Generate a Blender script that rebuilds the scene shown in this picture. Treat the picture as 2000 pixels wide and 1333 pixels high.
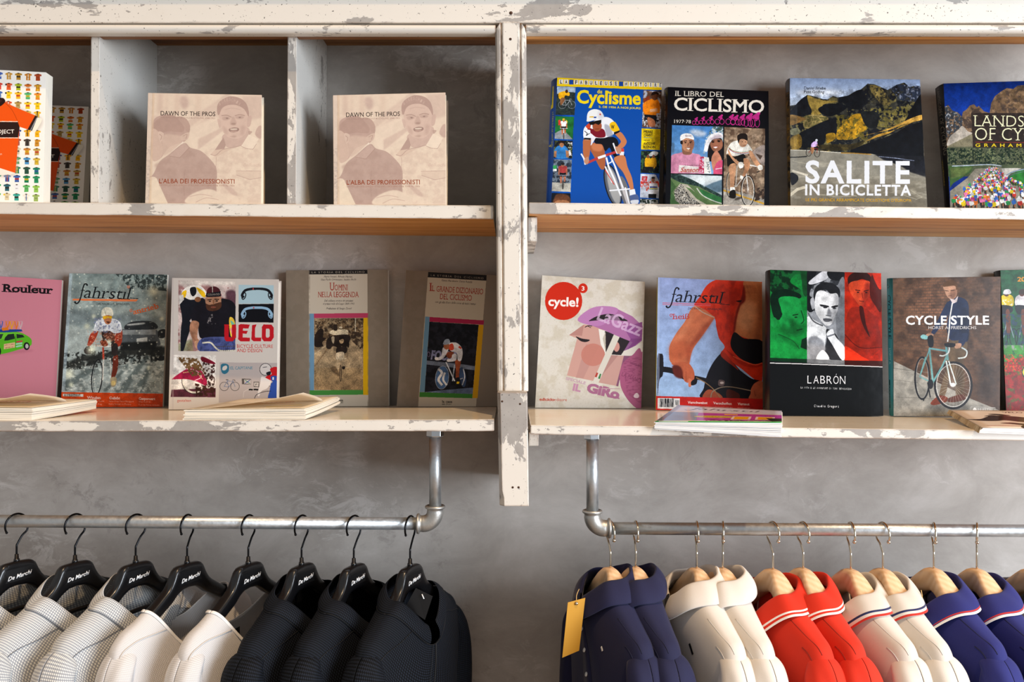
import bpy, bmesh, math, random
import numpy as np
from mathutils import Vector, Matrix

for _o in list(bpy.data.objects):
    bpy.data.objects.remove(_o)
SC = bpy.context.scene
COL = SC.collection

# ------------------------------------------------------------------ camera
CAMZ = 1.62                       # camera height, metres
FPX = 1727.0                      # focal length in pixels of the 2000 px frame
CX, CY = 1000.0, 667.0
cam_d = bpy.data.cameras.new('camera')
cam_d.sensor_width = 36.0
cam_d.lens = FPX / 2000.0 * 36.0
cam_d.clip_start = 0.05
cam = bpy.data.objects.new('camera', cam_d)
cam.location = (0, 0, CAMZ)
cam.rotation_euler = (math.radians(90), 0, 0)
COL.objects.link(cam)
SC.camera = cam

# ------------------------------------------------------------------ light
SC.view_settings.view_transform = 'Standard'
SC.view_settings.look = 'None'
SC.view_settings.gamma = 1.0
SC.view_settings.use_curve_mapping = False
SC.view_settings.exposure = 0.0
w = bpy.data.worlds.new('room_light')
SC.world = w
w.use_nodes = True
w.node_tree.nodes['Background'].inputs[0].default_value = (0.97, 0.97, 0.97, 1)
w.node_tree.nodes['Background'].inputs[1].default_value = 0.39

sun_d = bpy.data.lights.new('sun', 'SUN')
sun_d.energy = 2.1
sun_d.angle = math.radians(1.2)
sun_d.color = (1.0, 0.69, 0.40)
sun = bpy.data.objects.new('sun', sun_d)
sun.rotation_euler = Vector((-0.22, 0.50, -1.0)).to_track_quat('-Z', 'Y').to_euler()
sun.location = (1.0, -1.0, 4.0)
COL.objects.link(sun)

win_d = bpy.data.lights.new('shop_window_light', 'AREA')
win_d.shape = 'RECTANGLE'
win_d.size, win_d.size_y = 3.4, 2.6
win_d.energy = 560.0
win_d.color = (0.84, 0.91, 1.0)
win = bpy.data.objects.new('shop_window_light', win_d)
win.location = (5.0, -1.9, 1.95)
win.rotation_euler = (Vector((-0.1, 2.2, 1.30)) - Vector(win.location)).to_track_quat('-Z', 'Y').to_euler()
COL.objects.link(win)
SC.cycles.max_bounces = 7
SC.cycles.diffuse_bounces = 4
SC.cycles.sample_clamp_indirect = 6.0

# ------------------------------------------------------------------ key depths
Y_UP = 1.90      # front edge of the upper boards
Y_LO = 1.80      # front edge of the lower boards
Y_WALL = 2.214
Y_RAIL = 1.89

def W(px, py, Y):
    """world point seen at photograph pixel (px,py) at distance Y"""
    return Vector(((px - CX) / FPX * Y, Y, CAMZ + (CY - py) / FPX * Y))

def lin(h):
    """'rrggbb' -> linear rgb"""
    v = np.array([int(h[i:i + 2], 16) for i in (0, 2, 4)]) / 255.0
    return tuple(float(x) for x in np.where(v <= .04045, v / 12.92, ((v + .055) / 1.055) ** 2.4))

# ------------------------------------------------------------------ object helpers
def link_mesh(name, me, mats, parent=None, smooth=False):
    o = bpy.data.objects.new(name, me)
    COL.objects.link(o)
    if mats is not None:
        for m in (mats if isinstance(mats, (list, tuple)) else [mats]):
            me.materials.append(m)
    if smooth:
        me.polygons.foreach_set('use_smooth', [True] * len(me.polygons))
    if parent:
        o.parent = parent
    return o

def mesh_pd(name, verts, faces, mats=None, parent=None, smooth=False, uvs=None, mi=None):
    me = bpy.data.meshes.new(name)
    me.from_pydata([tuple(v) for v in verts], [], faces)
    if mi is not None:
        pass
    o = link_mesh(name, me, mats, parent, smooth)
    if mi is not None:
        me.polygons.foreach_set('material_index', mi)
    if uvs is not None:           # per-vertex uv
        ul = me.uv_layers.new(name='UVMap')
        li = np.empty(len(me.loops), dtype=np.int32)
        me.loops.foreach_get('vertex_index', li)
        ul.data.foreach_set('uv', np.asarray(uvs, dtype=np.float32)[li].ravel())
    me.update()
    return o

def fix_normals(o):
    bm = bmesh.new(); bm.from_mesh(o.data)
    bmesh.ops.recalc_face_normals(bm, faces=bm.faces)
    bm.to_mesh(o.data); bm.free()
    return o

def bevel(o, wd, seg=2, ang=35):
    m = o.modifiers.new('bevel', 'BEVEL')
    m.width = wd; m.segments = seg; m.limit_method = 'ANGLE'; m.angle_limit = math.radians(ang)
    return o

def subsurf(o, n=1):
    m = o.modifiers.new('subsurf', 'SUBSURF'); m.levels = n; m.render_levels = n
    return o

def solid(o, t, off=0.0):
    m = o.modifiers.new('solidify', 'SOLIDIFY'); m.thickness = t; m.offset = off
    return o

def empty(name, loc, label=None, cat=None, group=None, rotz=0.0):
    o = bpy.data.objects.new(name, None)
    o.location = loc; o.rotation_euler = (0, 0, rotz)
    o.empty_display_size = 0.05
    COL.objects.link(o)
    tag(o, label, cat, group)
    return o

def tag(o, label=None, cat=None, group=None, kind=None):
    if label: o['label'] = label
    if cat: o['category'] = cat
    if group: o['group'] = group
    if kind: o['kind'] = kind
    return o

def grid_faces(nu, nv, wrap_u=False, wrap_v=False):
    """verts indexed i*nv+j"""
    f = []
    for i in range(nu if wrap_u else nu - 1):
        for j in range(nv if wrap_v else nv - 1):
            a, b = i, (i + 1) % nu
            c, d = j, (j + 1) % nv
            f.append((a * nv + c, b * nv + c, b * nv + d, a * nv + d))
    return f

def smooth_path(pts, n=6):
    P = [Vector(p) for p in pts]
    out = []
    for i in range(len(P) - 1):
        p0 = P[max(i - 1, 0)]; p1 = P[i]; p2 = P[i + 1]; p3 = P[min(i + 2, len(P) - 1)]
        for k in range(n):
            t = k / n
            out.append(0.5 * ((2 * p1) + (p2 - p0) * t + (2 * p0 - 5 * p1 + 4 * p2 - p3) * t * t + (3 * p1 - p0 - 3 * p2 + p3) * t ** 3))
    out.append(P[-1])
    return out

def tube(name, pts, r, mats, parent=None, seg=12, ball=0.0):
    """round tube along pts; r number or list"""
    P = [Vector(p) for p in pts]
    n = len(P)
    R = r if isinstance(r, (list, tuple)) else [r] * n
    verts, faces = [], []
    up = None
    for i in range(n):
        t = (P[min(i + 1, n - 1)] - P[max(i - 1, 0)]).normalized()
        if up is None:
            up = Vector((0, 0, 1)) if abs(t.z) < .9 else Vector((1, 0, 0))
        s = t.cross(up).normalized(); up = s.cross(t).normalized()
        for k in range(seg):
            a = 2 * math.pi * k / seg
            verts.append(P[i] + (s * math.cos(a) + up * math.sin(a)) * R[i])
    for i in range(n - 1):
        for k in range(seg):
            k2 = (k + 1) % seg
            faces.append((i * seg + k, i * seg + k2, (i + 1) * seg + k2, (i + 1) * seg + k))
    faces.append(tuple(range(seg - 1, -1, -1)))
    faces.append(tuple((n - 1) * seg + k for k in range(seg)))
    if ball:
        c = P[-1]; b0 = len(verts); rows = 5
        for a in range(rows + 1):
            th = math.pi * a / rows
            for k in range(seg):
                ph = 2 * math.pi * k / seg
                verts.append(c + Vector((math.sin(th) * math.cos(ph), math.sin(th) * math.sin(ph), math.cos(th))) * ball)
        for a in range(rows):
            for k in range(seg):
                k2 = (k + 1) % seg
                faces.append((b0 + a * seg + k, b0 + (a + 1) * seg + k, b0 + (a + 1) * seg + k2, b0 + a * seg + k2))
    return mesh_pd(name, verts, faces, mats, parent, smooth=True)

def box8(name, c8, mats, parent=None, mi=None):
    """c8: 8 corners: bottom 4 (front-left, front-right, back-right, back-left) then top 4"""
    f = [(0, 3, 2, 1), (4, 5, 6, 7), (0, 1, 5, 4), (1, 2, 6, 5), (2, 3, 7, 6), (3, 0, 4, 7)]
    return mesh_pd(name, c8, f, mats, parent, mi=mi)

# ------------------------------------------------------------------ materials
def new_mat(name):
    m = bpy.data.materials.new(name); m.use_nodes = True
    nt = m.node_tree
    return m, nt, nt.nodes['Principled BSDF']

def N(nt, kind, **kw):
    n = nt.nodes.new(kind)
    for k, v in kw.items():
        if k.startswith('_'):
            setattr(n, k[1:], v)
        else:
            n.inputs[k.replace('__', ' ')].default_value = v
    return n

def ramp(nt, src, stops):
    r = nt.nodes.new('ShaderNodeValToRGB')
    while len(r.color_ramp.elements) < len(stops):
        r.color_ramp.elements.new(0.5)
    for e, (p, c) in zip(r.color_ramp.elements, stops):
        e.position = p
        e.color = (*(lin(c) if isinstance(c, str) else (c, c, c)), 1)
    nt.links.new(src, r.inputs[0])
    return r.outputs[0]

def mixc(nt, fac, a, b, mode='MIX'):
    m = nt.nodes.new('ShaderNodeMix'); m.data_type = 'RGBA'; m.blend_type = mode
    for s, v in ((0, fac), (6, a), (7, b)):
        if hasattr(v, 'links') or isinstance(v, bpy.types.NodeSocket):
            nt.links.new(v, m.inputs[s])
        else:
            m.inputs[s].default_value = v if s == 0 else (*(lin(v) if isinstance(v, str) else v), 1)
    return m.outputs[2]

def mth(nt, op, a, b=None, c=None, clamp=False):
    m = nt.nodes.new('ShaderNodeMath'); m.operation = op; m.use_clamp = clamp
    for i, v in enumerate((a, b, c)):
        if v is None: continue
        if isinstance(v, bpy.types.NodeSocket): nt.links.new(v, m.inputs[i])
        else: m.inputs[i].default_value = v
    return m.outputs[0]

def noise(nt, vec, scale, detail=4, rough=.55, dist=0.0):
    n = nt.nodes.new('ShaderNodeTexNoise')
    n.inputs['Scale'].default_value = scale; n.inputs['Detail'].default_value = detail
    n.inputs['Roughness'].default_value = rough; n.inputs['Distortion'].default_value = dist
    if vec is not None: nt.links.new(vec, n.inputs['Vector'])
    return n.outputs[0]

def coords(nt, kind='Object', scale=None, off=None):
    t = nt.nodes.new('ShaderNodeTexCoord').outputs[kind]
    if scale is None and off is None: return t
    m = nt.nodes.new('ShaderNodeMapping')
    if scale: m.inputs['Scale'].default_value = scale
    if off: m.inputs['Location'].default_value = off
    nt.links.new(t, m.inputs[0])
    return m.outputs[0]

def bump(nt, bs, h, strength=.3, dist=.002):
    b = nt.nodes.new('ShaderNodeBump')
    b.inputs['Strength'].default_value = strength; b.inputs['Distance'].default_value = dist
    nt.links.new(h, b.inputs['Height']); nt.links.new(b.outputs[0], bs.inputs['Normal'])

def simple_mat(name, col, rough=.5, metal=0.0, bumps=None, var=None, sheen=0.0, coat=0.0):
    m, nt, bs = new_mat(name)
    bs.inputs['Base Color'].default_value = (*lin(col), 1)
    bs.inputs['Roughness'].default_value = rough; bs.inputs['Metallic'].default_value = metal
    bs.inputs['Sheen Weight'].default_value = sheen
    bs.inputs['Coat Weight'].default_value = coat
    co = coords(nt)
    if var:
        n = noise(nt, co, var[0], 5)
        nt.links.new(mixc(nt, n, col, var[1]), bs.inputs['Base Color'])
    if bumps:
        bump(nt, bs, noise(nt, co, bumps[0], 4), bumps[1], bumps[2])
    return m

def wood_nodes(nt, dark, mid, light, axis=0, sc=1.0):
    s = [14 * sc, 14 * sc, 14 * sc]; s[axis] = .9 * sc
    co = coords(nt, scale=s)
    n1 = noise(nt, co, 1.6, 7, .62, .6)
    s2 = [160, 160, 160]; s2[axis] = 4
    n2 = noise(nt, coords(nt, scale=s2), 1.0, 3)
    v = mth(nt, 'ADD', mth(nt, 'MULTIPLY', n1, .8), mth(nt, 'MULTIPLY', n2, .25))
    return ramp(nt, v, [(.36, dark), (.5, mid), (.66, light)]), v

def make_wood(name, dark, mid, light, axis=0, rough=.45, sc=1.0):
    m, nt, bs = new_mat(name)
    c, v = wood_nodes(nt, dark, mid, light, axis, sc)
    nt.links.new(c, bs.inputs['Base Color'])
    bs.inputs['Roughness'].default_value = rough
    bump(nt, bs, v, .25, .001)
    return m

def make_paint(name, base='d6cfc4', amount=.5, axis=0, off=(0, 0, 0), wear=1.0):
    """white gloss paint chipped to grey undercoat, brown wood along the worn edges"""
    m, nt, bs = new_mat(name)
    co = coords(nt, off=off)
    st = [1, 1, 1]; st[axis] = .45
    cs = coords(nt, scale=st, off=off)
    n_big = noise(nt, cs, 17, 9, .62, .25)
    n_sm = noise(nt, co, 95, 4, .6)
    n_reg = noise(nt, co, 3.2, 3)
    bv = N(nt, 'ShaderNodeBevel', _samples=4); bv.inputs['Radius'].default_value = .0065
    geo = nt.nodes.new('ShaderNodeNewGeometry')
    dot = nt.nodes.new('ShaderNodeVectorMath'); dot.operation = 'DOT_PRODUCT'
    nt.links.new(bv.outputs[0], dot.inputs[0]); nt.links.new(geo.outputs['Normal'], dot.inputs[1])
    edge = mth(nt, 'MULTIPLY', mth(nt, 'SUBTRACT', 1.0, dot.outputs['Value']), 1.3 * wear, clamp=True)
    v = mth(nt, 'ADD', mth(nt, 'ADD', n_big, mth(nt, 'MULTIPLY', mth(nt, 'SUBTRACT', n_reg, .5), .35)), mth(nt, 'MULTIPLY', edge, .38))
    thr = .675 - .10 * amount
    chip = ramp(nt, v, [(thr, 0.0), (thr + .012, 1.0)])
    n_med = noise(nt, cs, 62, 6, .6, .2)
    vm = mth(nt, 'ADD', mth(nt, 'ADD', n_med, mth(nt, 'MULTIPLY', edge, .62 * wear)), mth(nt, 'MULTIPLY', mth(nt, 'SUBTRACT', n_reg, .5), .3))
    chip = mth(nt, 'MAXIMUM', chip, ramp(nt, vm, [(.690 - .05 * amount, 0.0), (.702 - .05 * amount, 1.0)]))
    # fine specks
    n_sp = noise(nt, co, 230, 2, .5)
    sp = ramp(nt, mth(nt, 'ADD', n_sp, mth(nt, 'MULTIPLY', n_reg, .12)), [(.765, 0.0), (.775, 1.0)])
    wear_e = ramp(nt, mth(nt, 'ADD', edge, mth(nt, 'MULTIPLY', n_sm, .75)), [(.74, 0.0), (.80, 1.0)])
    tone = mixc(nt, n_reg, base, 'dcd5ca')
    # brush-dirt
    dirt = ramp(nt, noise(nt, co, 9, 6, .7), [(.55, 0.0), (.8, .35)])
    tone = mixc(nt, dirt, tone, 'cfc6b8')
    under = mixc(nt, noise(nt, co, 40, 3), '8f8983', 'a8a29b')
    c = mixc(nt, chip, tone, under)
    c = mixc(nt, sp, c, '4a4644')
    wc, _ = wood_nodes(nt, '5b3a1c', '8d6038', 'b58a58', axis)
    c = mixc(nt, wear_e, c, wc)
    nt.links.new(c, bs.inputs['Base Color'])
    rg = mixc(nt, chip, (.32, .32, .32), (.6, .6, .6))
    nt.links.new(rg, bs.inputs['Roughness'])
    h = mth(nt, 'SUBTRACT', mth(nt, 'MULTIPLY', noise(nt, cs, 60, 5), .35), chip)
    bump(nt, bs, h, .45, .0009)
    return m

# ------------------------------------------------------------------ printed matter
# Flat print of book covers is drawn by code (polygons, lettering, grain) in cover space.
_rng = np.random.default_rng(7)

def _font_edges(text, bold, spacing):
    cu = bpy.data.curves.new('t', 'FONT')
    cu.body = text; cu.size = 1.0; cu.resolution_u = 3
    cu.space_character = spacing
    cu.offset = bold
    ob = bpy.data.objects.new('t', cu)
    me = ob.to_mesh()
    nv = len(me.vertices)
    co = np.empty(nv * 3, dtype=np.float32); me.vertices.foreach_get('co', co)
    co = co.reshape(-1, 3)[:, :2].astype(np.float64)
    cnt = {}
    for p in me.polygons:
        vs = p.vertices
        for i in range(len(vs)):
            a, b = vs[i], vs[(i + 1) % len(vs)]
            k = (a, b) if a < b else (b, a)
            cnt[k] = cnt.get(k, 0) + 1
    e = np.array([k for k, c in cnt.items() if c == 1], dtype=np.int64).reshape(-1, 2)
    seg = np.concatenate([co[e[:, 0]], co[e[:, 1]]], 1) if len(e) else np.zeros((0, 4))
    ob.to_mesh_clear()
    bpy.data.objects.remove(ob); bpy.data.curves.remove(cu)
    return seg

_fc = {}
def font_edges(text, bold=0.0, spacing=1.0):
    k = (text, bold, spacing)
    if k not in _fc: _fc[k] = _font_edges(*k)
    return _fc[k]
_H = font_edges('H')
CAPH = float(_H[:, [1, 3]].max())
_xx = font_edges('x')
XH = float(_xx[:, [1, 3]].max())
ASC = float(font_edges('l')[:, [1, 3]].max())

def vnoise(h, w, cell, seed, octaves=4):
    rg = np.random.default_rng(seed)
    out = np.zeros((h, w), np.float32); amp = 1.0; tot = 0
    for o in range(octaves):
        c = max(cell / (2 ** o), 1.0)
        gh, gw = int(h / c) + 3, int(w / c) + 3
        g = rg.random((gh, gw)).astype(np.float32)
        y = np.arange(h) / c; x = np.arange(w) / c
        y0 = y.astype(int); x0 = x.astype(int)
        fy = (y - y0)[:, None]; fx = (x - x0)[None]
        fy = fy * fy * (3 - 2 * fy); fx = fx * fx * (3 - 2 * fx)
        a = g[y0][:, x0] * (1 - fx) + g[y0][:, x0 + 1] * fx
        b = g[y0 + 1][:, x0] * (1 - fx) + g[y0 + 1][:, x0 + 1] * fx
        out += amp * (a * (1 - fy) + b * fy); tot += amp; amp *= .55
    return out / tot

def rgb(h):
    return np.array([int(h[i:i + 2], 16) for i in (0, 2, 4)], np.float32) / 255.0

def pts_of(s):
    if isinstance(s, str):
        return np.array([[float(v) for v in p.split(',')] for p in s.split()], np.float64)
    return np.array(s, np.float64)

def smooth_closed(p, n=5, closed=True):
    m = len(p); out = []
    rng_ = range(m) if closed else range(m - 1)
    for i in rng_:
        g = (lambda k: p[k % m]) if closed else (lambda k: p[min(max(k, 0), m - 1)])
        p0, p1, p2, p3 = g(i - 1), g(i), g(i + 1), g(i + 2)
        for k in range(n):
            t = k / n
            out.append(0.5 * ((2 * p1) + (p2 - p0) * t + (2 * p0 - 5 * p1 + 4 * p2 - p3) * t * t + (3 * p1 - p0 - 3 * p2 + p3) * t ** 3))
    if not closed: out.append(p[-1])
    return np.array(out)

SNAP = [None]
class Cover:
    def __init__(s, quad, base, zoom=(0, 0, 1), res=2.6):
        """quad: TL TR BR BL in zoom coordinates; zoom=(x0,y0,scale) of the studied crop"""
        s.z0 = zoom
        q = pts_of(quad)
        s.q = q / zoom[2] + np.array(zoom[:2])            # photo pixels
        if SNAP[0] is not None:                            # lower edge meets its shelf
            s.q = SNAP[0](s.q); q = (s.q - np.array(zoom[:2])) * zoom[2]
        wd = (np.linalg.norm(s.q[1] - s.q[0]) + np.linalg.norm(s.q[2] - s.q[3])) / 2
        ht = (np.linalg.norm(s.q[3] - s.q[0]) + np.linalg.norm(s.q[2] - s.q[1])) / 2
        s.w, s.h = int(wd * res), int(ht * res)
        s.k = res / zoom[2]                                # zoom unit -> texels
        dst = np.array([[0, 0], [s.w, 0], [s.w, s.h], [0, s.h]], float)
        A = []; b = []
        for (x, y), (u, v) in zip(q, dst):
            A.append([x, y, 1, 0, 0, 0, -u * x, -u * y]); b.append(u)
            A.append([0, 0, 0, x, y, 1, -v * x, -v * y]); b.append(v)
        s.H = np.append(np.linalg.solve(np.array(A), np.array(b)), 1).reshape(3, 3)
        s.img = np.empty((s.h, s.w, 3), np.float32); s.img[:] = rgb(base)
        s.seed = 1; s.clip = None
    def m(s, p):
        p = np.atleast_2d(p)
        r = np.c_[p, np.ones(len(p))] @ s.H.T
        return r[:, :2] / r[:, 2:3]
    def _mask(s, seg, soft):
        r = int(round(soft * s.k)); pad = 2 * r + 2
        x0 = int(max(min(seg[:, 0].min(), seg[:, 2].min()) - pad, 0)); y0 = int(max(min(seg[:, 1].min(), seg[:, 3].min()) - pad, 0))
        x1 = int(min(max(seg[:, 0].max(), seg[:, 2].max()) + pad + 1, s.w)); y1 = int(min(max(seg[:, 1].max(), seg[:, 3].max()) + pad + 1, s.h))
        if x1 <= x0 or y1 <= y0: return None
        # extend region by pad to blur correctly at borders
        X0, Y0, X1, Y1 = x0 - pad, y0 - pad, x1 + pad, y1 + pad
        h, w = Y1 - Y0, X1 - X0
        acc = np.zeros((h, w + 1), np.int16)
        a = seg.copy(); sw = a[:, 1] > a[:, 3]
        a[sw] = a[sw][:, [2, 3, 0, 1]]
        r0 = np.ceil(a[:, 1] - .5 - Y0).astype(int); r1 = np.ceil(a[:, 3] - .5 - Y0).astype(int)
        r0 = np.clip(r0, 0, h); r1 = np.clip(r1, 0, h)
        n = r1 - r0; ok = n > 0
        a, r0, n = a[ok], r0[ok], n[ok]
        if not len(a): return None
        idx = np.repeat(np.arange(len(a)), n)
        rows = np.arange(n.sum()) - np.repeat(np.cumsum(n) - n, n) + r0[idx]
        yy = rows + .5 + Y0
        t = (yy - a[idx, 1]) / (a[idx, 3] - a[idx, 1])
        xc = a[idx, 0] + t * (a[idx, 2] - a[idx, 0])
        cols = np.clip(np.ceil(xc - .5 - X0).astype(int), 0, w)
        np.add.at(acc, (rows, cols), 1)
        mk = (np.cumsum(acc[:, :w], 1) & 1).astype(np.float32)
        if r > 0:
            for _ in range(2):
                for ax in (0, 1):
                    c = np.cumsum(np.pad(mk, [(r + 1, r) if q == ax else (0, 0) for q in (0, 1)]), axis=ax)
                    mk = (c[2 * r + 1:] - c[:-2 * r - 1]) / (2 * r + 1) if ax == 0 else (c[:, 2 * r + 1:] - c[:, :-2 * r - 1]) / (2 * r + 1)
        return mk[pad:pad + (y1 - y0), pad:pad + (x1 - x0)], x0, y0, x1, y1
    def _put(s, seg, col, soft, alpha, nz=None):
        r = s._mask(seg, soft)
        if r is None: return
        mk, x0, y0, x1, y1 = r
        mk = mk * alpha
        if s.clip is not None: mk = mk * s.clip[y0:y1, x0:x1]
        sub = s.img[y0:y1, x0:x1]
        if nz is not None:
            mk = mk * nz(y1 - y0, x1 - x0)
        c = rgb(col) if isinstance(col, str) else col
        if c.ndim == 3: c = c[:y1 - y0, :x1 - x0]
        sub += (c - sub) * mk[..., None]
    def segs(s, p):
        t = s.m(p)
        return np.c_[t, np.roll(t, -1, 0)]
    def setclip(s, p=None):
        if p is None: s.clip = None; return
        s.clip = None
        r = s._mask(s.segs(pts_of(p)), 0)
        c = np.zeros((s.h, s.w), np.float32)
        if r: c[r[2]:r[4], r[1]:r[3]] = r[0]
        s.clip = c
    def P(s, col, p, soft=0, a=1.0):
        s._put(s.segs(pts_of(p)), col, soft, a)
    def S(s, col, p, soft=0, a=1.0):
        s._put(s.segs(smooth_closed(pts_of(p))), col, soft, a)
    def R(s, col, x0, y0, x1, y1, soft=0, a=1.0):
        s.P(col, [(x0, y0), (x1, y0), (x1, y1), (x0, y1)], soft, a)
    def E(s, col, cx, cy, rx, ry=None, soft=0, a=1.0, ang=0):
        ry = ry or rx; t = np.linspace(0, 2 * math.pi, 28, endpoint=False); g = math.radians(ang)
        x, y = rx * np.cos(t), ry * np.sin(t)
        s.P(col, np.c_[cx + x * math.cos(g) - y * math.sin(g), cy + x * math.sin(g) + y * math.cos(g)], soft, a)
    def L(s, col, wd, p, sm=0, soft=0, a=1.0):
        p = pts_of(p)
        if sm: p = smooth_closed(p, 5, False)
        for i in range(len(p) - 1):
            d = p[i + 1] - p[i]; l = np.hypot(*d) + 1e-9
            n = np.array([-d[1], d[0]]) / l * wd / 2; e = d / l * wd * .25
            s.P(col, [p[i] + n - e, p[i + 1] + n + e, p[i + 1] - n + e, p[i] - n - e], soft, a)
    def O(s, col, cx, cy, rx, ry, wd, ang=0, a=1.0):
        """ring"""
        t = np.linspace(0, 2 * math.pi, 40, endpoint=False); g = math.radians(ang)
        sg = []
        for k in (1, -1):
            x, y = (rx + k * wd / 2) * np.cos(t), (ry + k * wd / 2) * np.sin(t)
            sg.append(s.segs(np.c_[cx + x * math.cos(g) - y * math.sin(g), cy + x * math.sin(g) + y * math.cos(g)]))
        s._put(np.concatenate(sg), col, 0, a)
    def G(s, p, c0, c1, axis=1, soft=0, a=1.0):
        """gradient over polygon bbox in texture space"""
        q = s.segs(pts_of(p)); r = s._mask(q, soft)
        if r is None: return
        mk, x0, y0, x1, y1 = r
        n = (y1 - y0) if axis else (x1 - x0)
        t = np.linspace(0, 1, n, dtype=np.float32)
        t = t[:, None, None] if axis else t[None, :, None]
        s._put(q, rgb(c0) * (1 - t) + rgb(c1) * t + np.zeros((y1 - y0, x1 - x0, 3), np.float32), soft, a)
    def Z(s, p, col, cell=8, thr=.5, wdt=.06, a=1.0, sx=1.0, soft=0, sm=0):
        """grainy blotches of col where noise exceeds thr"""
        s.seed += 1; sd = s.seed + int(s.q[0][0]) * 13
        def nz(h, w_):
            ww = int(w_ / sx) + 2
            f = vnoise(h, ww, max(cell * s.k, 1.2), sd)
            f = f[:, np.minimum((np.arange(w_) / sx).astype(int), ww - 1)]
            return np.clip((f - thr) / wdt + .5, 0, 1)
        pp = pts_of(p)
        if sm: pp = smooth_closed(pp)
        s._put(s.segs(pp), col, soft, a, nz)
    def T(s, txt, x, y, h, w_, col, ang=0.0, bold=0.0, serif=0, sh=0.0, sp=1.0, a=1.0, mono=0, al='l', under=None, thin=0):
        """lettering: baseline-left at (x,y), capital height h, total width w_"""
        if mono:
            sgl = []
            for i, ch in enumerate(txt):
                if ch == ' ': continue
                e = font_edges(ch, bold, 1.0).copy()
                mid = (e[:, [0, 2]].min() + e[:, [0, 2]].max()) / 2
                wch = e[:, [0, 2]].max() - e[:, [0, 2]].min()
                sc = min(1.0, .5 / wch)
                e[:, [0, 2]] = (e[:, [0, 2]] - mid) * sc + i * .62
                sgl.append(e)
            e = np.concatenate(sgl)
        else:
            e = font_edges(txt, bold, sp).copy()
        if not len(e): return
        x0, x1 = e[:, [0, 2]].min(), e[:, [0, 2]].max()
        kx = (w_ / (x1 - x0)) if w_ else h / CAPH
        ky = h / CAPH
        extra = []
        if serif:
            ln = .085 if serif == 1 else .11; th = .035 if serif == 1 else .075
            asc = ASC
            for lv, dr in ((0, 1), (CAPH, -1), (XH, -1), (asc, -1)):
                lb = lv - dr * bold
                f = e[(abs(e[:, 1] - lb) < .006) & (abs(e[:, 3] - lb) < .006) & (abs(e[:, 0] - e[:, 2]) > .03) & (abs(e[:, 0] - e[:, 2]) < .24 + bold * 2)]
                for g in f:
                    a0, a1 = min(g[0], g[2]), max(g[0], g[2])
                    l2, r2 = (ln, ln) if lv in (0, CAPH) else (ln, 0)
                    yy = g[1]
                    q = [(a0 - l2, yy), (a1 + r2, yy), (a1 + r2, yy + dr * th), (a0 - l2, yy + dr * th)]
                    extra.append(np.array([[*q[i], *q[(i + 1) % 4]] for i in range(4)]))
        if al == 'c': x = x - w_ / 2 * math.cos(math.radians(ang)); 
        ca, sa = math.cos(math.radians(ang)), math.sin(math.radians(ang))
        def tr(E_):
            out = np.empty_like(E_)
            for c_ in (0, 2):
                X = (E_[:, c_] - x0) * kx; Y = E_[:, c_ + 1] * ky
                X = X + Y * sh
                px = x + X * ca + Y * sa; py = y + X * sa - Y * ca
                out[:, c_:c_ + 2] = s.m(np.c_[px, py])
            return out
        s._put(tr(e), col, 0, a)
        for q in extra: s._put(tr(q), col, 0, a)
    def grain(s, amt=.02):
        s.img += (np.random.default_rng(3).random((s.h, s.w, 1), dtype=np.float32) - .5) * 2 * amt
    def photo(s, amt=.2, p=None, fine=.5, cell=14):
        """tonal variation of a printed photograph: soft mottling plus grain, colours kept"""
        n = vnoise(s.h, s.w, cell * s.k * 3, 91 + int(s.q[0][0])) - .5
        f = vnoise(s.h, s.w, 3.2, 17 + int(s.q[0][0]), 2) - .5
        g = 1 + 2 * amt * n + amt * fine * 1.6 * f
        if p is not None:
            r = s._mask(s.segs(pts_of(p)), 2)
            k = np.zeros((s.h, s.w), np.float32); k[r[2]:r[4], r[1]:r[3]] = r[0]
            g = 1 + (g - 1) * k
        s.img *= g[..., None].astype(np.float32)
        np.clip(s.img, 0, 1, out=s.img)
    def rider(s, x, y, k, jersey, skin='b07a55', shorts='16161c', helmet='e8e4dc', bike='c8c8cc', lean=0):
        """small front-on racing cyclist, (x,y) = head, k = total height"""
        f = lambda pp: [(x + (px + lean * py) * k, y + py * k) for px, py in pp]
        s.E('1c1a1c', x + lean * .78 * k, y + .8 * k, .035 * k, .2 * k); s.E('6b6660', x + lean * .78 * k, y + .8 * k, .015 * k, .17 * k)
        s.P(skin, f([(-.13, .38), (-.02, .38), (-.05, .75), (-.10, .76)])); s.P(skin, f([(.02, .38), (.13, .38), (.10, .68), (.05, .7)]))
        s.P(shorts, f([(-.14, .26), (.14, .26), (.13, .48), (-.13, .48)]))
        s.S(jersey, f([(-.13, .06), (.13, .06), (.17, .16), (.12, .32), (-.12, .32), (-.17, .16)]))
        s.P(skin, f([(-.18, .16), (-.12, .2), (-.13, .42), (-.18, .42)])); s.P(skin, f([(.12, .2), (.18, .16), (.18, .42), (.13, .42)]))
        s.L(bike, .025 * k, f([(-.19, .43), (.19, .43)])); s.L(bike, .03 * k, f([(0, .43), (0, .66)]))
        s.E(skin, x, y + .02 * k, .06 * k, .08 * k); s.E(helmet, x, y - .03 * k, .07 * k, .055 * k)
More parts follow.
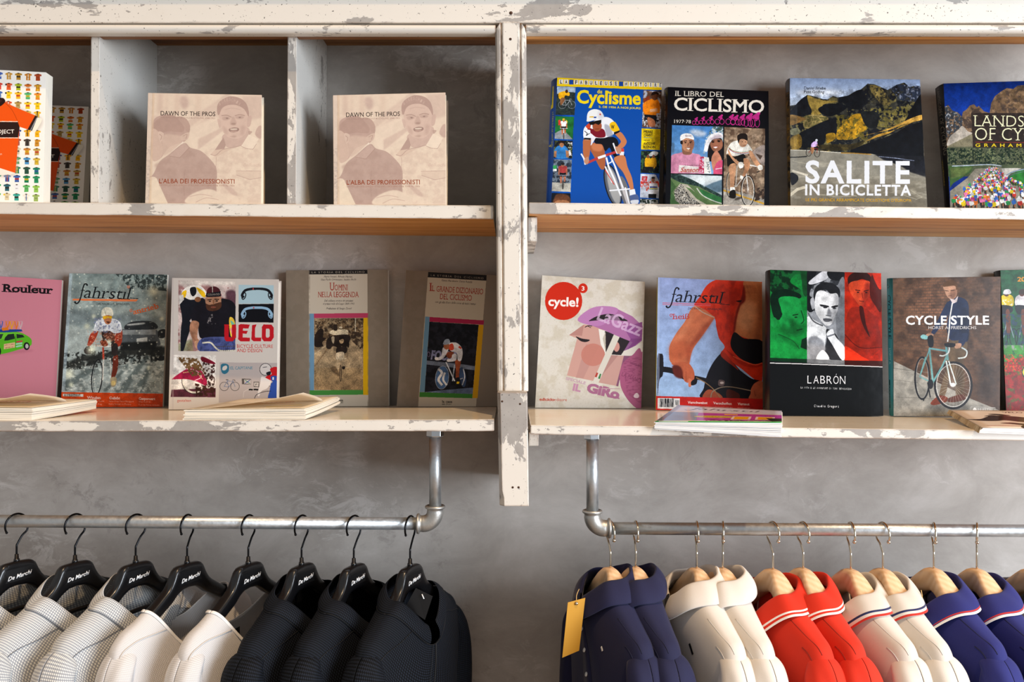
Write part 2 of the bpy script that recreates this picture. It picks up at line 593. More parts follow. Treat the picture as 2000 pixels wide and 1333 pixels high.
    def bike(s, x, y, k, col='333333', tyre='1a1a1a', sq=1.0, wd=None):
        """side-on bicycle, (x,y) = left hub, k = wheel radius"""
        wd = wd or k * .09; x2 = x + 2.5 * k * sq
        for xx in (x, x2):
            s.O(tyre, xx, y, k * sq, k, wd)
            for q in range(8):
                t = q * math.pi / 8; s.L('9a9a9a', wd * .25, [(xx - math.cos(t) * k * sq, y - math.sin(t) * k), (xx + math.cos(t) * k * sq, y + math.sin(t) * k)], a=.6)
        bb = (x + 1.05 * k * sq, y + .15 * k); st = (x + .75 * k * sq, y - 1.25 * k); hd = (x + 2.05 * k * sq, y - 1.2 * k)
        for a_, b_ in ((( x, y), bb), ((x, y), st), (bb, st), (bb, hd), (st, hd), (hd, (x2, y)), (st, (st[0] - .08 * k, st[1] - .3 * k)), (hd, (hd[0] - .05 * k, hd[1] - .3 * k))):
            s.L(col, wd, [a_, b_])
        s.L(tyre, wd * 1.2, [(st[0] - .35 * k, st[1] - .3 * k), (st[0] + .2 * k, st[1] - .3 * k)])
        s.L(tyre, wd, [(hd[0] - .1 * k, hd[1] - .35 * k), (hd[0] + .35 * k, hd[1] - .3 * k), (hd[0] + .45 * k, hd[1])], sm=1)
    def material(s, name, gain=1.0, rough=.34, tint=(1, 1, 1)):
        im = bpy.data.images.new(name, s.w, s.h, alpha=False)
        a = np.ones((s.h, s.w, 4), np.float32)
        c = np.clip(s.img, 0, 1)
        if gain != 1.0 or tint != (1, 1, 1):
            l = np.power(c, 2.2) * gain * np.array(tint, np.float32); c = np.clip(np.power(np.clip(l, 0, 1), 1 / 2.2), 0, 1)
        a[..., :3] = c[::-1]
        im.pixels.foreach_set(a.ravel()); im.update(); im.pack()
        m, nt, bs = new_mat(name)
        t = nt.nodes.new('ShaderNodeTexImage'); t.image = im; t.extension = 'EXTEND'
        uv = nt.nodes.new('ShaderNodeUVMap'); uv.uv_map = 'UVMap'
        nt.links.new(uv.outputs[0], t.inputs[0])
        nt.links.new(t.outputs[0], bs.inputs['Base Color'])
        bs.inputs['Roughness'].default_value = rough
        bs.inputs['Specular IOR Level'].default_value = .14
        bump(nt, bs, noise(nt, coords(nt), 25, 2), .12, .002)
        return m

# ---- the covers, each drawn in the coordinates of an enlarged crop (x0, y0, scale)
CV = {}

def face(c, cx, cy, rx, ry, skin, dark, hair=None, ang=0, brow='2a1c16'):
    """small printed portrait head"""
    c.E(skin, cx, cy, rx, ry, ang=ang)
    c.E(dark, cx + rx * .55, cy + ry * .1, rx * .45, ry * .8, soft=rx * .25, a=.55)
    c.E(dark, cx, cy + ry * .25, rx * .14, ry * .22, soft=rx * .08, a=.5)
    for k in (-1, 1):
        c.L(brow, ry * .09, [(cx + k * rx * .68, cy - ry * .2), (cx + k * rx * .2, cy - ry * .17)])
        c.E(brow, cx + k * rx * .42, cy - ry * .03, rx * .17, ry * .07)
    c.L('7a3a30', ry * .11, [(cx - rx * .33, cy + ry * .53), (cx + rx * .33, cy + ry * .53)])
    if hair:
        c.S(hair, [(cx - rx * 1.08, cy - ry * .05), (cx - rx * 1.1, cy - ry * .7), (cx - rx * .4, cy - ry * 1.2), (cx + rx * .5, cy - ry * 1.2), (cx + rx * 1.1, cy - ry * .7), (cx + rx * 1.08, cy), (cx + rx * .85, cy - ry * .45), (cx, cy - ry * .6), (cx - rx * .85, cy - ry * .45)])

def cv_jersey():
    c = Cover('-320,62 413,100 386,1300 -340,1300', 'f4efe6', (0, 120, 4.595))
    cols = ['c9923a b8862c c77c28 a6401c 3f5fae', 'e05a2a a9b51e d06a20 c98a28 d94a3a', 'f0c820 e9b422 55b070 e0882a 3f6ab0', 'd8542a b0904a e8c01c f0c418 c03030', '8f9aa8 2f6fb0 d8b020 e8b01c d06030',
            '7fae40 203a80 e0a020 f0b010 304a80', '5a7a9a a04030 4a4038 c98a2a 2f6a50', 'c04040 d8c8a0 c07a30 b8964a 7a3030', 'c03a30 3f8a50 4a8fc0 c8a840 403a30', 'e05a30 2f7a5a 2a5040 1f7a60 d04030',
            '3a5a9a 4060a0 1f7a50 2a8a5a 208060', '30606a e8e8e8 5fb060 8fc050 20a050', 'd8c8a0 3aa090 e8e0d0 98b060 50b050']
    rows = [142, 238, 315, 402, 482, 652, 735, 815, 900, 985, 1062, 1145, 1225]
    def shirt(x, y, w, col, sd):
        h = w * .95
        c.P(col, [(x - .5 * w, y - .36 * h), (x - .16 * w, y - .5 * h), (x + .16 * w, y - .5 * h), (x + .5 * w, y - .36 * h), (x + .42 * w, y - .12 * h), (x + .27 * w, y - .2 * h), (x + .29 * w, y + .5 * h), (x - .29 * w, y + .5 * h), (x - .27 * w, y - .2 * h), (x - .42 * w, y - .12 * h)])
        r = random.Random(sd)
        c.E('4a3428', x, y - .46 * h, .15 * w, .07 * h)
        ac = r.choice(['2a2420', 'f2ece0', 'd03a28', '2f5aa0', 'e8c020', '1f1f22'])
        k = r.random()
        if k < .4: c.R(ac, x - .27 * w, y - .08 * h, x + .27 * w, y + .16 * h, a=.85)
        elif k < .6: c.R(ac, x - .06 * w, y - .4 * h, x + .06 * w, y + .45 * h, a=.8)
        elif k < .75: c.P(ac, [(x - .5 * w, y - .36 * h), (x - .3 * w, y - .43 * h), (x - .25 * w, y - .2 * h), (x - .42 * w, y - .12 * h)])
        c.R('3a302a', x - .16 * w, y + .02 * h, x + .16 * w, y + .1 * h, a=.5)
    for i, ry in enumerate(rows):
        cl = cols[i].split()
        for j in range(8):
            x = 342 - 86 * j - i * 1.5
            y = ry + 4 - j * 4
            shirt(x, y, 66, cl[(3 - j) % 5] if j < 4 else cl[j % 5], i * 17 + j)
    # large orange jersey in front
    c.S('b8aea0', '-60,340 60,380 200,430 380,520 330,640 180,600 150,1010 -90,1030 -300,1000', soft=10, a=.5)
    c.P('e8540f', '-330,520 -100,390 -60,345 50,375 160,425 318,492 250,618 172,592 180,600 142,1008 0,965 -140,960 -300,1000 -290,600 -330,640')
    c.L('a83a08', 4, '50,378 110,440 160,540 178,600', sm=1)
    c.P('f0e6d6', '-300,1000 -140,960 0,963 142,1008 100,1022 0,1026 -200,1030')
    c.P('2c1a16', '318,492 352,512 290,632 250,618'); c.P('f1ead8', '338,508 378,522 372,550 318,642 288,632')
    c.P('8b8f96', '330,508 338,511 280,630 272,626')
    c.S('2a1612', '-50,335 0,332 38,338 50,372 0,412 -50,400'); c.E('3a221c', -10, 360, 30, 15)
    c.P('2c1a16', '-290,548 162,552 180,600 165,690 -290,690')
    c.L('f1e6d6', 6, '-290,544 162,548'); c.L('f1e6d6', 6, '-290,694 165,694')
    c.T('JERSEY PROJECT', -262, 654, 34, 394, 'f0e8dc', bold=.012)
    c.T('by ten pathways', -150, 845, 16, 172, 'f6dcc8')
    return c

def cv_dawn():
    c = Cover('57,92 1278,62 1284,1335 66,1335', 'd3bca8', (640, 170, 5.556))
    bg = 'dcc9b4'
    c.R(bg, 50, 50, 1300, 1340)
    # blurred street behind
    for x, w_, cc in ((160, 60, 'c4a999'), (240, 30, 'cdb5a2'), (340, 50, 'c9af9d'), (560, 60, 'd0b8a4')):
        c.R(cc, x, 90, x + w_, 330, soft=14, a=.7)
    c.S('b0938a', '395,130 470,120 490,200 460,260 410,230', soft=16, a=.8)
    for k in range(4):
        c.P('bda295', [(440 + 60 * k, 430 + 70 * k), (900, 60 + 90 * k), (960, 100 + 90 * k), (500 + 60 * k, 480 + 70 * k)], soft=9, a=.5)
    c.P('e6d5bf', '510,470 800,330 860,560 620,720 520,690', soft=14, a=.7)
    c.P('c0a597', '600,600 850,460 860,500 640,690 600,720', soft=6, a=.7)
    c.P('bda295', '1060,90 1290,70 1290,330 1150,360', soft=12, a=.7)
    c.P('c7ad9e', '110,350 180,340 150,520 110,520', soft=10, a=.7)
    # right man: body
    c.S('dfcdb7', '610,740 730,660 860,600 960,700 1090,650 1180,500 1290,520 1290,1340 700,1340 640,900')
    c.Z('650,720 1280,560 1280,1330 780,1330', 'c6ad9c', 60, .52, .25, .55, soft=10)
    c.S('b5988c', '1210,520 1240,440 1280,430 1280,560 1250,570', soft=3)
    # neck, face
    c.S('bb9e92', '870,540 1130,450 1130,600 1040,670 930,690 880,640')
    c.S('c8ab9d', '815,250 900,195 1080,200 1130,300 1125,440 1100,530 1030,580 940,575 880,530 840,440')
    c.S('bfa195', '800,370 830,375 840,440 825,465', a=.9); c.S('bd9f93', '1130,330 1170,318 1160,420 1125,440')
    c.S('a88a80', '850,340 900,330 940,350 900,372 860,370', soft=4, a=.8); c.S('a88a80', '1000,325 1060,315 1090,335 1050,352 1005,350', soft=4, a=.8)
    c.L('8f7168', 8, '845,322 900,315 950,335', sm=1, soft=3); c.L('8f7168', 8, '990,318 1040,302 1095,312', sm=1, soft=3)
    c.E('6f544d', 905, 350, 13, 7, soft=2); c.E('6f544d', 1042, 335, 13, 7, soft=2)
    c.P('a98b80', '960,330 985,335 1010,400 990,425 945,425 935,405', soft=5, a=.75); c.E('88695f', 975, 412, 26, 11, soft=4, a=.8)
    c.S('7c5f58', '925,475 970,455 1025,458 1035,485 990,510 940,505'); c.S('a08075', '945,492 1010,488 1000,508 955,508')
    c.S('e4d4c2', '945,468 1015,465 1005,480 950,482', a=.8)
    c.S('a88a7e', '940,560 975,548 1010,552 985,570', soft=4, a=.8); c.S('b39589', '860,440 900,470 920,540 880,520', soft=8, a=.8); c.S('b09186', '1060,430 1110,440 1090,530 1050,530', soft=10, a=.7)
    c.L('b2958a', 6, '880,250 960,230 1050,245', sm=1, soft=2)
    # cap
    c.S('9c7d74', '795,215 830,150 930,95 1040,110 1110,170 1140,270 1135,320 1090,240 1010,195 920,195 850,235 820,310 800,300')
    for i, ch in enumerate('BORESCHIA'):
        t = -48 + i * 11
        c.T(ch, 820 + i * 25, 222 - 62 * math.sin((i + 1.0) / 10.0 * math.pi) + i * -6 + (i * i) * .55, 36, 17, 'b79a8e', ang=t * .6 + 8)
    # collar
    c.P('cbb29f', '735,770 830,660 880,710 960,700 830,780 790,800'); c.P('a08278', '780,720 870,570 895,660 880,705')
    c.P('e7d7c2', '1060,670 1140,530 1250,580 1190,700 1120,690'); c.L('a08278', 5, '1062,668 1120,695 1190,700 1225,640', sm=0)
    c.L('a4867b', 7, '735,770 790,780 860,715 960,690 1060,660', sm=1); c.L('b3968a', 5, '797,800 792,1000 805,1200')
    c.S('a4867b', '1135,490 1180,495 1150,530', a=.8)
    c.P('d3bda9', '1010,955 1280,950 1280,1030 1160,1050 1015,1000'); c.L('ab8d82', 5, '1010,955 1280,950'); c.L('ab8d82', 6, '1015,1002 1160,1052 1280,1028')
    c.T('Belluschi', 1085, 900, 36, 190, 'c4aa9a', sh=.3)
    c.S('b99d90', '860,1080 1000,1180 1030,1240 960,1220 880,1130', soft=6, a=.8)
    # left men, seen from behind
    c.S('a98a80', '120,420 180,350 300,335 420,400 500,520 480,600 440,640 300,700 210,830 130,840 115,600')
    c.S('9a7a70', '130,430 240,340 330,335 430,410 440,520 300,520 200,540 130,520', a=.9)
    c.S('a5867b', '370,352 460,365 510,450 500,540 470,510 440,450'); c.S('c4a898', '110,520 180,530 215,650 230,760 200,840 120,840', a=.9)
    c.S('c9ae9f', '178,530 235,545 225,620 195,640'); c.L('8e6e64', 5, '190,555 215,580 205,620', sm=1)
    c.S('c4a899', '415,570 500,525 490,600 430,620'); c.L('94756b', 5, '440,570 480,550 470,600', sm=1)
    c.S('c5aa9a', '240,560 440,580 400,680 240,800 220,700', soft=8, a=.8)
    c.P('e5d6c4', '225,860 440,630 455,650 290,800 160,980 165,930')
    c.S('a78a80', '140,1010 200,870 300,780 450,650 520,700 640,740 760,860 805,960 800,1150 790,1335 300,1335 180,1060 90,1050', a=1)
    c.Z('150,900 500,720 800,950 800,1330 300,1330', '98796f', 70, .5, .3, .6, soft=8)
    c.P('b1948a', '300,800 452,645 500,700 410,818 330,812'); c.L('8b6c62', 5, '300,800 410,818 510,700')
    c.L('8f7067', 5, '470,950 460,1100 470,1250', sm=1, soft=2)
    c.S('dccab5', '500,1335 530,1240 700,1170 830,1210 900,1335', soft=4)
    c.L('b09286', 6, '520,1260 640,1230 760,1250', sm=1, soft=3); c.L('b09286', 6, '590,1320 700,1270 830,1290', sm=1, soft=3)
    c.P('e3d3ba', '60,1110 175,1055 300,1335 60,1335'); c.T('1943', 75, 1165, 24, 50, 'b09a86', ang=-18)
    # spine hinge
    c.R('cdbcae', 50, 60, 105, 1340, a=.6); c.R('a98a6c', 104, 85, 112, 1340, a=.55, soft=2); c.R('c9a988', 112, 85, 128, 1340, a=.5, soft=3)
    c.Z('60,700 105,700 105,1300 60,1300', '8f8580', 20, .55, .2, .5)
    c.img += (rgb('dcc8b6') - c.img) * .32; c.photo(.03)
    c.T('DAWN OF THE PROS', 197, 342, 50, 580, '2a2220', ang=-1.2, bold=.004)
    c.T('THE EVOLUTION OF STYLE IN CYCLING: 1940-1955', 197, 372, 16, 580, '9c7f74', ang=-.8)
    c.T("L'ALBA DEI PROFESSIONISTI", 205, 1110, 50, 790, '8c3a1c', ang=-.6, bold=.004)
    c.T("L'EVOLUZIONE DELLO STILE NEL CICLISMO DAL 1940 AL 1955", 205, 1140, 17, 790, 'a5806f', ang=-.4)
    return c

def cv_cyclisme():
    c = Cover('130,100 1070,152 1040,1335 70,1335', '0a4aa0', (1060, 130, 4.596))
    c.P('f0cc10', '120,95 1075,150 1072,214 120,178')
    txt = 'LA FABULEUSE HISTOIRE'
    for i, ch in enumerate(txt):
        x = 147 + i * 44.6; y = 118 + i * 1.55
        if ch == ' ': c.R('1746a0', x, y, x + 39, y + 42)
        else:
            c.R('e9e4d6', x, y, x + 37, y + 40); c.T(ch, x + 19, y + 36, 31, 19 if ch != 'I' else 6, '15151c', bold=.02, al='c')
    # left pictures
    c.P('202a2c', '130,183 293,188 285,438 115,434'); c.P('9fb0bf', '130,183 293,188 292,235 200,228 128,250'); c.Z('120,240 290,235 285,435 115,430', '3a4638', 10, .5, .2, .6)
    c.S('e8a818', '150,235 205,222 240,240 235,265 200,262 185,300 150,290 140,260'); c.E('3a2218', 214, 225, 13, 16); c.bike(175, 345, 34, 'c8ccd0', '8a8f92'); c.S('8a5a38', '160,290 190,280 200,300 170,345 158,340')
    c.P('1f6a30', '115,446 280,452 270,655 108,648'); c.P('8a8e90', '108,600 180,560 270,655 108,648')
    c.rider(188, 480, 175, 'e6e2da', 'b5623c', '1a1418', 'd8b030', 'd8d8d8'); c.P('d03a30', '140,480 160,478 160,520 140,530'); c.P('e8c020', '205,475 222,490 220,510')
    c.P('16181c', '105,662 268,668 264,826 97,822'); c.Z('105,662 268,668 264,826 97,822', '58653a', 14, .58, .1)
    c.S('2f78b8', '120,725 170,705 215,725 235,780 220,822 120,822 105,770'); c.E('a8704a', 170, 700, 20, 26); c.S('2a1610', '148,698 152,672 185,670 194,695 182,688 160,686'); c.P('a8704a', '205,750 232,760 235,815 210,815'); c.P('a8704a', '105,760 125,755 122,815 100,812')
    c.Z('225,680 265,680 262,800 235,800', 'e8e4dc', 14, .5, .1, .9)
    c.P('28303a', '97,832 262,838 250,1128 80,1120'); c.Z('97,832 262,838 250,1128 80,1120', '7f8c98', 26, .52, .14, .8); c.P('a8a498', '80,1040 250,1050 250,1128 80,1120')
    c.P('2f8a48', '92,890 125,885 125,925 92,925'); c.P('e8e4dc', '92,920 125,920 125,940 92,940'); c.rider(180, 880, 225, 'a83a3a', 'a8654a', '14141a', '202024', '8a8a90')
    c.P('0d1420', '80,1135 248,1140 245,1335 70,1335'); c.S('6a4028', '105,1180 125,1150 180,1145 235,1165 240,1230 100,1230', soft=3); c.S('a8704a', '110,1215 235,1215 235,1335 110,1335')
    # right pictures
    c.P('b4b8c4', '902,215 1068,225 1060,552 892,545'); c.Z('902,215 1068,225 1060,552 892,545', '6a4a38', 26, .47, .14); c.P('8f3a20', '905,290 960,260 960,310 905,330')
    c.S('ee8212', '905,330 960,298 1010,290 1045,320 1050,410 1000,440 915,430 898,370'); c.E('6a3c24', 1005, 265, 30, 40); c.S('241410', '975,262 985,232 1030,232 1040,262 1020,248'); c.P('d0b0a0', '962,385 1030,375 1030,405 962,410', a=.7)
    c.P('14141c', '912,430 1030,440 1045,500 1010,520 950,510 910,480'); c.S('b8714a', '945,455 1000,480 1010,530 960,540 940,490'); c.Z('892,450 940,450 940,545 892,545', 'd8d8d8', 14, .55, .1)
    c.Z('1020,420 1062,420 1060,550 1020,550', 'a8b0c0', 12, .5, .1)
    c.P('f0cc10', '888,556 1058,562 1052,750 882,744')
    for t, y, w_ in (('PIERRE', 598, 82), ('CHANY', 628, 82)): c.T(t, 906, y, 24, w_, '1c1a10', bold=.02, ang=.5)
    c.L('3a7a8a', 5, '908,637 982,640'); c.T('PRÉFACE', 905, 668, 10, 55, '3a3410'); c.T('ANTOINE', 904, 703, 22, 104, '1c1a10', bold=.02, ang=.5); c.T('BLONDIN', 902, 733, 22, 108, '1c1a10', bold=.02, ang=.5)
    c.P('3a5a34', '882,756 1052,762 1046,960 876,955'); c.Z('882,756 1052,762 1046,960 876,955', '141c1c', 20, .5, .1); c.S('d8dcd8', '950,790 990,762 1035,770 1020,800 960,805')
    for x in (945, 995): c.S('e8a814', [(x - 25, 825), (x + 20, 825), (x + 22, 905), (x - 25, 905)]); c.E('8a5238', x, 808, 12, 16)
    c.Z('900,900 1040,900 1040,955 890,955', '101018', 14, .4, .2)
    c.P('c8ccd6', '878,964 1048,970 1042,1184 872,1178'); c.P('2f55a8', '1010,966 1048,970 1044,1030'); c.Z('878,1030 1044,1030 1044,1120 872,1120', 'd8442c', 22, .55, .08)
    c.T('DORDOR', 876, 1078, 40, 160, 'd04428', bold=.02); c.Z('890,985 940,985 935,1050 885,1050', 'c02c30', 10, .42, .2); c.P('e6e6ea', '955,1050 1030,1050 1040,1120 1020,1150 950,1150'); c.R('e0b820', 958, 1092, 1030, 1098); c.R('2a8040', 958, 1100, 1030, 1105); c.R('203a90', 960, 1078, 1028, 1090)
    c.E('a06848', 990, 1018, 16, 24); c.E('241814', 992, 1000, 17, 10); c.R('101014', 948, 1146, 1020, 1184)
    c.P('1f2a20', '872,1190 1040,1195 1036,1335 868,1335'); c.Z('872,1190 1040,1195 1036,1335 868,1335', 'c8c8c4', 16, .52, .1)
    c.photo(.30, '115,183 293,188 245,1335 70,1335'); c.photo(.30, '902,215 1068,225 1040,1335 868,1335')
    # title
    c.T('Cyclisme', 305, 328, 112, 574, 'f2d318', ang=1.3, bold=.03); c.E('f2d318', 578, 232, 17, 14)
    c.T('du', 488, 242, 34, 44, 'f2d318', bold=.03); c.T('2. DE 1956 À NOS JOURS', 500, 370, 17, 378, 'e8cc20', ang=2.2, bold=.03)
    # the racer
    c.S('b5683e', '368,650 430,640 425,720 420,790 400,850 365,800 360,720'); c.S('a85c36', '430,700 480,680 545,700 555,760 560,900 520,920 460,810 425,745')
    c.S('d98558', '440,700 500,690 540,720 520,760 450,750', soft=6, a=.7)
    c.S('0e1018', '470,640 560,630 650,640 680,700 660,790 735,790 720,820 640,810 600,730 560,760 530,700 470,690')
    c.P('e8e4e6', '435,630 475,640 440,700 430,710'); c.P('d84030', '680,740 728,735 728,790 690,790'); c.P('e8e8e8', '690,765 730,765 725,812 690,800')
    c.S('c87a4c', '640,820 730,800 760,900 800,1000 815,1110 790,1125 770,1060 720,950 670,890'); c.S('8a4a28', '640,830 680,900 730,980 770,1080 740,1000 680,910', soft=5, a=.7)
    c.S('c87a4c', '645,600 700,590 745,650 750,690 710,735 670,720 700,670')
    c.S('ecebec', '368,560 420,510 540,455 620,475 680,560 690,590 650,600 560,640 440,640 430,655 370,650')
    c.S('7c1424', '400,520 440,560 540,560 560,630 480,635 430,600 425,640 400,560'); c.S('d04428', '385,540 415,510 430,520 420,560'); c.P('eeeef0', '372,560 425,570 432,640 372,640')
    c.P('121216', '370,640 430,642 430,658 370,656'); c.S('8f8f9c', '555,520 600,540 630,620 580,630 560,580', soft=4, a=.7)
    c.S('f0bc14', '600,515 640,495 670,530 690,580 650,590 610,565'); c.P('121216', '635,592 690,572 692,588 642,612'); c.T('W', 612, 560, 34, 30, '14141a', bold=.03)
    c.L('18181c', 6, '375,580 400,600 390,620 420,600')
    c.E('a05030', 487, 535, 42, 48); c.P('14100e', '410,500 525,478 525,505 500,525 470,512 450,525 425,525')
    c.L('6a2c1c', 5, '470,562 505,560'); c.S('ecebe6', '395,470 402,420 430,392 475,384 520,400 545,440 540,465 470,480 400,495'); c.S('bfc0c8', '500,400 545,440 540,465 500,470', soft=8, a=.6)
    c.R('e0b020', 418, 448, 455, 458); c.R('3050a0', 458, 450, 480, 464); c.E('c83828', 515, 430, 7, 8)
    # bike
    c.E('5c6068', 625, 1070, 60, 190, ang=-14); c.E('a9a6a2', 635, 1075, 45, 170, ang=-14, soft=3); c.O('15161a', 628, 1070, 66, 190, 11, ang=-14)
    c.E('6f6c6c', 735, 1130, 40, 150, ang=-14); c.P('c4bcb8', '640,900 660,905 790,1260 760,1260'); c.L('f0eeee', 16, '570,820 590,900 640,1010 700,1160'); c.L('f0eeee', 12, '560,900 620,1040')
    c.L('ececee', 14, '605,800 650,900 720,1090'); c.L('d04030', 8, '560,930 640,1060'); c.L('b83838', 22, '405,862 500,820'); c.L('f2f0f0', 22, '500,820 560,800'); c.L('b83838', 22, '570,795 655,768')
    c.L('e8e8ea', 14, '345,785 370,830 380,878', sm=1); c.L('e8e8ea', 14, '632,690 650,740 668,780', sm=1); c.S('c08868', '375,830 405,810 415,850 395,880 372,860'); c.S('c08868', '650,720 700,735 700,775 670,780'); c.L('e8e8ea', 10, '605,800 620,850 590,870', sm=1)
    c.L('f0eeee', 12, '600,1115 780,1100'); c.L('f0eeee', 14, '740,1090 780,1250'); c.P('ececec', '775,1110 825,1100 835,1150 780,1160'); c.S('50608c', '780,1165 845,1150 860,1200 800,1210'); c.S('e0e0e4', '790,1205 858,1200 850,1235 800,1235'); c.R('0a4aa0', 640, 1245, 860, 1335, a=0)
    return c

def cv_cyclisme_spine():
    c = Cover('78,135 130,100 70,1335 25,1335', '0b4596', (1060, 130, 4.596), res=2.2)
    c.P('e8cc20', '95,190 108,185 100,400 68,420'); c.P('1c6a8a', '75,220 95,210 88,370 68,380')
    c.T('LA FABULEUSE HISTOIRE', 92, 440, 12, 330, 'c8b430', ang=92); c.T('2', 58, 740, 20, 22, 'e8cc20', ang=92, bold=.03)
    return c

def cv_libro():
    c = Cover('120,100 1092,140 1100,1345 95,1345', '0b0b10', (1280, 150, 4.9375))
    c.T('IL LIBRO DEL', 193, 186, 48, 468, 'e6dccb', ang=1.3, serif=1); c.T('CICLISMO', 178, 322, 118, 870, 'e6dccb', ang=1.8, serif=1, bold=.018)
    c.T('1977·78', 182, 446, 32, 160, 'e6dccb', ang=1, serif=1)
    xs = [(388, 425, 60), (455, 420, 62), (530, 418, 70), (620, 415, 85), (725, 415, 90), (770, 420, 88), (830, 420, 100), (895, 425, 125), (960, 425, 140)]
    for i, (x, y, k) in enumerate(xs):
        q = 'c22a80'; wq = .26 if i < 6 else .16
        for d in (-wq, wq): c.O(q, x + d * k * 1.0, y + 18, k * wq, k * .3, 5)
        c.S(q, [(x - .2 * k, y - .25 * k), (x + .1 * k, y - .5 * k), (x + .3 * k, y - .4 * k), (x + .2 * k, y - .1 * k)], a=.9)
        c.E(q, x + .25 * k, y - .5 * k, .12 * k, .1 * k); c.L(q, 6, [(x, y - .3 * k), (x + .1 * k, y), (x + .3 * k, y - .2 * k)])
    # pink jersey picture
    sky = '160,466 655,482 645,940 150,930'
    c.G(sky, '3f78b4', '7fa6cc'); c.S('c8d0da', '335,520 400,510 490,540 470,570 400,575 350,550', soft=12, a=.9)
    c.setclip(sky)
    c.Z('560,480 655,482 650,700 460,740 480,600', 'b8c4c4', 14, .45, .12); c.Z('560,480 655,482 650,560 500,560', '3a5048', 16, .5, .1); c.S('3a4a58', '160,640 185,650 180,720 160,730', soft=6, a=.6)
    c.S('d089a2', '150,770 230,735 280,725 380,740 440,770 470,940 150,935'); c.S('b06a86', '150,800 190,780 180,930 150,930', soft=10, a=.6)
    c.S('8f5f48', '265,650 345,650 350,740 300,752 262,735'); c.S('b8805e', '248,610 290,585 360,600 374,650 355,710 315,725 275,705 255,660')
    c.S('7f4e3a', '335,605 372,620 366,680 330,720', soft=6, a=.7); c.L('2c1c18', 7, '272,622 305,616'); c.L('2c1c18', 7, '322,616 352,624'); c.E('241614', 290, 634, 10, 6); c.E('241614', 338, 634, 10, 6); c.L('7a4a38', 8, '318,640 312,665'); c.S('e8d8c8', '300,682 335,686 318,702'); c.L('703028', 5, '298,680 336,684')
    c.S('1f1614', '240,640 250,600 262,612 262,650'); c.S('eeeae4', '240,610 245,565 290,545 345,552 368,580 368,605 300,590 258,612'); c.T('Sanson', 285, 576, 16, 60, '5a2030', sh=.3)
    c.P('e6dcd4', '228,850 415,868 415,925 224,918'); c.T('Sanson', 240, 918, 42, 172, 'b83a30', bold=.02, sh=.35, serif=1); c.T('GELATI', 268, 872, 8, 50, '4a3030'); c.T('la famosa crema', 285, 856, 10, 140, '2a2028', ang=1)
    c.Z('430,770 480,770 470,930 420,900', 'b02c48', 12, .45, .1); c.Z('430,780 480,790 470,930 430,900', 'e8d0d8', 10, .6, .08)
    c.S('1a1416', '505,820 510,640 560,580 640,600 655,700 650,800 590,800 560,820 530,815'); c.S('9a6248', '530,640 570,600 640,610 645,680 600,720 560,715 535,680')
    c.E('241410', 556, 628, 14, 8); c.E('241410', 612, 622, 14, 8); c.L('241410', 5, '540,618 570,614'); c.L('241410', 5, '598,610 630,610'); c.S('f0e0d8', '560,674 600,672 580,690'); c.L('8a3030', 5, '556,672 604,670')
    c.S('c07c60', '540,790 575,720 600,720 640,800 600,870 560,910'); c.S('e8e4e2', '470,700 500,600 560,545 630,540 655,580 620,590 560,600 520,650 500,720'); c.S('a8909a', '530,600 590,560 640,570 620,590 560,605', soft=5, a=.6)
    c.P('e6e2d8', '468,770 515,778 540,935 470,935'); c.T('SAN P', 490, 820, 26, 110, '1e3040', ang=82); c.S('c84a6c', '590,830 650,810 645,940 560,940'); c.L('e8c8d0', 8, '580,890 640,880')
    c.setclip('150,938 642,955 640,1345 140,1345'); 
    c.R('b0bcc2', 140, 930, 650, 1345); c.S('d4dad8', '350,950 640,960 640,1000 400,1040', soft=16)
    c.P('5a7280', '470,1060 560,1020 650,990 650,1110 540,1120', soft=4); c.P('344a44', '150,935 240,945 350,990 470,1060 600,1120 650,1150 650,1200 140,1100')
    c.Z('150,935 350,990 650,1150 650,1200 300,1080 140,1020', '1c2c2a', 14, .5, .1)
    c.P('5c7448', '140,970 240,1020 420,1060 650,1180 650,1260 400,1200 300,1250 140,1250'); c.P('3e5c34', '140,980 200,1060 160,1120 240,1240 140,1240'); c.S('2f6a3a', '430,1085 540,1130 640,1170 640,1215 520,1180 460,1140')
    c.P('b4ab98', '180,1100 240,1030 310,1040 420,1150 560,1250 640,1260 400,1260 250,1240 190,1190'); c.P('557042', '290,1060 340,1080 470,1180 600,1250 520,1250 400,1180')
    c.Z('180,1100 250,1030 330,1150 450,1240 250,1240 190,1190', '2c2a28', 7, .48, .1); c.Z('180,1100 250,1030 330,1150 450,1240 250,1240 190,1190', 'e8e2d8', 5, .64, .05); c.L('c8c8bc', 9, '400,1075 450,1140 540,1190 640,1225', sm=1)
    c.R('4a5a40', 140, 1250, 650, 1345)
    rk = '665,484 1058,500 1048,1345 652,1345'
    c.setclip(rk)
    c.R('8a735c', 650, 480, 1060, 1345); c.Z(rk, '5c4636', 45, .52, .15, .9); c.Z(rk, 'b89c80', 38, .6, .1, .7); c.S('9a8a80', '940,720 1058,660 1058,850 980,800', soft=4); c.P('4a3a30', '965,740 1035,760 1010,800')
    c.P('9d9488', '652,1070 1060,1180 1060,1345 652,1345'); c.Z('652,1100 1060,1190 1048,1345 652,1345', 'b8b0a2', 10, .5, .2, .6); c.L('c8962c', 16, '655,1095 850,1160 1045,1225')
    c.E('4a4038', 800, 1175, 40, 12, ang=-20, soft=4); c.Z('940,1080 1050,1060 1048,1180 960,1200', '3a2c24', 20, .45, .1)
    c.O('1a1816', 722, 1040, 38, 125, 8); c.O('c4bcae', 722, 1040, 33, 118, 4); c.O('1a1816', 892, 1100, 66, 148, 9); c.O('d8d2c6', 892, 1100, 58, 140, 5)
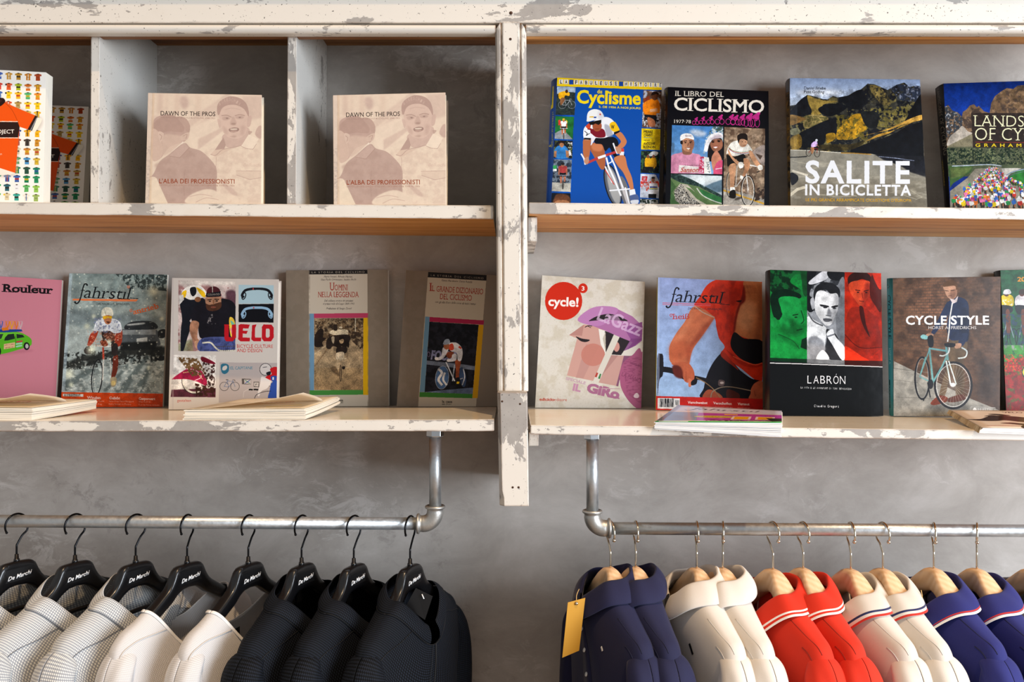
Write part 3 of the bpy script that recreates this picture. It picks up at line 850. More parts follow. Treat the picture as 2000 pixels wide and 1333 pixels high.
    for q in range(10):
        t = q * math.pi / 10; c.L('d0c8bc', 1.6, [(892 - 58 * math.cos(t), 1100 - 140 * math.sin(t)), (892 + 58 * math.cos(t), 1100 + 140 * math.sin(t))], a=.7)
    c.L('d8d4cc', 9, '880,840 876,940 895,1095'); c.L('b0aaa0', 8, '870,940 780,1060 722,1040'); c.L('b0aaa0', 7, '790,850 775,1060'); c.L('d8d4cc', 9, '820,850 900,850 1000,870', sm=1); c.L('201c1a', 10, '1000,870 1015,900 980,920', sm=1)
    c.S('e6e0d2', '684,740 700,680 740,630 800,615 880,640 925,690 930,720 880,745 800,760 740,760 700,740'); c.L('3a7a50', 4, '705,680 760,715 850,725 925,705', sm=1); c.L('b84030', 5, '708,688 760,722 850,734 928,716', sm=1); c.L('30406a', 4, '710,696 762,730 850,742 928,724', sm=1)
    c.S('14120f', '690,750 760,770 850,745 870,800 810,840 780,790 770,850 700,865 690,800'); c.S('c08c66', '705,700 745,770 820,830 850,850 830,875 760,820 705,740'); c.S('c08c66', '900,720 930,720 1000,830 1035,870 1010,910 990,880 930,800')
    c.S('c08c66', '710,860 775,840 765,960 755,1070 725,1070 720,980'); c.S('b07c58', '850,790 900,800 910,870 860,960 840,950 860,880'); c.P('ece6da', '722,1065 765,1065 768,1100 722,1105'); c.P('ece6da', '820,950 850,960 840,990 815,980'); c.S('17130f', '720,1105 768,1095 772,1170 715,1165')
    c.S('e8e2d4', '800,830 840,825 848,870 810,880'); c.S('e8e2d4', '985,860 1025,850 1035,890 1000,900')
    c.E('c69470', 845, 630, 42, 48); c.S('1d1512', '795,620 790,570 830,545 880,555 890,600 885,615 850,600 815,605 805,640'); c.E('1d1512', 838, 625, 5, 4); c.E('1d1512', 868, 628, 5, 4); c.L('7a4838', 4, '850,660 872,658')
    c.photo(.28, '665,484 1058,500 1048,1345 652,1345'); c.photo(.2, '160,466 655,482 642,1345 140,1345')
    c.setclip()
    c.L('06060a', 8, '658,480 648,1345'); c.L('06060a', 8, '150,936 645,946')
    return c

def cv_libro_spine():
    c = Cover('84,130 120,100 95,1345 72,1345', '0a0a0e', (1280, 150, 4.9375), res=2.2)
    c.T('IL LIBRO DEL CICLISMO', 88, 145, 20, 730, 'a9a090', ang=91, serif=1)
    return c

def cv_salite():
    c = Cover('103,105 1273,118 1345,1360 110,1350', '7d7260', (1520, 130, 4.597))
    c.G('90,90 1300,90 1300,420 90,420', '8aa0c4', 'c4cbd2'); c.S('d4d8dc', '150,230 400,200 620,230 700,200 500,260 300,260', soft=18, a=.8)
    m1 = '90,350 155,340 205,290 260,252 320,265 400,290 440,292 490,262 530,275 620,260 700,215 740,205 800,155 860,160 920,185 980,210 1060,165 1130,145 1180,185 1240,170 1290,190 1310,900 90,760'
    c.P('34332c', m1); c.setclip(m1)
    c.Z('90,150 1300,150 1300,760 90,760', '6a6038', 55, .56, .08, .9); c.Z('90,150 1300,150 1300,760 90,760', '14161a', 45, .54, .06)
    c.S('8c7434', '260,260 320,280 400,300 530,310 400,340 380,420 300,430 280,360', a=.9); c.S('7e6c3a', '820,170 900,180 980,260 1000,330 940,340 870,280 830,220', a=.9); c.Z('810,170 1000,180 1000,340 800,330', '2c2a22', 16, .55, .08)
    c.S('14161a', '110,400 180,310 250,270 270,330 300,400 250,440 120,430'); c.S('121418', '540,280 620,262 740,210 750,330 740,380 640,370 600,340'); c.S('101216', '360,370 470,330 600,345 600,380 480,440 390,420')
    c.Z('980,160 1290,170 1290,320 1080,300', '232a38', 26, .4, .15); c.Z('980,160 1290,170 1290,330 1090,300', '6a7080', 16, .62, .08)
    c.S('857344', '230,460 300,425 440,450 420,500 300,545 230,540', a=1); c.Z('230,430 440,450 420,520 230,540', '55502c', 12, .5, .1)
    c.S('7c5c30', '105,430 220,450 240,470 110,520'); c.S('6e6c50', '110,560 170,545 200,580 160,610 110,600')
    c.S('101216', '250,560 420,480 560,450 600,480 520,560 510,600 430,600 400,690 200,720 190,600'); c.S('b0821c', '570,480 630,460 660,430 740,420 760,490 800,545 740,590 690,640 600,650 520,640 530,560 570,520'); c.Z('520,430 800,430 800,650 520,650', '5f5420', 24, .56, .1, .9)
    c.S('a0781c', '430,600 500,590 510,640 440,680 430,650'); c.Z('740,380 1160,350 1160,540 780,540', '6c6230', 20, .52, .1); c.S('17191a', '740,400 840,400 900,420 880,540 800,540 760,480')
    c.Z('990,420 1160,420 1160,520 1000,520', '86743c', 14, .55, .1); c.S('9c7424', '110,640 180,600 210,640 200,720 120,730', a=.7)
    c.S('0d0f13', '1160,440 1220,330 1290,250 1310,440 1140,490'); c.S('b5893a', '1290,430 1200,455 1080,510 960,560 830,600 740,620 860,590 1000,560 1130,510 1295,470'); c.S('a87e30', '1290,455 1100,530 1000,590 880,630 780,665 900,600 1050,560')
    c.P('0b0d12', '1310,480 1150,530 1050,590 900,650 800,680 650,740 640,760 1320,960'); c.S('32280f', '360,700 500,690 640,690 780,660 650,740 400,740', a=.7); c.L('8a6c30', 8, '110,735 250,745 450,755', sm=1)
    c.setclip()
    c.P('8b8576', '100,738 300,742 560,768 830,775 1000,810 1330,985 1350,1360 90,1360'); c.P('17181e', '860,780 1310,800 1335,990 1180,940 1090,880 940,830', soft=4); c.L('a87c30', 9, '560,768 700,772 830,782')
    c.L('d8d2c0', 5, '110,742 300,748 560,766'); c.L('9098b0', 4, '900,800 1050,815 1220,838'); c.G('100,1000 1350,1000 1350,1360 90,1360', '857c6a', '6a604e', soft=40, a=.8)
    c.Z('100,800 1350,1000 1350,1200 100,1200', 'a9a18e', 26, .6, .08, .5, sx=4); c.L('a8a08c', 5, '130,840 300,870 480,860', sm=1); c.L('d0c6b0', 18, '130,930 260,970'); c.L('d6cab0', 26, '110,1150 170,1100 235,1080', sm=0); c.S('14161c', '110,950 170,970 175,1020 120,1060'); c.L('1c1e20', 9, '110,808 180,806 255,800', sm=1)
    c.L('a79e88', 6, '360,1150 600,1130 700,1160 500,1165 380,1150'); c.L('a79e88', 6, '1190,1110 1290,1170 1240,1190 1120,1150')
    c.O('2a2420', 272, 765, 24, 33, 5); c.O('2a2420', 347, 772, 24, 33, 5); c.L('8c2c28', 5, '272,765 300,730 350,728 345,770'); c.S('b07850', '290,720 315,710 318,750 300,778'); c.S('c8a8d8', '295,690 320,665 345,668 350,700 320,715 296,715'); c.L('b07850', 6, '345,690 360,715'); c.E('e8ecf0', 342, 655, 11, 12)
    c.photo(.34, '90,250 1300,150 1335,990 830,780 100,738'); c.photo(.16)
    c.T('SALITE', 242, 1036, 192, 938, 'e9e8e8', ang=.3, bold=.028, sp=1.13); c.T('IN BICICLETTA', 240, 1150, 94, 952, 'e9e8e8', ang=.3, bold=.026, sp=1.12); c.T("LE PIÙ GRANDI ARRAMPICATE CICLISTICHE D'EUROPA", 245, 1208, 26, 950, 'd09a18', ang=.3, bold=.015)
    c.T('Daniel Friebe', 230, 205, 24, 195, '22242c', bold=.015, ang=.4); c.T('Pete Goding', 230, 237, 24, 180, '22242c', bold=.01, ang=.4)
    c.G('90,90 170,90 170,1360 90,1360', '9fb4d0', '9a8f78', a=.12)
    return c

def cv_salite_spine():
    c = Cover('62,150 103,105 110,1350 90,1345', '66563a', (1520, 130, 4.597), res=2.2)
    c.P('6a7684', '50,90 110,90 110,330 60,340'); c.Z('60,340 110,330 110,1350 80,1350', '1c1a16', 26, .5, .1); c.Z('60,340 110,330 110,1350 80,1350', '8a6c30', 22, .6, .1)
    return c

def cv_landscapes():
    c = Cover('108,112 1120,80 1130,1370 175,1370', '0d2c80', (1820, 140, 4.761))
    c.G('100,80 1130,80 1130,420 100,420', '06256c', '1440a8')
    rk = '120,345 150,325 190,380 240,400 275,440 285,395 320,370 345,335 385,320 415,350 430,335 480,390 530,405 545,310 580,240 640,190 690,160 750,170 790,135 870,130 1130,100 1130,900 120,900'
    c.P('80644a', rk); c.setclip(rk); c.Z('100,100 1130,100 1130,800 100,800', '4e4038', 38, .52, .12, .9); c.Z('100,100 1130,100 1130,800 100,800', 'a08060', 26, .62, .08, .8); c.Z('115,330 280,400 280,620 130,640', '3a4048', 16, .45, .12); c.Z('115,330 280,400 290,480 200,560 130,640', 'c8ccd0', 14, .66, .06)
    c.S('c2b6a6', '280,530 240,570 180,620 150,670 150,720 280,690 380,610 330,580'); c.P('8d8468', '150,720 380,600 400,740 150,760'); c.Z('560,170 1130,130 1130,420 540,420', '6f573c', 20, .5, .14, .6)
    c.P('5a6048', '140,730 1130,720 1130,900 150,900', soft=6); c.Z('140,740 1130,740 1130,910 150,910', '1c2c20', 16, .48, .08); c.Z('140,740 1130,740 1130,910 150,910', '7c8258', 12, .64, .08)
    c.setclip(); c.R('566044', 120, 890, 1140, 1000); c.P('3c5c30', '155,905 380,905 360,960 200,1060 170,1100'); c.P('6f7a42', '170,920 380,915 300,990 180,1020', soft=5, a=.7)
    c.L('b8c4cc', 10, '190,905 330,900 520,892 640,905', sm=1); c.P('cfc8bc', '640,925 830,925 740,960 690,1010 650,1000'); c.P('98907e', '170,1130 330,1010 400,930 640,915 660,1010 720,1060 1130,1120 1130,1370 170,1370')
    c.S('2d7a30', '720,1000 800,950 900,930 1130,930 1130,1110 850,1090 720,1060'); c.L('8c9ca8', 12, '670,1010 730,965 850,935 1000,910', sm=1); c.L('5c6870', 5, '680,1030 740,985 850,955', sm=1)
    r = random.Random(5)
    cols = ['f0ecea', 'e8c820', '3558b0', 'd03a30', 'e878a8', 'f0ecea', '3a70c0', 'e87830', 'f4f0e8', '2f9a50', 'c8407c', 'e8e4e0']
    for i in range(330):
        t = (i / 330) ** 1.25
        yy = 915 + t * 330; cx_ = 560 - 40 * t; hw = 70 + 620 * t
        x = cx_ - hw * .55 + r.random() * hw * (1.0 + .9 * t); k = 9 + 28 * t
        if x < 190 + 10: x = 200 + r.random() * 60
        cc = r.choice(cols)
        c.E('2a2420', x, yy + k * 1.6, k * .3, k * .9, a=.6 + .3 * t); c.E('b07048', x + k * .3, yy + k * 1.1, k * .18, k * .5)
        c.S(cc, [(x - k * .6, yy - k * .1), (x + k * .4, yy - k * .3), (x + k * .6, yy + k * .5), (x - k * .3, yy + k * .8)]); c.E(r.choice(cols), x + r.uniform(-.3, .3) * k, yy - k * .45, k * .3, k * .26)
    c.img *= .92; c.photo(.30)
    c.P('2b2320', '360,405 1130,408 1130,742 378,735'); c.Z('360,405 1130,408 1130,742 378,735', '3f332c', 30, .55, .1, .6)
    c.T('LANDSCAPES', 392, 535, 108, 890, 'f0ecc0', serif=1, ang=.6, bold=-.012); c.T('OF CYCLING', 396, 665, 118, 900, 'f0ecc0', serif=1, ang=.6, bold=-.012)
    c.L('8c2c28', 5, '400,684 1130,690'); c.T('GRAHAM WATSON', 400, 727, 30, 950, 'e8c81c', sp=1.9, ang=.4, bold=.02)
    return c

def cv_landscapes_spine():
    c = Cover('32,160 108,112 175,1370 130,1370', '0a0a0c', (1820, 140, 4.761), res=2.2)
    c.T('LANDSCAPES OF CYCLING', 42, 185, 32, 770, '8a8274', ang=83.5, serif=1, bold=-.01); c.T('WATSON', 103, 985, 15, 185, 'a88a20', ang=84, bold=.02)
    return c

def cv_pink():
    c = Cover('-520,130 463,184 415,1075 -540,1075', 'cf8290', (0, 500, 3.921))
    c.T('Rouleur', 36, 281, 58, 362, '171116', ang=2.2, serif=2, bold=.03)
    c.S('b46a7a', '-200,770 20,740 220,730 240,745 60,770 -100,790', soft=8, a=.6)
    c.S('58b222', '-260,600 60,592 150,598 200,618 240,650 243,690 225,705 160,728 10,768 -260,790'); c.P('6cc830', '-200,600 130,600 200,622 100,632 20,655 -200,650')
    c.P('1c2c22', '48,640 70,615 115,610 122,648 70,662 42,664'); c.P('1c2c22', '132,612 180,618 192,636 136,646'); c.P('2a3a30', '-60,620 35,612 20,650 -60,655')
    c.L('2f7a10', 4, '125,610 130,720'); c.E('14141a', 207, 705, 22, 30); c.E('b8b8b0', 209, 705, 12, 18); c.E('14141a', 0, 745, 18, 34)
    c.P('e0b888', '40,690 122,676 120,716 38,730'); c.T('citroen', 46, 702, 8, 70, '5a2a1a', ang=-8); c.T('gitane', 50, 722, 8, 60, '5a2a1a', ang=-8); c.P('c03a40', '132,668 178,660 178,672 132,680'); c.P('9ad6b0', '128,684 176,676 176,688 128,696'); c.P('9ad6b0', '128,704 174,694 174,706 128,716')
    c.P('1f3f8c', '-40,578 170,576 178,592 60,600 -40,600'); 
    for x, q in ((5, '3a60b0'), (55, 'e07818'), (85, 'e8a018'), (120, 'e07818'), (150, 'c8b0b0')): c.O(q, x + 12, 540, 14, 28, 3, ang=15, a=.8); c.L(q, 7, [(x, 515), (x + 14, 575)]); c.L(q, 6, [(x + 26, 515), (x + 12, 575)])
    c.P('e07818', '20,568 60,560 80,582 30,588')
    return c

def fahrstil_logo(c, x, y, k, col):
    """italic swash lettering; (x,y) baseline start of the a, k = x-height"""
    c.T('ahrstıl', x, y, k * 1.52, k * 6.05, col, ang=2.0 if k > 40 else 2, sh=.24, serif=1, bold=-.004)
    c.L(col, k * .17, [(x + k * .52, y - k * 1.75), (x + k * .25, y - k * 1.85), (x - k * .0, y - k * 1.5), (x - k * .35, y - k * .1), (x - k * .62, y + k * .55), (x - k * .95, y + k * .75), (x - k * 1.15, y + k * .6)], sm=1)
    c.E(col, x + k * .5, y - k * 1.68, k * .12, k * .12); c.E(col, x - k * 1.12, y + k * .58, k * .13, k * .12)
    c.L(col, k * .1, [(x - k * .35, y - k * 1.0), (x + k * .2, y - k * 1.0)])

def cv_winter():
    c = Cover('530,135 1282,145 1245,1172 463,1160', '98a4a0', (0, 500, 3.921))
    c.G('460,130 1300,130 1300,700 460,700', '84948f', 'b2bab2'); c.Z('460,130 1290,130 1290,760 460,760', '6f807e', 60, .55, .2, .6)
    c.Z('880,135 1285,140 1285,270 1000,250', '35403f', 16, .5, .08); c.S('707c7c', '480,430 620,415 800,450 1000,440 1100,470 1280,470 1280,560 480,520', soft=12, a=.8)
    c.P('a2aca6', '480,560 1280,560 1260,1060 465,1045', soft=8); c.S('30322e', '490,830 640,760 740,750 900,720 1000,700 1250,690 1250,760 900,760 700,830 520,860', soft=8); c.Z('470,740 1250,690 1250,800 470,880', '262826', 18, .5, .1)
    for p in ('1120,760 1150,760 960,1050 890,1040', '1010,780 1040,780 820,1040 790,1040', '1150,800 1180,800 1090,1050 1020,1050', '480,960 700,860 730,870 500,1040'): c.P('4e5a58', p, soft=6, a=.75)
    c.Z('470,800 1255,800 1255,1050 465,1045', 'd8dcd0', 24, .6, .1, .6); c.Z('470,800 1255,800 1255,1050 465,1045', '59635f', 18, .6, .1, .5, sx=2)
    # car
    c.S('52585a', '930,560 1180,555 1215,620 1205,690 930,690 915,620'); c.S('2a2e30', '965,560 1000,505 1160,498 1200,555'); c.P('888e8c', '940,565 1195,560 1195,600 940,600'); c.P('d4d6cc', '1048,630 1130,620 1130,658 1048,662'); c.P('1e2020', '930,660 1205,650 1190,715 920,720', soft=4); c.S('b8bcb6', '985,520 1100,508 1100,520 985,530', soft=3); c.S('242626', '1215,570 1265,560 1262,620 1215,620'); c.S('1d1f1f', '1190,770 1262,765 1262,795 1195,795', soft=2)
    # bike
    c.O('16161a', 745, 930, 40, 138, 9, ang=5); c.O('2a2a2c', 752, 930, 34, 128, 3, ang=5); c.L('a83c28', 14, '792,690 795,790'); c.L('c8c4b8', 10, '795,790 790,950'); c.L('c8c4b8', 6, '850,780 850,900'); c.L('d8d8cc', 12, '750,685 800,690 860,690')
    c.S('6e2c1c', '870,770 905,760 905,860 880,930 855,930 865,850'); c.S('7a3520', '770,650 810,640 830,680 790,690'); c.S('a09070', '850,935 892,930 890,990 855,1000'); c.S('c8b070', '858,960 885,955 884,985 860,990')
    c.S('2c2622', '785,560 890,560 900,640 880,690 860,760 850,660 820,620 795,650'); c.S('5c3022', '800,590 890,590 880,640 830,650')
    c.S('9a3420', '700,590 755,560 740,620 700,680 670,690 680,640'); c.S('9a3420', '890,570 935,560 938,640 915,690 885,670'); c.Z('670,560 940,560 940,690 670,690', 'c88868', 8, .62, .06, .8)
    c.S('d6dadc', '720,560 745,490 800,470 880,480 925,510 932,575 880,590 840,570 780,575 745,570'); c.Z('720,470 930,470 930,590 720,590', '6c7490', 14, .6, .08, .8)
    c.S('2b2422', '645,720 665,690 690,690 700,740 680,750 655,745'); c.S('2b2422', '860,700 880,665 905,680 900,750 870,760')
    c.E('b0704c', 828, 480, 30, 42); c.P('d8a41c', '788,458 862,458 858,480 830,472 792,484'); c.S('5a3020', '815,500 845,500 835,515'); c.S('d6d2bc', '780,460 785,410 820,390 860,405 868,455 825,450'); c.L('8a8670', 4, '800,400 815,450')
    r = random.Random(3)
    for i in range(300):
        k = r.choice([3, 3, 3, 5, 6]); c.E('e8ecda', r.uniform(465, 1280), r.uniform(140, 1050), k, soft=k * .3, a=.75)
    for x, y, k in ((1170, 270, 36), (670, 535, 20), (700, 715, 34), (530, 905, 34), (545, 985, 18), (1140, 858, 14), (720, 460, 16), (840, 650, 16), (1240, 480, 16)): c.E('e6e8c8', x, y, k, soft=k * .5, a=.8)
    c.P('a9bcc4', '530,135 556,137 490,1160 463,1158', a=.55)
    c.P('cf4314', '463,1043 1250,1056 1245,1175 458,1162'); c.P('e4e0d4', '482,1056 640,1060 640,1080 482,1076')
    for i in range(26): c.L('2a2420', 1.6 + (i * 7 % 3), [(492 + i * 5, 1058), (492 + i * 5, 1078)])
    for t, x, w_ in (('Winden', 668, 105), ('Geliebt', 840, 82), ('Gesponsert', 1065, 124)): c.T(t, x, 1096 + (x - 668) * .02, 20, w_, 'f0c8b8', serif=1, bold=.03, ang=1)
    for t, x, y, w_ in (('Jens Voigt flucht', 670, 1118, 130), ('Berlin und Prag', 668, 1142, 115), ('Santa Cruz Team Managerin', 838, 1120, 190), ('Kathy Sessler im Porträt', 836, 1142, 170), ('Was Redt ihr', 1063, 1124, 95), ('Tour de France bedeutet', 1062, 1148, 160)): c.T(t, x, y, 11, w_, 'eaa890', ang=1)
    c.photo(.24)
    c.P('e07a48', '560,326 1060,332 1045,348 555,340')
    fahrstil_logo(c, 640, 320, 57, '14181a'); c.O('d8683c', 986, 238, 8, 8, 5); c.L('14181a', 5, '1000,322 1060,326')
    c.T('DAS RADKULTURMAGAZIN', 742, 372, 15, 255, '2a302e', ang=.8); c.T('antrieb', 1025, 446, 38, 198, 'dc5c1c', ang=-14, serif=2, bold=.01); c.O('dc5c1c', 1005, 416, 8, 9, 4)
    return c

def cv_velo():
    c = Cover('62,92 880,104 862,1110 35,1105', 'cfc5bb', (320, 520, 3.921))
    ph = '113,112 553,120 550,657 110,655'
    c.P('c8b4ac', ph); c.setclip(ph); c.Z(ph, '8c5a58', 55, .55, .1, .8); c.R('e0d6ca', 110, 110, 560, 150, soft=10); c.P('6a7448', '110,600 220,560 230,657 110,657', soft=6, a=.6)
    c.S('5a3a44', '480,200 553,200 553,330 500,300', soft=6); c.S('14161e', '120,270 140,230 200,220 320,260 300,330 200,420 160,560 130,640 135,500 140,400'); c.S('14161e', '140,430 210,440 180,560 150,655 130,655')
    c.S('ece6da', '140,200 190,155 270,150 320,190 325,230 280,250 200,260 150,230'); c.S('e8b818', '135,240 145,200 175,190 165,240'); c.S('e8b818', '250,165 310,200 320,240 290,230'); c.S('16181e', '205,170 245,165 250,210 225,235 205,210'); c.E('8a5838', 262, 258, 24, 20); c.P('d8d4cc', '118,230 150,220 155,260 120,300')
    c.S('15131a', '225,330 320,270 450,250 553,310 553,560 460,560 300,560 270,520 260,440 215,420')
    c.S('a8765a', '215,425 270,435 262,500 262,560 310,600 300,635 240,600 200,500'); c.S('8a5a42', '200,480 240,560 250,600 215,540', soft=4, a=.7); c.S('c09070', '240,580 300,580 305,625 250,635')
    c.S('4a5488', '290,560 470,545 550,570 540,657 280,657'); c.Z('290,560 550,560 550,657 280,657', '2c3460', 24, .5, .15, .7); c.L('cfc8b4', 12, '300,592 360,590 400,630 440,652 550,650', sm=1); c.L('4c4440', 4, '400,620 550,615')
    for i in range(9): c.L('3c3634', 2, [(410 + i * 16, 618), (412 + i * 16, 655)])
    c.S('a87a5e', '328,240 430,225 440,290 410,335 350,335 325,295'); c.S('4a2c1e', '325,290 350,300 400,290 440,280 440,320 400,345 350,345 328,325'); c.E('7c4434', 382, 318, 20, 8); c.L('2a1a14', 7, '338,262 368,258'); c.L('2a1a14', 7, '392,256 425,258'); c.E('1c1412', 355, 272, 9, 5); c.E('1c1412', 408, 270, 9, 5); c.L('845438', 8, '382,262 382,295')
    c.S('4a1c22', '328,215 340,175 385,158 425,175 438,210 435,235 330,238'); c.L('d8d4c4', 5, '375,160 376,205'); c.P('14131a', '325,212 438,196 438,235 328,240'); c.T('COLNAGO', 338, 230, 15, 92, 'b8b0a0', ang=-3)
    c.Z('335,370 400,370 400,450 335,450', '8c8480', 14, .6, .05, .8)
    c.S('e8c040', '505,400 530,400 548,440 545,520 520,550 505,480'); c.S('50b8b0', '512,420 545,450 540,500', a=.8); c.S('d870a0', '510,480 540,490 530,540', a=.7)
    c.photo(.24, ph)
    c.setclip()
    c.P('a8c4cc', '575,145 842,150 842,290 575,292'); c.P('0c0c12', '575,295 842,292 840,436 575,433')
    for col, oy in (('14141a', 0), ('8fb2cc', 145)):
        c.L(col, 19, [(612, 240 + oy), (602, 225 + oy), (625, 190 + oy), (670, 178 + oy), (710, 176 + oy), (760, 178 + oy), (800, 190 + oy), (826, 225 + oy), (818, 240 + oy)], sm=1)
        c.O(col, 615, 232 + oy, 13, 26, 8, ang=18); c.O(col, 816, 232 + oy, 13, 26, 8, ang=-18)
    c.R('c04040', 682, 170, 690, 184); c.R('c04040', 686, 316, 694, 328)
    red = 'bc1420'
    def letter(pp): c.P(red, pp)
    letter('466,450 500,450 500,545 515,552 524,545 524,452 556,450 556,550 530,580 480,580 466,560')
    letter('575,455 592,447 660,452 650,482 610,480 606,498 645,500 636,522 606,520 606,550 662,552 660,580 590,580 572,565')
    letter('678,455 712,450 700,480 700,550 748,552 745,580 690,580 672,565'); letter('765,450 825,452 842,475 842,550 822,580 768,580 752,560 752,470'); c.P('cfc5bb', '785,482 806,482 812,495 812,540 802,552 786,552 782,540 782,495')
    c.T('BICYCLE CULTURE', 562, 629, 26, 274, 'c03028', ang=.4); c.T('AND DESIGN', 562, 662, 26, 192, 'c03028', ang=.4)
    c.P('d8d0c6', '75,684 403,688 398,1008 52,1005'); c.P('5a2a38', '60,950 400,938 398,1008 52,1005')
    c.O('d8d0c0', 235, 880, 88, 92, 16); c.O('2a2226', 235, 880, 96, 101, 5); c.L('2a2226', 3, '160,850 320,900'); c.S('a01c40', '65,865 180,790 260,780 320,850 330,920 260,890 180,870 100,870'); c.L('e0a8b0', 7, '170,790 240,800 290,850 240,880', sm=1); c.L('d8a070', 6, '150,820 240,815 300,870', sm=1)
    c.Z('100,700 260,710 330,830 220,850 150,760', '6a4c2c', 14, .42, .1); c.Z('290,710 395,760 390,950 330,950', '3a2420', 12, .5, .1); c.S('6e1024', '285,705 310,700 390,740 385,755 300,735'); c.Z('240,900 395,940 395,1000 250,1000', '3c2018', 14, .42, .1)
    c.photo(.35, '75,684 403,688 398,1008 52,1005')
    c.T('gestalten', 103, 1042, 20, 106, 'c04a3c')
    c.P('b3a7a2', '430,741 868,745 862,1020 424,1050'); c.S('2f6a80', '440,760 470,750 500,765 498,810 470,830 445,815'); c.S('cfc5bb', '455,775 480,765 488,780 475,800 452,800'); c.T('EL CAPITANE', 513, 795, 22, 168, '3c7c90', serif=1)
    c.bike(465, 925, 33, '5a6a88', '3a3434', wd=3.4)
    c.P('4a4440', '600,865 670,868 670,910 600,908', a=.9); c.P('bdb2ab', '618,872 668,874 668,906 618,904'); c.L('3a8060', 5, '625,878 660,902'); c.L('304a90', 5, '660,878 625,902')
    for x, y, t in ((690, 890, 'P'), (782, 885, 'A')): c.P('2e2a28', [(x, y), (x + 42, y), (x + 40, y + 40), (x, y + 38)]); c.P('c2b8b0', [(x + 4, y + 4), (x + 38, y + 4), (x + 36, y + 36), (x + 4, y + 34)]); c.T(t, x + 14, y + 28, 15, 12, '2a2626')
    c.L('1c1a1a', 12, '655,948 680,950'); c.L('1c1a1a', 12, '692,948 722,950'); c.L('c8c0ba', 4, '610,1010 615,965 660,940 720,935')
    c.S('cfc6c0', '735,790 760,750 800,750 822,780 825,830 790,845 750,830'); c.O('1c1c22', 780, 795, 44, 46, 4); c.L('1c1c22', 4, '760,780 790,775'); c.S('1c1c22', '785,820 820,810 815,838 795,842'); c.S('c01820', '815,790 868,780 868,880 830,880 780,865 790,845 825,830'); c.S('2a4a9c', '820,850 862,845 858,880 830,885'); c.T('1', 832, 875, 22, 10, 'e8e4e0'); c.S('2a4a9c', '825,900 866,880 862,1020 800,1020 810,960')
    c.S('ddd6d0', '750,850 800,870 825,890 790,940 750,960 730,1000 720,980 740,900'); c.L('1c1c22', 4, '690,1040 710,990 770,965 820,960', sm=1)
    c.R('b9aea6', 62, 92, 76, 1110, a=.4)
    return c

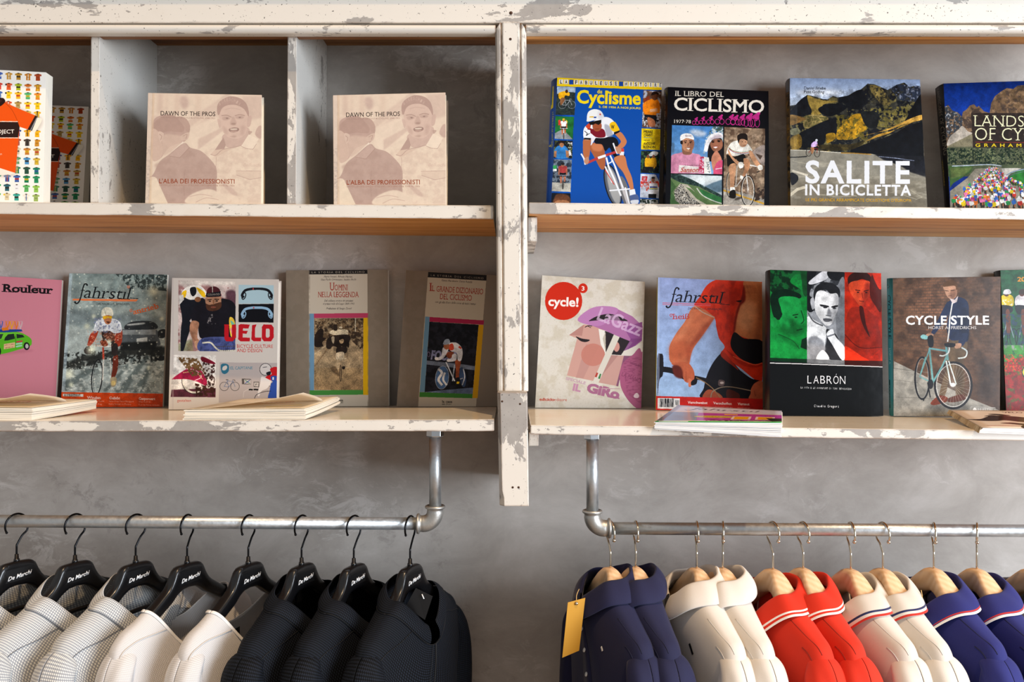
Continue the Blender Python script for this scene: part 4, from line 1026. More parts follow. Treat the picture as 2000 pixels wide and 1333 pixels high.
def cv_uomini():
    c = Cover('70,72 830,66 835,1105 72,1040', '857868', (540, 510, 3.809))
    c.P('c4b9a6', '240,70 675,66 683,1105 242,1105'); c.P('1e1c1c', '240,70 675,66 677,98 241,103'); c.T('LA STORIA DEL CICLISMO', 262, 94, 13, 392, 'c0b4a2', sp=1.5, ang=-.5)
    c.T('Mario Fossati, Alfredo Martini,', 352, 125, 13, 212, '3a3432', serif=1, sh=.25); c.T('Gian Paolo Ormezzano, Sandro Picchi', 328, 147, 13, 262, '3a3432', serif=1, sh=.25)
    rd = '98291e'
    c.T('U', 398, 222, 58, 30, rd, serif=1); c.T('OMINI', 432, 222, 42, 96, rd, serif=1); c.T('NELLA LEGGENDA', 310, 273, 40, 300, rd, serif=1)
    c.T('Dal ciclismo eroico dei pionieri', 355, 306, 14, 212, '3a3432', sh=.25, serif=1); c.T('al primo volo di Coppi 1869-1942', 345, 329, 14, 232, '3a3432', sh=.25, serif=1); c.T('Prefazione di Sergio Zavoli', 370, 364, 14, 186, '3a3432', sh=.25, serif=1)
    c.P('b43c5c', '278,396 682,392 682,428 278,430'); c.P('6a92ae', '243,396 278,396 279,966 243,966'); c.P('d6a80c', '646,428 682,428 683,1000 644,1000'); c.P('458c3c', '243,966 644,964 644,998 243,1002')
    ph = '280,431 646,429 644,964 280,964'; c.P('8c7458', ph); c.setclip(ph)
    c.R('655038', 280, 430, 646, 600); c.Z('280,430 646,430 646,590 280,590', '8f7a5c', 18, .5, .14); c.Z('280,430 646,430 646,580 280,580', '3a2c20', 14, .6, .08); c.R('d8ccb0', 583, 430, 590, 540)
    c.P('a68e6c', '280,680 420,590 620,590 646,700 646,964 280,964', soft=6); c.G('280,800 646,800 646,964 280,964', 'a0845c', '8a6a44', a=.6); c.L('84694a', 7, '290,780 420,600', sm=0, soft=2); c.L('c4ae8c', 5, '280,700 400,610', soft=2)
    c.Z('560,530 646,530 646,680 560,600', '3a2c20', 16, .5, .1); c.S('241a14', '285,560 320,510 350,520 345,570 370,580 340,610 345,640 285,640'); c.S('c8b898', '405,550 410,520 520,515 530,545 520,560'); c.S('281e18', '420,560 540,555 540,610 500,640 420,640 400,660 370,650 375,590'); c.S('c9b694', '410,570 430,570 425,620 410,600', a=.8); c.E('c8b898', 478, 500, 12, 8); c.S('2a2018', '425,480 450,480 450,520 425,520')
    c.S('20160f', '440,610 500,590 535,600 540,640 520,660 490,640 450,655 430,650'); c.S('8a7458', '425,640 470,660 500,655 530,645 530,730 500,700 450,700 440,740 430,700'); c.S('241a14', '450,650 520,645 515,690 450,695'); c.S('c8b494', '445,690 500,685 495,740 448,740'); c.S('b09876', '450,740 470,740 460,810 445,805'); c.S('b09876', '490,730 505,735 505,790 490,790'); c.S('241a14', '488,790 510,790 505,810 488,808')
    c.E('a88c68', 483, 598, 17, 22); c.S('1a120c', '465,595 470,568 498,565 505,590 490,585'); c.L('1e140e', 3, '474,596 494,596'); c.E('3a2c20', 476, 840, 9, 64); c.E('8a7254', 476, 840, 4, 56); c.L('c8b898', 5, '440,735 520,730'); c.S('5a4630', '400,800 440,790 470,860 440,850 410,820', soft=3, a=.8)
    c.photo(.34, ph, 1.0); c.setclip(); c.T('la casa', 438, 1048, 18, 56, '1c1a18', sh=.1, bold=.02); c.T('dello SPORT', 436, 1062, 9, 60, '1c1a18')
    c.Z('60,60 250,60 250,1110 60,1110', '7a6e5e', 40, .5, .3, .5); c.Z('676,60 840,60 840,1110 676,1110', '7a6e5e', 40, .5, .3, .5)
    return c

def cv_dizionario():
    c = Cover('965,70 1745,115 1710,1150 893,1090', '85786a', (540, 510, 3.809))
    c.P('c0b4a0', '1135,84 1570,108 1490,1115 1058,1098'); c.P('1e1c1c', '1135,84 1570,108 1568,148 1132,122'); c.T('LA STORIA DEL CICLISMO', 1155, 114, 13, 392, 'aca08e', sp=1.5, ang=3.4)
    c.T('Gianni Marchesini, Dante Ronchi', 1235, 150, 13, 228, '3a3432', serif=1, sh=.25, ang=3.5)
    rd = '98291e'
    c.T('I', 1150, 222, 58, 9, rd, serif=1); c.T('L', 1166, 223, 42, 20, rd, serif=1); c.T('GRANDE DIZIONARIO', 1198, 226, 40, 346, rd, serif=1, ang=3.5); c.T('DEL CICLISMO', 1225, 281, 40, 236, rd, serif=1, ang=3.2)
    c.T("con gli albi d'oro delle corse di tutti i tempi", 1188, 308, 14, 302, '3a3432', sh=.25, serif=1, ang=3)
    c.P('a8224a', '1148,412 1552,438 1548,470 1146,446'); c.P('6a92ae', '1114,408 1148,412 1110,975 1072,975'); c.P('d6a010', '1512,470 1548,472 1504,1022 1466,1020'); c.P('3c8030', '1072,975 1468,990 1466,1022 1070,1012')
    ph = '1146,447 1512,470 1468,990 1110,976'; c.P('0d0d14', ph); c.setclip(ph)
    c.Z(ph, '1e1e28', 30, .5, .2); c.P('6a7486', '1120,735 1490,775 1490,810 1120,765'); c.P('15141c', '1380,700 1500,720 1490,780 1370,760'); c.T('FOCUS', 1155, 724, 62, 190, '8a8cb0', ang=4, bold=.05, sh=.1); c.O('7c6a8c', 1140, 690, 10, 18, 4); c.P('5f6f8c', '1110,975 1250,960 1480,940 1480,1000 1110,1000')
    c.E('4a6a96', 1242, 865, 48, 88, ang=6); c.L('e0e2e6', 18, '1215,800 1240,830 1215,880 1240,920', sm=1); c.L('e0e2e6', 15, '1262,830 1250,880 1275,920', sm=1); c.O('b0b8c4', 1242, 865, 50, 88, 3, ang=6); c.E('384c70', 1395, 862, 24, 76, ang=-6); c.L('cfd4dc', 8, '1400,800 1410,860 1392,920', sm=1)
    c.L('d8dce4', 9, '1272,750 1335,890'); c.L('b8c0cc', 8, '1335,770 1320,890'); c.L('c8ccd4', 6, '1335,890 1395,870'); c.S('9a4c2a', '1340,735 1380,740 1372,800 1365,870 1345,870 1345,800'); c.S('17151a', '1345,870 1372,868 1378,920 1340,925'); c.P('e8c020', '1352,895 1372,895 1368,912 1350,912'); c.S('8a4428', '1270,680 1320,670 1330,700 1290,720')
    c.S('dcdcE0'.lower(), '1290,610 1345,602 1385,635 1395,680 1385,735 1360,735 1350,680 1300,660'); c.S('c84830', '1290,625 1320,610 1330,650 1300,660'); c.P('c84830', '1370,625 1388,640 1384,652 1362,640'); c.S('d4d4da', '1248,640 1290,650 1250,720 1200,735 1190,720 1235,700'); c.S('d4d4da', '1320,690 1350,690 1345,735 1300,745 1275,735 1310,720'); c.E('e8e4e4', 1200, 722, 14, 12); c.E('e8e4e4', 1290, 735, 14, 12)
    c.E('9a5c3c', 1275, 628, 22, 26); c.S('8c98a8', '1250,615 1262,582 1290,575 1302,600 1285,615'); c.photo(.3, ph); c.setclip()
    c.T('la casa', 1242, 1056, 18, 76, '1c1a18', bold=.02, ang=1); c.T('dello SPORT', 1240, 1072, 10, 72, '1c1a18', ang=1)
    c.Z('890,60 1130,60 1060,1110 880,1110', '7a6e5e', 40, .5, .3, .5)
    return c

def cv_giro():
    c = Cover('143,105 888,153 860,1090 92,1070', 'd9d2c4', (1020, 510, 3.703))
    c.Z('143,105 888,153 888,1090 92,1070', 'c4b8a2', 60, .55, .2, .6); c.Z('143,105 888,153 888,1090 92,1070', 'b8aa92', 5, .7, .05, .5)
    c.E('c92a14', 304, 290, 138, 137); c.E('c92a14', 447, 199, 34, 35); c.T('cycle!', 190, 322, 62, 224, 'f2ece2', bold=.03, ang=2); c.T('3', 436, 215, 30, 22, 'f2ece2', bold=.02)
    c.P('c99a8c', '455,458 610,480 600,880 520,868 330,828 405,560 345,535'); c.P('b58378', '345,535 455,458 440,540'); c.P('b98a80', '470,600 560,620 450,850 395,845', a=.7)
    c.S('2a2326', '395,545 440,560 497,570 470,585 430,578'); c.L('2a2326', 6, '462,478 485,468 512,470', sm=1); c.L('2a2326', 4, '480,470 505,482')
    c.P('e8e4d8', '560,490 610,505 610,670 575,600'); c.P('2c2428', '605,505 790,570 720,680 640,675 612,660'); c.E('c98f84', 688, 620, 22, 36); c.P('bcb3a2', '590,560 610,510 612,660')
    c.E('c07a6a', 520, 678, 86, 82, a=.85)
    c.P('c4988c', '640,680 740,685 690,905 560,880'); c.P('82506a', '740,685 800,685 730,760 700,908 685,905'); c.P('aa7c76', '640,680 700,682 560,860 575,800', a=.7)
    c.P('d6cfc0', '672,525 712,545 560,880 520,870'); c.P('b03a30', '546,806 558,810 546,842 533,838'); c.P('3f7a48', '570,814 580,818 570,854 556,850')
    c.P('ab6d9c', '408,430 520,340 600,326 700,350 800,400 872,470 865,575 820,595 700,545 600,500 480,455'); c.S('b87cae', '408,430 500,345 610,326 700,350 640,420 560,470'); c.P('8f4f8a', '740,480 868,440 866,575 800,630 760,640 800,590'); c.P('7a3f78', '790,560 868,560 800,625 740,650', a=.8)
    c.S('2a2326', '490,432 560,395 660,385 768,432 700,430 600,425 520,432'); c.P('c795bc', '620,400 690,385 740,470 690,480', a=.6)
    c.T('LaGazz', 545, 420, 92, 330, 'd9b8d4', ang=22, bold=.02, a=.75)
    c.P('d9d2c4', '745,650 866,590 862,660 800,685 730,683')
    c.S('a35676', '862,655 800,680 740,730 712,800 716,900 750,980 800,1045 858,1090 862,1090'); c.P('a35676', '800,680 870,655 862,1095 800,1045')
    c.Z('730,720 862,680 862,1040 760,960', '7e3a5a', 7, .55, .08, .5, sx=3); c.T('Gazzetta dello', 778, 738, 20, 90, '6e3050', ang=22); c.T('LA MANO', 722, 830, 30, 140, '7c3a58', ang=22)
    c.S('e8dcd8', '808,975 830,955 846,975 838,992 815,990', a=.8)
    c.T('SPECIALE', 320, 858, 20, 150, 'c09aa8', ang=14, bold=.03); c.T('IL', 370, 935, 48, 60, 'c08aa4', ang=12, bold=.05)
    c.T('GiRo', 470, 945, 62, 240, 'a86a88', ang=13, bold=.06); c.L('a86a88', 10, '640,985 706,995')
    c.T('ediciclo', 126, 1012, 20, 110, 'b8402c', ang=1, bold=.03); c.T('editore', 236, 1014, 20, 94, 'b8402c', ang=1)
    return c

def cv_heiss():
    c = Cover('92,120 846,153 852,1100 78,1085', '92a6cc', (1260, 510, 3.703))
    c.G('78,110 860,110 860,990 78,990', '8f9ec8', '9dbadc')
    # shirt
    c.S('cf3014', '520,138 600,140 720,140 846,150 846,880 790,855 700,780 640,740 550,680 580,620 540,560 520,480 505,410 430,385 360,325 400,260 450,180')
    c.Z('520,140 700,140 680,600 540,560 500,400 400,330', 'a82410', 70, .54, .15, .7, sx=.5)
    c.S('c87848', '720,150 846,165 848,580 800,578 700,545 650,515 670,400 700,300 718,210'); c.S('e8a878', '700,300 780,300 800,380 760,500 690,480 670,430', soft=22, a=.7); c.S('8a4a2c', '830,170 848,300 848,570 790,575 820,420', soft=14, a=.7)
    c.S('7a1c10', '718,180 728,280 690,330 665,420 655,500 640,520 660,380 700,260', soft=4); c.S('2a0c0c', '660,290 700,285 690,300')
    c.S('131014', '650,515 720,560 848,582 848,740 780,745 700,710 640,650 622,590'); c.S('a82008', '590,640 700,720 780,750 846,740 846,760 780,770 690,745', a=.8); c.L('e05030', 8, '640,690 780,748 846,738', sm=1)
    c.S('131118', '560,660 500,730 455,820 430,920 430,1000 848,1000 848,880 770,850 690,790 640,735 560,690'); c.S('a8280f', '640,735 680,790 640,760 555,690 570,650', a=.9)
    c.S('a04c30', '430,960 470,930 540,960 560,1000 430,1000'); c.S('4a1c14', '600,930 680,960 680,1000 600,1000')
    # arm
    c.S('c06844', '365,325 500,400 495,430 420,540 350,640 325,740 320,765 195,740 175,660 185,600 230,520 290,440'); c.S('94402a', '505,410 420,540 340,640 320,750 300,640 330,600 420,480', soft=10, a=.8); c.S('d98a62', '350,350 300,450 220,560 190,640 240,600 330,450', soft=16, a=.6); c.L('b89880', 8, '362,325 420,370 505,408', sm=1)
    c.S('a84e30', '180,610 250,570 330,600 320,680 200,720', soft=16, a=.6)
    # bar
    c.L('17151a', 40, '100,780 200,795 290,840', sm=1); c.L('17151a', 26, '290,830 400,850 520,880 640,900 770,920', sm=1); c.S('1c1a20', '90,700 110,670 132,690 130,820 105,860 90,975'); c.L('8a6a48', 7, '375,845 440,880 500,930 550,990', sm=1); c.L('8c7c68', 7, '480,990 500,940 600,910 770,940', sm=1); c.S('5a4a48', '540,860 580,870 570,905 535,900'); c.E('b8a8a0', 560, 882, 14, 9)
    c.S('b85c3c', '195,740 300,730 345,770 362,820 355,870 335,880 325,850 318,880 290,870 270,820 260,780 220,760'); c.S('5c2018', '200,760 250,760 275,800 270,850 215,830', soft=4); c.S('c87050', '320,850 345,870 335,910 318,905'); c.S('17151a', '340,870 380,850 375,890 340,900')
    c.L('8a3c28', 4, '300,800 300,870'); c.S('b85c3c', '770,920 800,880 850,875 850,1000 755,1000 765,960'); c.L('8a3c28', 4, '790,940 800,980')
    c.P('c4221c', '80,978 852,1000 852,1105 76,1090'); c.P('e6e4e0', '92,992 254,996 254,1075 90,1070')
    r = random.Random(4)
    for i in range(28): c.L('1a1c20', r.choice([1.5, 2.5, 4]), [(108 + i * 3.8, 998), (106 + i * 3.8, 1058)])
    for i in range(5): c.L('1a1c20', 2.5, [(224 + i * 5, 1010), (224 + i * 5, 1045)])
    for t, x, w_ in (('Verschweisst', 312, 144), ('Verschollen', 498, 132), ('Versaut', 672, 86)):
        c.T(t, x, 1033 + (x - 312) * .03, 17, w_, 'f2dcd6', serif=1, bold=.03, ang=1.6); c.T(t[::-1] + ' und der', x, 1058 + (x - 312) * .03, 11, w_ * 1.05, 'e8a098', ang=1.6)
    for i in range(6): c.T('ein heft über das fahren', 690 + i * 3, 182 + i * 10, 5, 110, '5a1a14', ang=2, a=.7)
    c.photo(.13)
    for d in (0, 12): c.L('d06070' if d else 'd05068', 4, [(128, 303 + d), (480, 313 + d)])
    fahrstil_logo(c, 218, 297, 55, '15141c'); c.L('15141c', 4, '545,313 615,317')
    c.T('DAS RADKULTURMAGAZIN', 315, 350, 14, 242, '2a2630', ang=1.6); c.T('heiß', 206, 421, 38, 118, 'b8302c', ang=-1, serif=2); c.O('b8302c', 190, 392, 8, 9, 4)
    c.R('b8c4e0', 92, 115, 104, 980, a=.5)
    return c

def cv_labron():
    c = Cover('95,108 945,135 962,1237 92,1222', '15171a', (1480, 500, 3.921))
    c.setclip('95,100 380,115 380,818 95,805')
    c.R('0f7a30', 80, 100, 390, 830); c.S('0a2616', '90,100 380,110 380,160 300,140 250,200 330,260 300,300 200,260 150,300 90,250'); c.Z('95,110 380,115 380,320 95,300', '14602c', 40, .52, .12, .8)
    c.S('082014', '95,330 130,270 220,255 320,290 335,320 290,330 240,310 180,340 180,420 200,470 160,490 120,460'); c.S('10401f', '330,110 380,120 380,300 350,290 340,200')
    c.S('158a3c', '160,330 240,310 320,330 340,400 355,440 368,500 345,530 350,570 310,610 240,600 190,560 165,500 190,440'); c.S('0c5020', '250,480 320,520 350,560 310,612 230,605 180,560 200,520 250,560', soft=12, a=.8); c.L('0a3016', 8, '270,455 310,448'); c.E('0a3016', 295, 470, 12, 6); c.L('0a3016', 8, '300,570 345,560'); c.L('0b4a1e', 9, '335,420 355,490 335,520', sm=1)
    c.E('17843a', 125, 510, 26, 40); c.S('128036', '95,600 160,590 260,640 330,700 380,780 380,830 95,830'); c.S('0b5a24', '150,600 260,640 320,700 250,680', soft=8, a=.8); c.L('0b4a1e', 6, '160,600 270,650 320,710', sm=1); c.P('0a2616', '340,640 380,620 380,720 330,700'); c.P('0b2a18', '95,780 380,790 380,830 95,830')
    c.setclip('380,115 668,125 668,835 380,820')
    c.R('8b8d90', 380, 100, 680, 840); c.Z('380,115 668,125 668,420 380,420', '2c2e32', 40, .48, .12); c.S('16181c', '380,120 450,120 430,190 400,300 440,330 430,420 380,400'); c.S('c8c8ca', '395,200 500,120 540,130 530,180 420,220'); c.S('18191c', '540,120 668,130 660,190 560,180'); c.S('6e7074', '610,250 668,190 668,700 620,640 600,480')
    c.S('1c1d20', '430,330 440,250 500,205 580,215 630,260 630,320 600,290 560,290 520,260 480,290 465,350 450,400'); c.S('d2d1cf', '450,290 490,265 560,290 610,290 622,350 612,420 590,470 570,520 530,535 490,500 450,440 438,380'); c.S('8a8a8c', '590,300 625,320 612,430 570,520 560,440 600,380', soft=10, a=.7)
    c.S('1f1f22', '480,372 540,382 545,394 490,388'); c.S('1f1f22', '568,388 612,378 615,390 575,398'); c.E('2c2c30', 520, 396, 16, 6); c.E('2c2c30', 590, 402, 14, 6); c.S('77777a', '545,400 568,440 560,462 535,455', soft=3); c.L('3a3a3c', 6, '525,455 565,462', soft=1); c.S('56565a', '505,480 545,478 575,492 540,506 510,500'); c.L('2a2a2c', 4, '508,488 572,490'); c.S('a0a0a2', '405,340 430,320 440,390 420,410')
    c.S('e2e2e0', '380,470 450,500 500,530 530,560 520,660 500,720 400,700 380,640'); c.S('2a2b2e', '530,560 600,600 640,680 668,700 668,800 560,795 510,740 530,650'); c.L('56575a', 10, '390,440 430,500 500,535', sm=1); c.S('e4e4e2', '530,600 575,560 600,620 668,700 668,790 640,790 580,690'); c.L('707276', 12, '530,620 590,600'); c.S('8a8b8e', '390,640 440,615 500,650 520,720 480,790 400,790', soft=4); c.S('e8e8e6', '450,790 500,720 550,790')
    c.P('6c6e70', '380,790 668,800 668,835 380,820')
    c.setclip('668,120 950,135 962,852 668,835')
    c.R('b0240c', 660, 100, 970, 860); c.Z('668,120 950,135 962,852 668,835', '86180a', 60, .5, .15, .8); c.S('2a0c08', '690,180 740,130 830,130 870,170 860,200 800,180 740,210 720,260'); c.S('c8401e', '700,220 740,195 830,190 862,210 860,290 830,340 790,385 750,340 710,280'); c.S('7c1a0c', '830,210 862,230 850,310 800,380 810,300', soft=8, a=.8); c.L('2a0c08', 7, '750,262 785,268'); c.L('2a0c08', 7, '815,272 850,264'); c.E('2a0c08', 770, 280, 10, 5); c.E('2a0c08', 832, 282, 10, 5); c.L('5a1208', 6, '780,345 815,350'); c.L('7c1a0c', 7, '800,285 805,325')
    c.S('4a0e08', '870,160 940,150 945,420 900,380 860,300'); c.S('d42a0c', '880,135 948,140 948,250 920,240'); c.S('8c1c0c', '690,440 760,390 850,420 900,480 940,600 950,700 800,790 668,690'); c.S('3a0c08', '780,390 810,400 830,520 860,620 820,560 790,480'); c.S('d02c10', '668,690 800,770 850,805 668,800'); c.L('5c1008', 7, '668,600 780,700 950,700', sm=1); c.P('380f0a', '668,800 962,805 962,860 668,840')
    c.setclip()
    c.photo(.24)
    c.P('101214', '92,815 962,850 962,1240 90,1225'); c.L('d8d8d8', 6, '78,820 300,826 960,851')
    c.T('LABRÓN', 383, 978, 62, 290, 'e0e2e4', mono=1, ang=1, bold=-.01); c.T('LA VITA E LE AVVENTURE DI TONI BEVILACQUA', 332, 1016, 13, 388, 'c8cacc', mono=1, ang=1.6, bold=.01); c.T('Claudio Gregori', 434, 1160, 18, 188, 'e0e2e4', mono=1, ang=1.4, bold=.01)
    return c

def cv_cyclestyle():
    c = Cover('158,158 918,147 912,1120 163,1128', '5e4636', (1700, 500, 3.603))
    wall = '158,150 920,145 915,1100 700,1010 165,750'
    c.P('5c4434', wall); c.setclip(wall)
    for r_ in range(44):
        y0 = 150 + r_ * 19
        for q in range(27):
            x = 160 + q * 30 + (r_ % 2) * 15
            # courses converge towards the left far end
            yy = y0 + (x - 160) * (.0 + (r_ - 12) * .006)
            hsh = (math.sin(r_ * 12.9898 + q * 78.233) * 43758.5453) % 1
            lit = max(0, 1 - abs(x - 400) / 260) * max(0, 1 - abs(yy - 380) / 420)
            a_ = 90 + 50 * lit + 26 * (hsh - .5)
            cc = '%02x%02x%02x' % (int(min(255, a_ + 10 * lit)), int(a_ * .70), int(a_ * .50))
            sl = (r_ - 12) * .18
            c.P(cc, [(x, yy), (x + 26, yy + sl), (x + 26, yy + 14 + sl), (x, yy + 14)], a=.8)
    c.Z(wall, '2c201a', 60, .56, .2, .5); c.P('241c18', '730,700 920,760 915,1100 720,1000', soft=40, a=.55)
    c.setclip()
    c.P('8e8b82', '165,750 700,1010 905,1090 905,1130 163,1130'); c.Z('165,760 700,1020 900,1100 900,1128 163,1128', '75736c', 50, .5, .2, .7); c.L('5c5a54', 3, '165,880 330,900 520,1128', a=.7); c.L('5c5a54', 3, '165,800 400,830'); c.L('5c5a54', 3, '165,1000 470,1010 600,1040', a=.7)
    c.E('3a3834', 560, 1070, 170, 24, soft=14, a=.5)
    # man
    c.S('5e4c38', '560,600 660,600 680,650 650,740 660,900 640,990 600,990 590,860 560,800 545,900 520,990 480,1000 500,900 530,800 550,700'); c.S('453626', '600,700 650,740 655,900 640,980 605,980 600,860', soft=8, a=.7)
    c.S('6a2c18', '420,1040 480,990 535,1000 535,1030 450,1055'); c.S('4a2418', '540,1010 640,980 670,1010 620,1030 550,1035')
    c.S('1d2946', '520,360 560,318 620,295 680,330 690,420 685,600 640,600 560,600 535,520 545,420 525,440'); c.S('1d2946', '520,360 545,330 545,420 480,520 440,565 425,550 470,460'); c.S('141c32', '610,420 680,380 690,590 640,600 620,520', soft=10, a=.7); c.S('1d2946', '640,560 685,560 650,640 615,625')
    c.S('b08468', '512,215 595,210 605,270 590,305 560,310 535,290 520,255'); c.S('7a5240', '560,250 602,240 598,290 565,310', soft=6, a=.7); c.L('2c1c14', 5, '520,250 545,252'); c.L('2c1c14', 5, '562,250 588,246'); c.L('6a3c30', 4, '545,288 570,286'); c.S('5a3c24', '505,215 515,190 560,172 600,185 608,225 600,245 590,215 530,220 515,222')
    c.P('c8b8b4', '555,305 590,315 615,285 605,330 575,345'); c.L('d8d4cc', 9, '573,340 556,440 550,540 540,612', sm=0); c.S('b08468', '390,560 430,555 440,570 400,590'); c.S('b08468', '590,630 635,625 630,655 595,660')
    # bicycle
    te = '5c8a8a'
    c.O('15151a', 362, 868, 50, 146, 12); c.O('8f8f8c', 362, 868, 42, 136, 3); c.O('15151a', 580, 918, 130, 160, 14); c.O('c4c4c2', 580, 918, 118, 148, 4)
    for q in range(14):
        t = q * math.pi / 14; c.L('b0aca4', 1.6, [(580 - 116 * math.cos(t), 918 - 146 * math.sin(t)), (580 + 116 * math.cos(t), 918 + 146 * math.sin(t))], a=.7)
    c.L(te, 13, '412,660 530,678'); c.L(te, 14, '412,665 435,880'); c.L(te, 13, '540,700 500,790 435,900'); c.L(te, 8, '412,668 345,858 430,900'); c.L(te, 8, '385,722 345,858'); c.L(te, 16, '530,640 540,740'); c.L('c4d0cc', 10, '530,750 548,840 560,910'); c.L('c4d0cc', 8, '548,750 600,910')
    c.S('7fb4b0', '350,575 370,562 400,575 395,595 360,592'); c.S('17171c', '400,580 435,570 440,640 420,655 405,640'); c.E('1c1c20', 420, 910, 20, 34); c.L('17171c', 8, '400,900 418,1000'); c.E('c8c8c4', 578, 915, 20, 14); c.L('8a8a86', 5, '345,850 385,860')
    c.L('b8c0bc', 10, '530,632 550,650 545,690 510,712 485,710', sm=1); c.L('b8c0bc', 10, '640,655 675,680 665,720 615,730', sm=1); c.S('17171c', '520,625 590,625 585,650 530,650'); c.L('17171c', 7, '380,1000 370,1025')
    c.photo(.24)
    c.T('CYCLE', 248, 491, 60, 286, 'ece8e2', bold=.026, sp=1.05); c.T('STYLE', 562, 491, 60, 272, 'ece8e2', bold=.026, sp=1.05); c.T('HORST A. FRIEDRICHS', 405, 524, 21, 338, 'ccc4bc', bold=.01)
    for p in ('704,1068 878,1072', '878,1072 876,1110', '704,1068 702,1106'): c.L('b0aeaa', 2.5, p)
    c.T('PRESTEL', 752, 1096, 17, 112, 'c8c6c2', serif=1, bold=.03, sp=1.2); c.S('dcdad6', '718,1085 730,1072 745,1082 740,1095 722,1094')
    return c

def cv_cyclestyle_spine():
    c = Cover('115,162 158,158 163,1128 132,1128', '34808a', (1700, 500, 3.603), res=2.2)
    c.T('CYCLE STYLE', 124, 318, 24, 352, '12343c', ang=89, bold=.02); c.T('HORST A.', 136, 735, 13, 108, '9ab8b8', ang=89); c.E('1a3c44', 127, 240, 13, 17); c.E('4a949c', 127, 240, 7, 9); c.P('0c1014', '130,935 145,935 147,1090 132,1090'); c.T('PRESTEL', 134, 968, 8, 110, 'a0a8a8', ang=89)
    return c

def cv_tulips():
    c = Cover('210,112 1130,95 1140,1215 256,1210', '1a5a34', (1900, 500, 3.92))
    c.Z('200,90 1130,90 1140,560 200,560', '0f4426', 50, .5, .2, .9); c.T('2001', 338, 202, 34, 112, 'd88a18', bold=.03, serif=1)
    for x, j in ((262, 'e8c818'), (378, 'd8cfd0'), (520, '3a6ab0'), (660, 'd84030')):
        c.S(j, [(x - 52, 330), (x - 10, 305), (x + 42, 320), (x + 50, 380), (x + 30, 400), (x - 50, 395)]); c.Z([(x - 45, 345), (x + 40, 345), (x + 40, 392), (x - 45, 392)], 'f0ecea', 10, .5, .1, .9)
        c.S('14141e', [(x - 50, 392), (x + 30, 398), (x + 40, 440), (x - 20, 465), (x - 50, 440)]); c.E('5a3024', x - 5, 300, 20, 22); c.S('e8e4e4' if x < 300 else '3a241c', [(x - 28, 300), (x - 20, 270), (x + 15, 265), (x + 30, 295), (x, 305)])
        c.O('14181c', x - 25, 640, 30, 66, 7); c.O('14181c', x + 50, 640, 30, 66, 7); c.L('8a98a8', 6, [(x - 25, 640), (x + 5, 480), (x + 50, 640)]); c.S('6a3a28', [(x - 10, 440), (x + 20, 440), (x + 25, 600), (x, 610)])
    c.Z('210,460 1130,460 1130,720 230,720', '203a5a', 20, .58, .08, .8); c.P('8c8c88', '240,700 1130,700 1130,735 245,740'); c.Z('230,700 1130,700 1130,850 245,850', '3a8a2c', 18, .35, .2)
    c.P('9c1c14', '240,830 360,790 1130,800 1140,1215 250,1215'); c.Z('238,770 1130,780 1135,930 245,930', 'd04018', 12, .52, .08); c.Z('238,770 1130,780 1135,930 245,930', '3a6a24', 14, .62, .08); c.Z('245,900 1130,900 1140,1215 255,1215', '6e100e', 40, .5, .2, .8); c.Z('245,900 1130,900 1140,1215 255,1215', '4a5a1c', 28, .64, .08, .8)
    c.photo(.3); c.T('C', 372, 950, 90, 80, '14301c', serif=1, bold=.06); c.T('Cycling', 378, 945, 84, 480, 'dcd040', serif=1, bold=.04);
    return c

def cv_flat_mag():
    """cover of the magazine lying on the right shelf (seen upright: top edge first)"""
    c = Cover('0,0 760,0 760,1000 0,1000', 'cdb8b0', (0, 0, 1), res=.7)
    c.R('c9bcc4', 0, 0, 760, 330); fahrstil_logo(c, 170, 230, 68, '2c2630'); c.T('DAS RADKULTURMAGAZIN', 330, 290, 18, 300, 'a09a30')
    c.R('b03a8c', 0, 420, 760, 900); c.P('8a8c9c', '0,420 200,400 240,900 0,960'); c.R('e8b020', 380, 470, 470, 520); c.E('c8a828', 330, 660, 130, 70); c.T('velobar', 250, 690, 50, 160, 'a03018', sh=.3)
    for x in (460, 610): c.R('e8c8b8', x - 16, 600, x + 106, 830); c.R('e89a14', x, 620, x + 90, 810)
    c.Z('300,850 760,850 760,940 300,940', '3a2420', 22, .5, .1); c.P('2f9a3c', '0,955 760,955 760,1000 0,1000'); c.R('e0e0dc', 20, 965, 200, 990); c.P('3c2a20', '660,700 760,700 760,950 700,950')
    return c

def cv_flat_right():
    c = Cover('0,0 1900,0 1900,1000 0,1000', 'd8c4b0', (0, 0, 1), res=.5)
    c.S('2f1c18', '0,560 150,540 260,420 360,330 520,340 760,480 760,760 600,700 420,600 300,640 120,640'); c.S('2f1c18', '330,260 420,220 560,300 500,330'); c.S('2f1c18', '250,380 350,300 420,360'); c.S('3a241e', '300,760 420,720 600,780 760,900 760,990 560,880 420,800'); c.L('a04030', 12, '100,900 400,880 700,960', sm=1); c.S('2f1c18', '480,1000 520,860 640,900 760,960 760,1000')
    c.T('VELO', 520, 160, 60, 220, '2a1c1a', bold=.02); c.L('8c3c28', 8, '420,700 600,660 760,760', sm=1)
    return c

def cv_flat_left():
    c = Cover('0,0 1000,0 1000,760 0,760', 'dccdb4', (0, 0, 1), res=.6)
    c.T('rivista', 380, 330, 130, 330, 'a8504a', serif=1, a=.8); c.L('d8906a', 14, '0,470 500,430 760,450', sm=1); c.L('e8c020', 26, '620,640 860,520'); c.P('c8b494', '700,760 1000,420 1000,760'); c.Z('0,0 1000,0 1000,760 0,760', 'c8b89e', 60, .5, .3, .5)
    return c

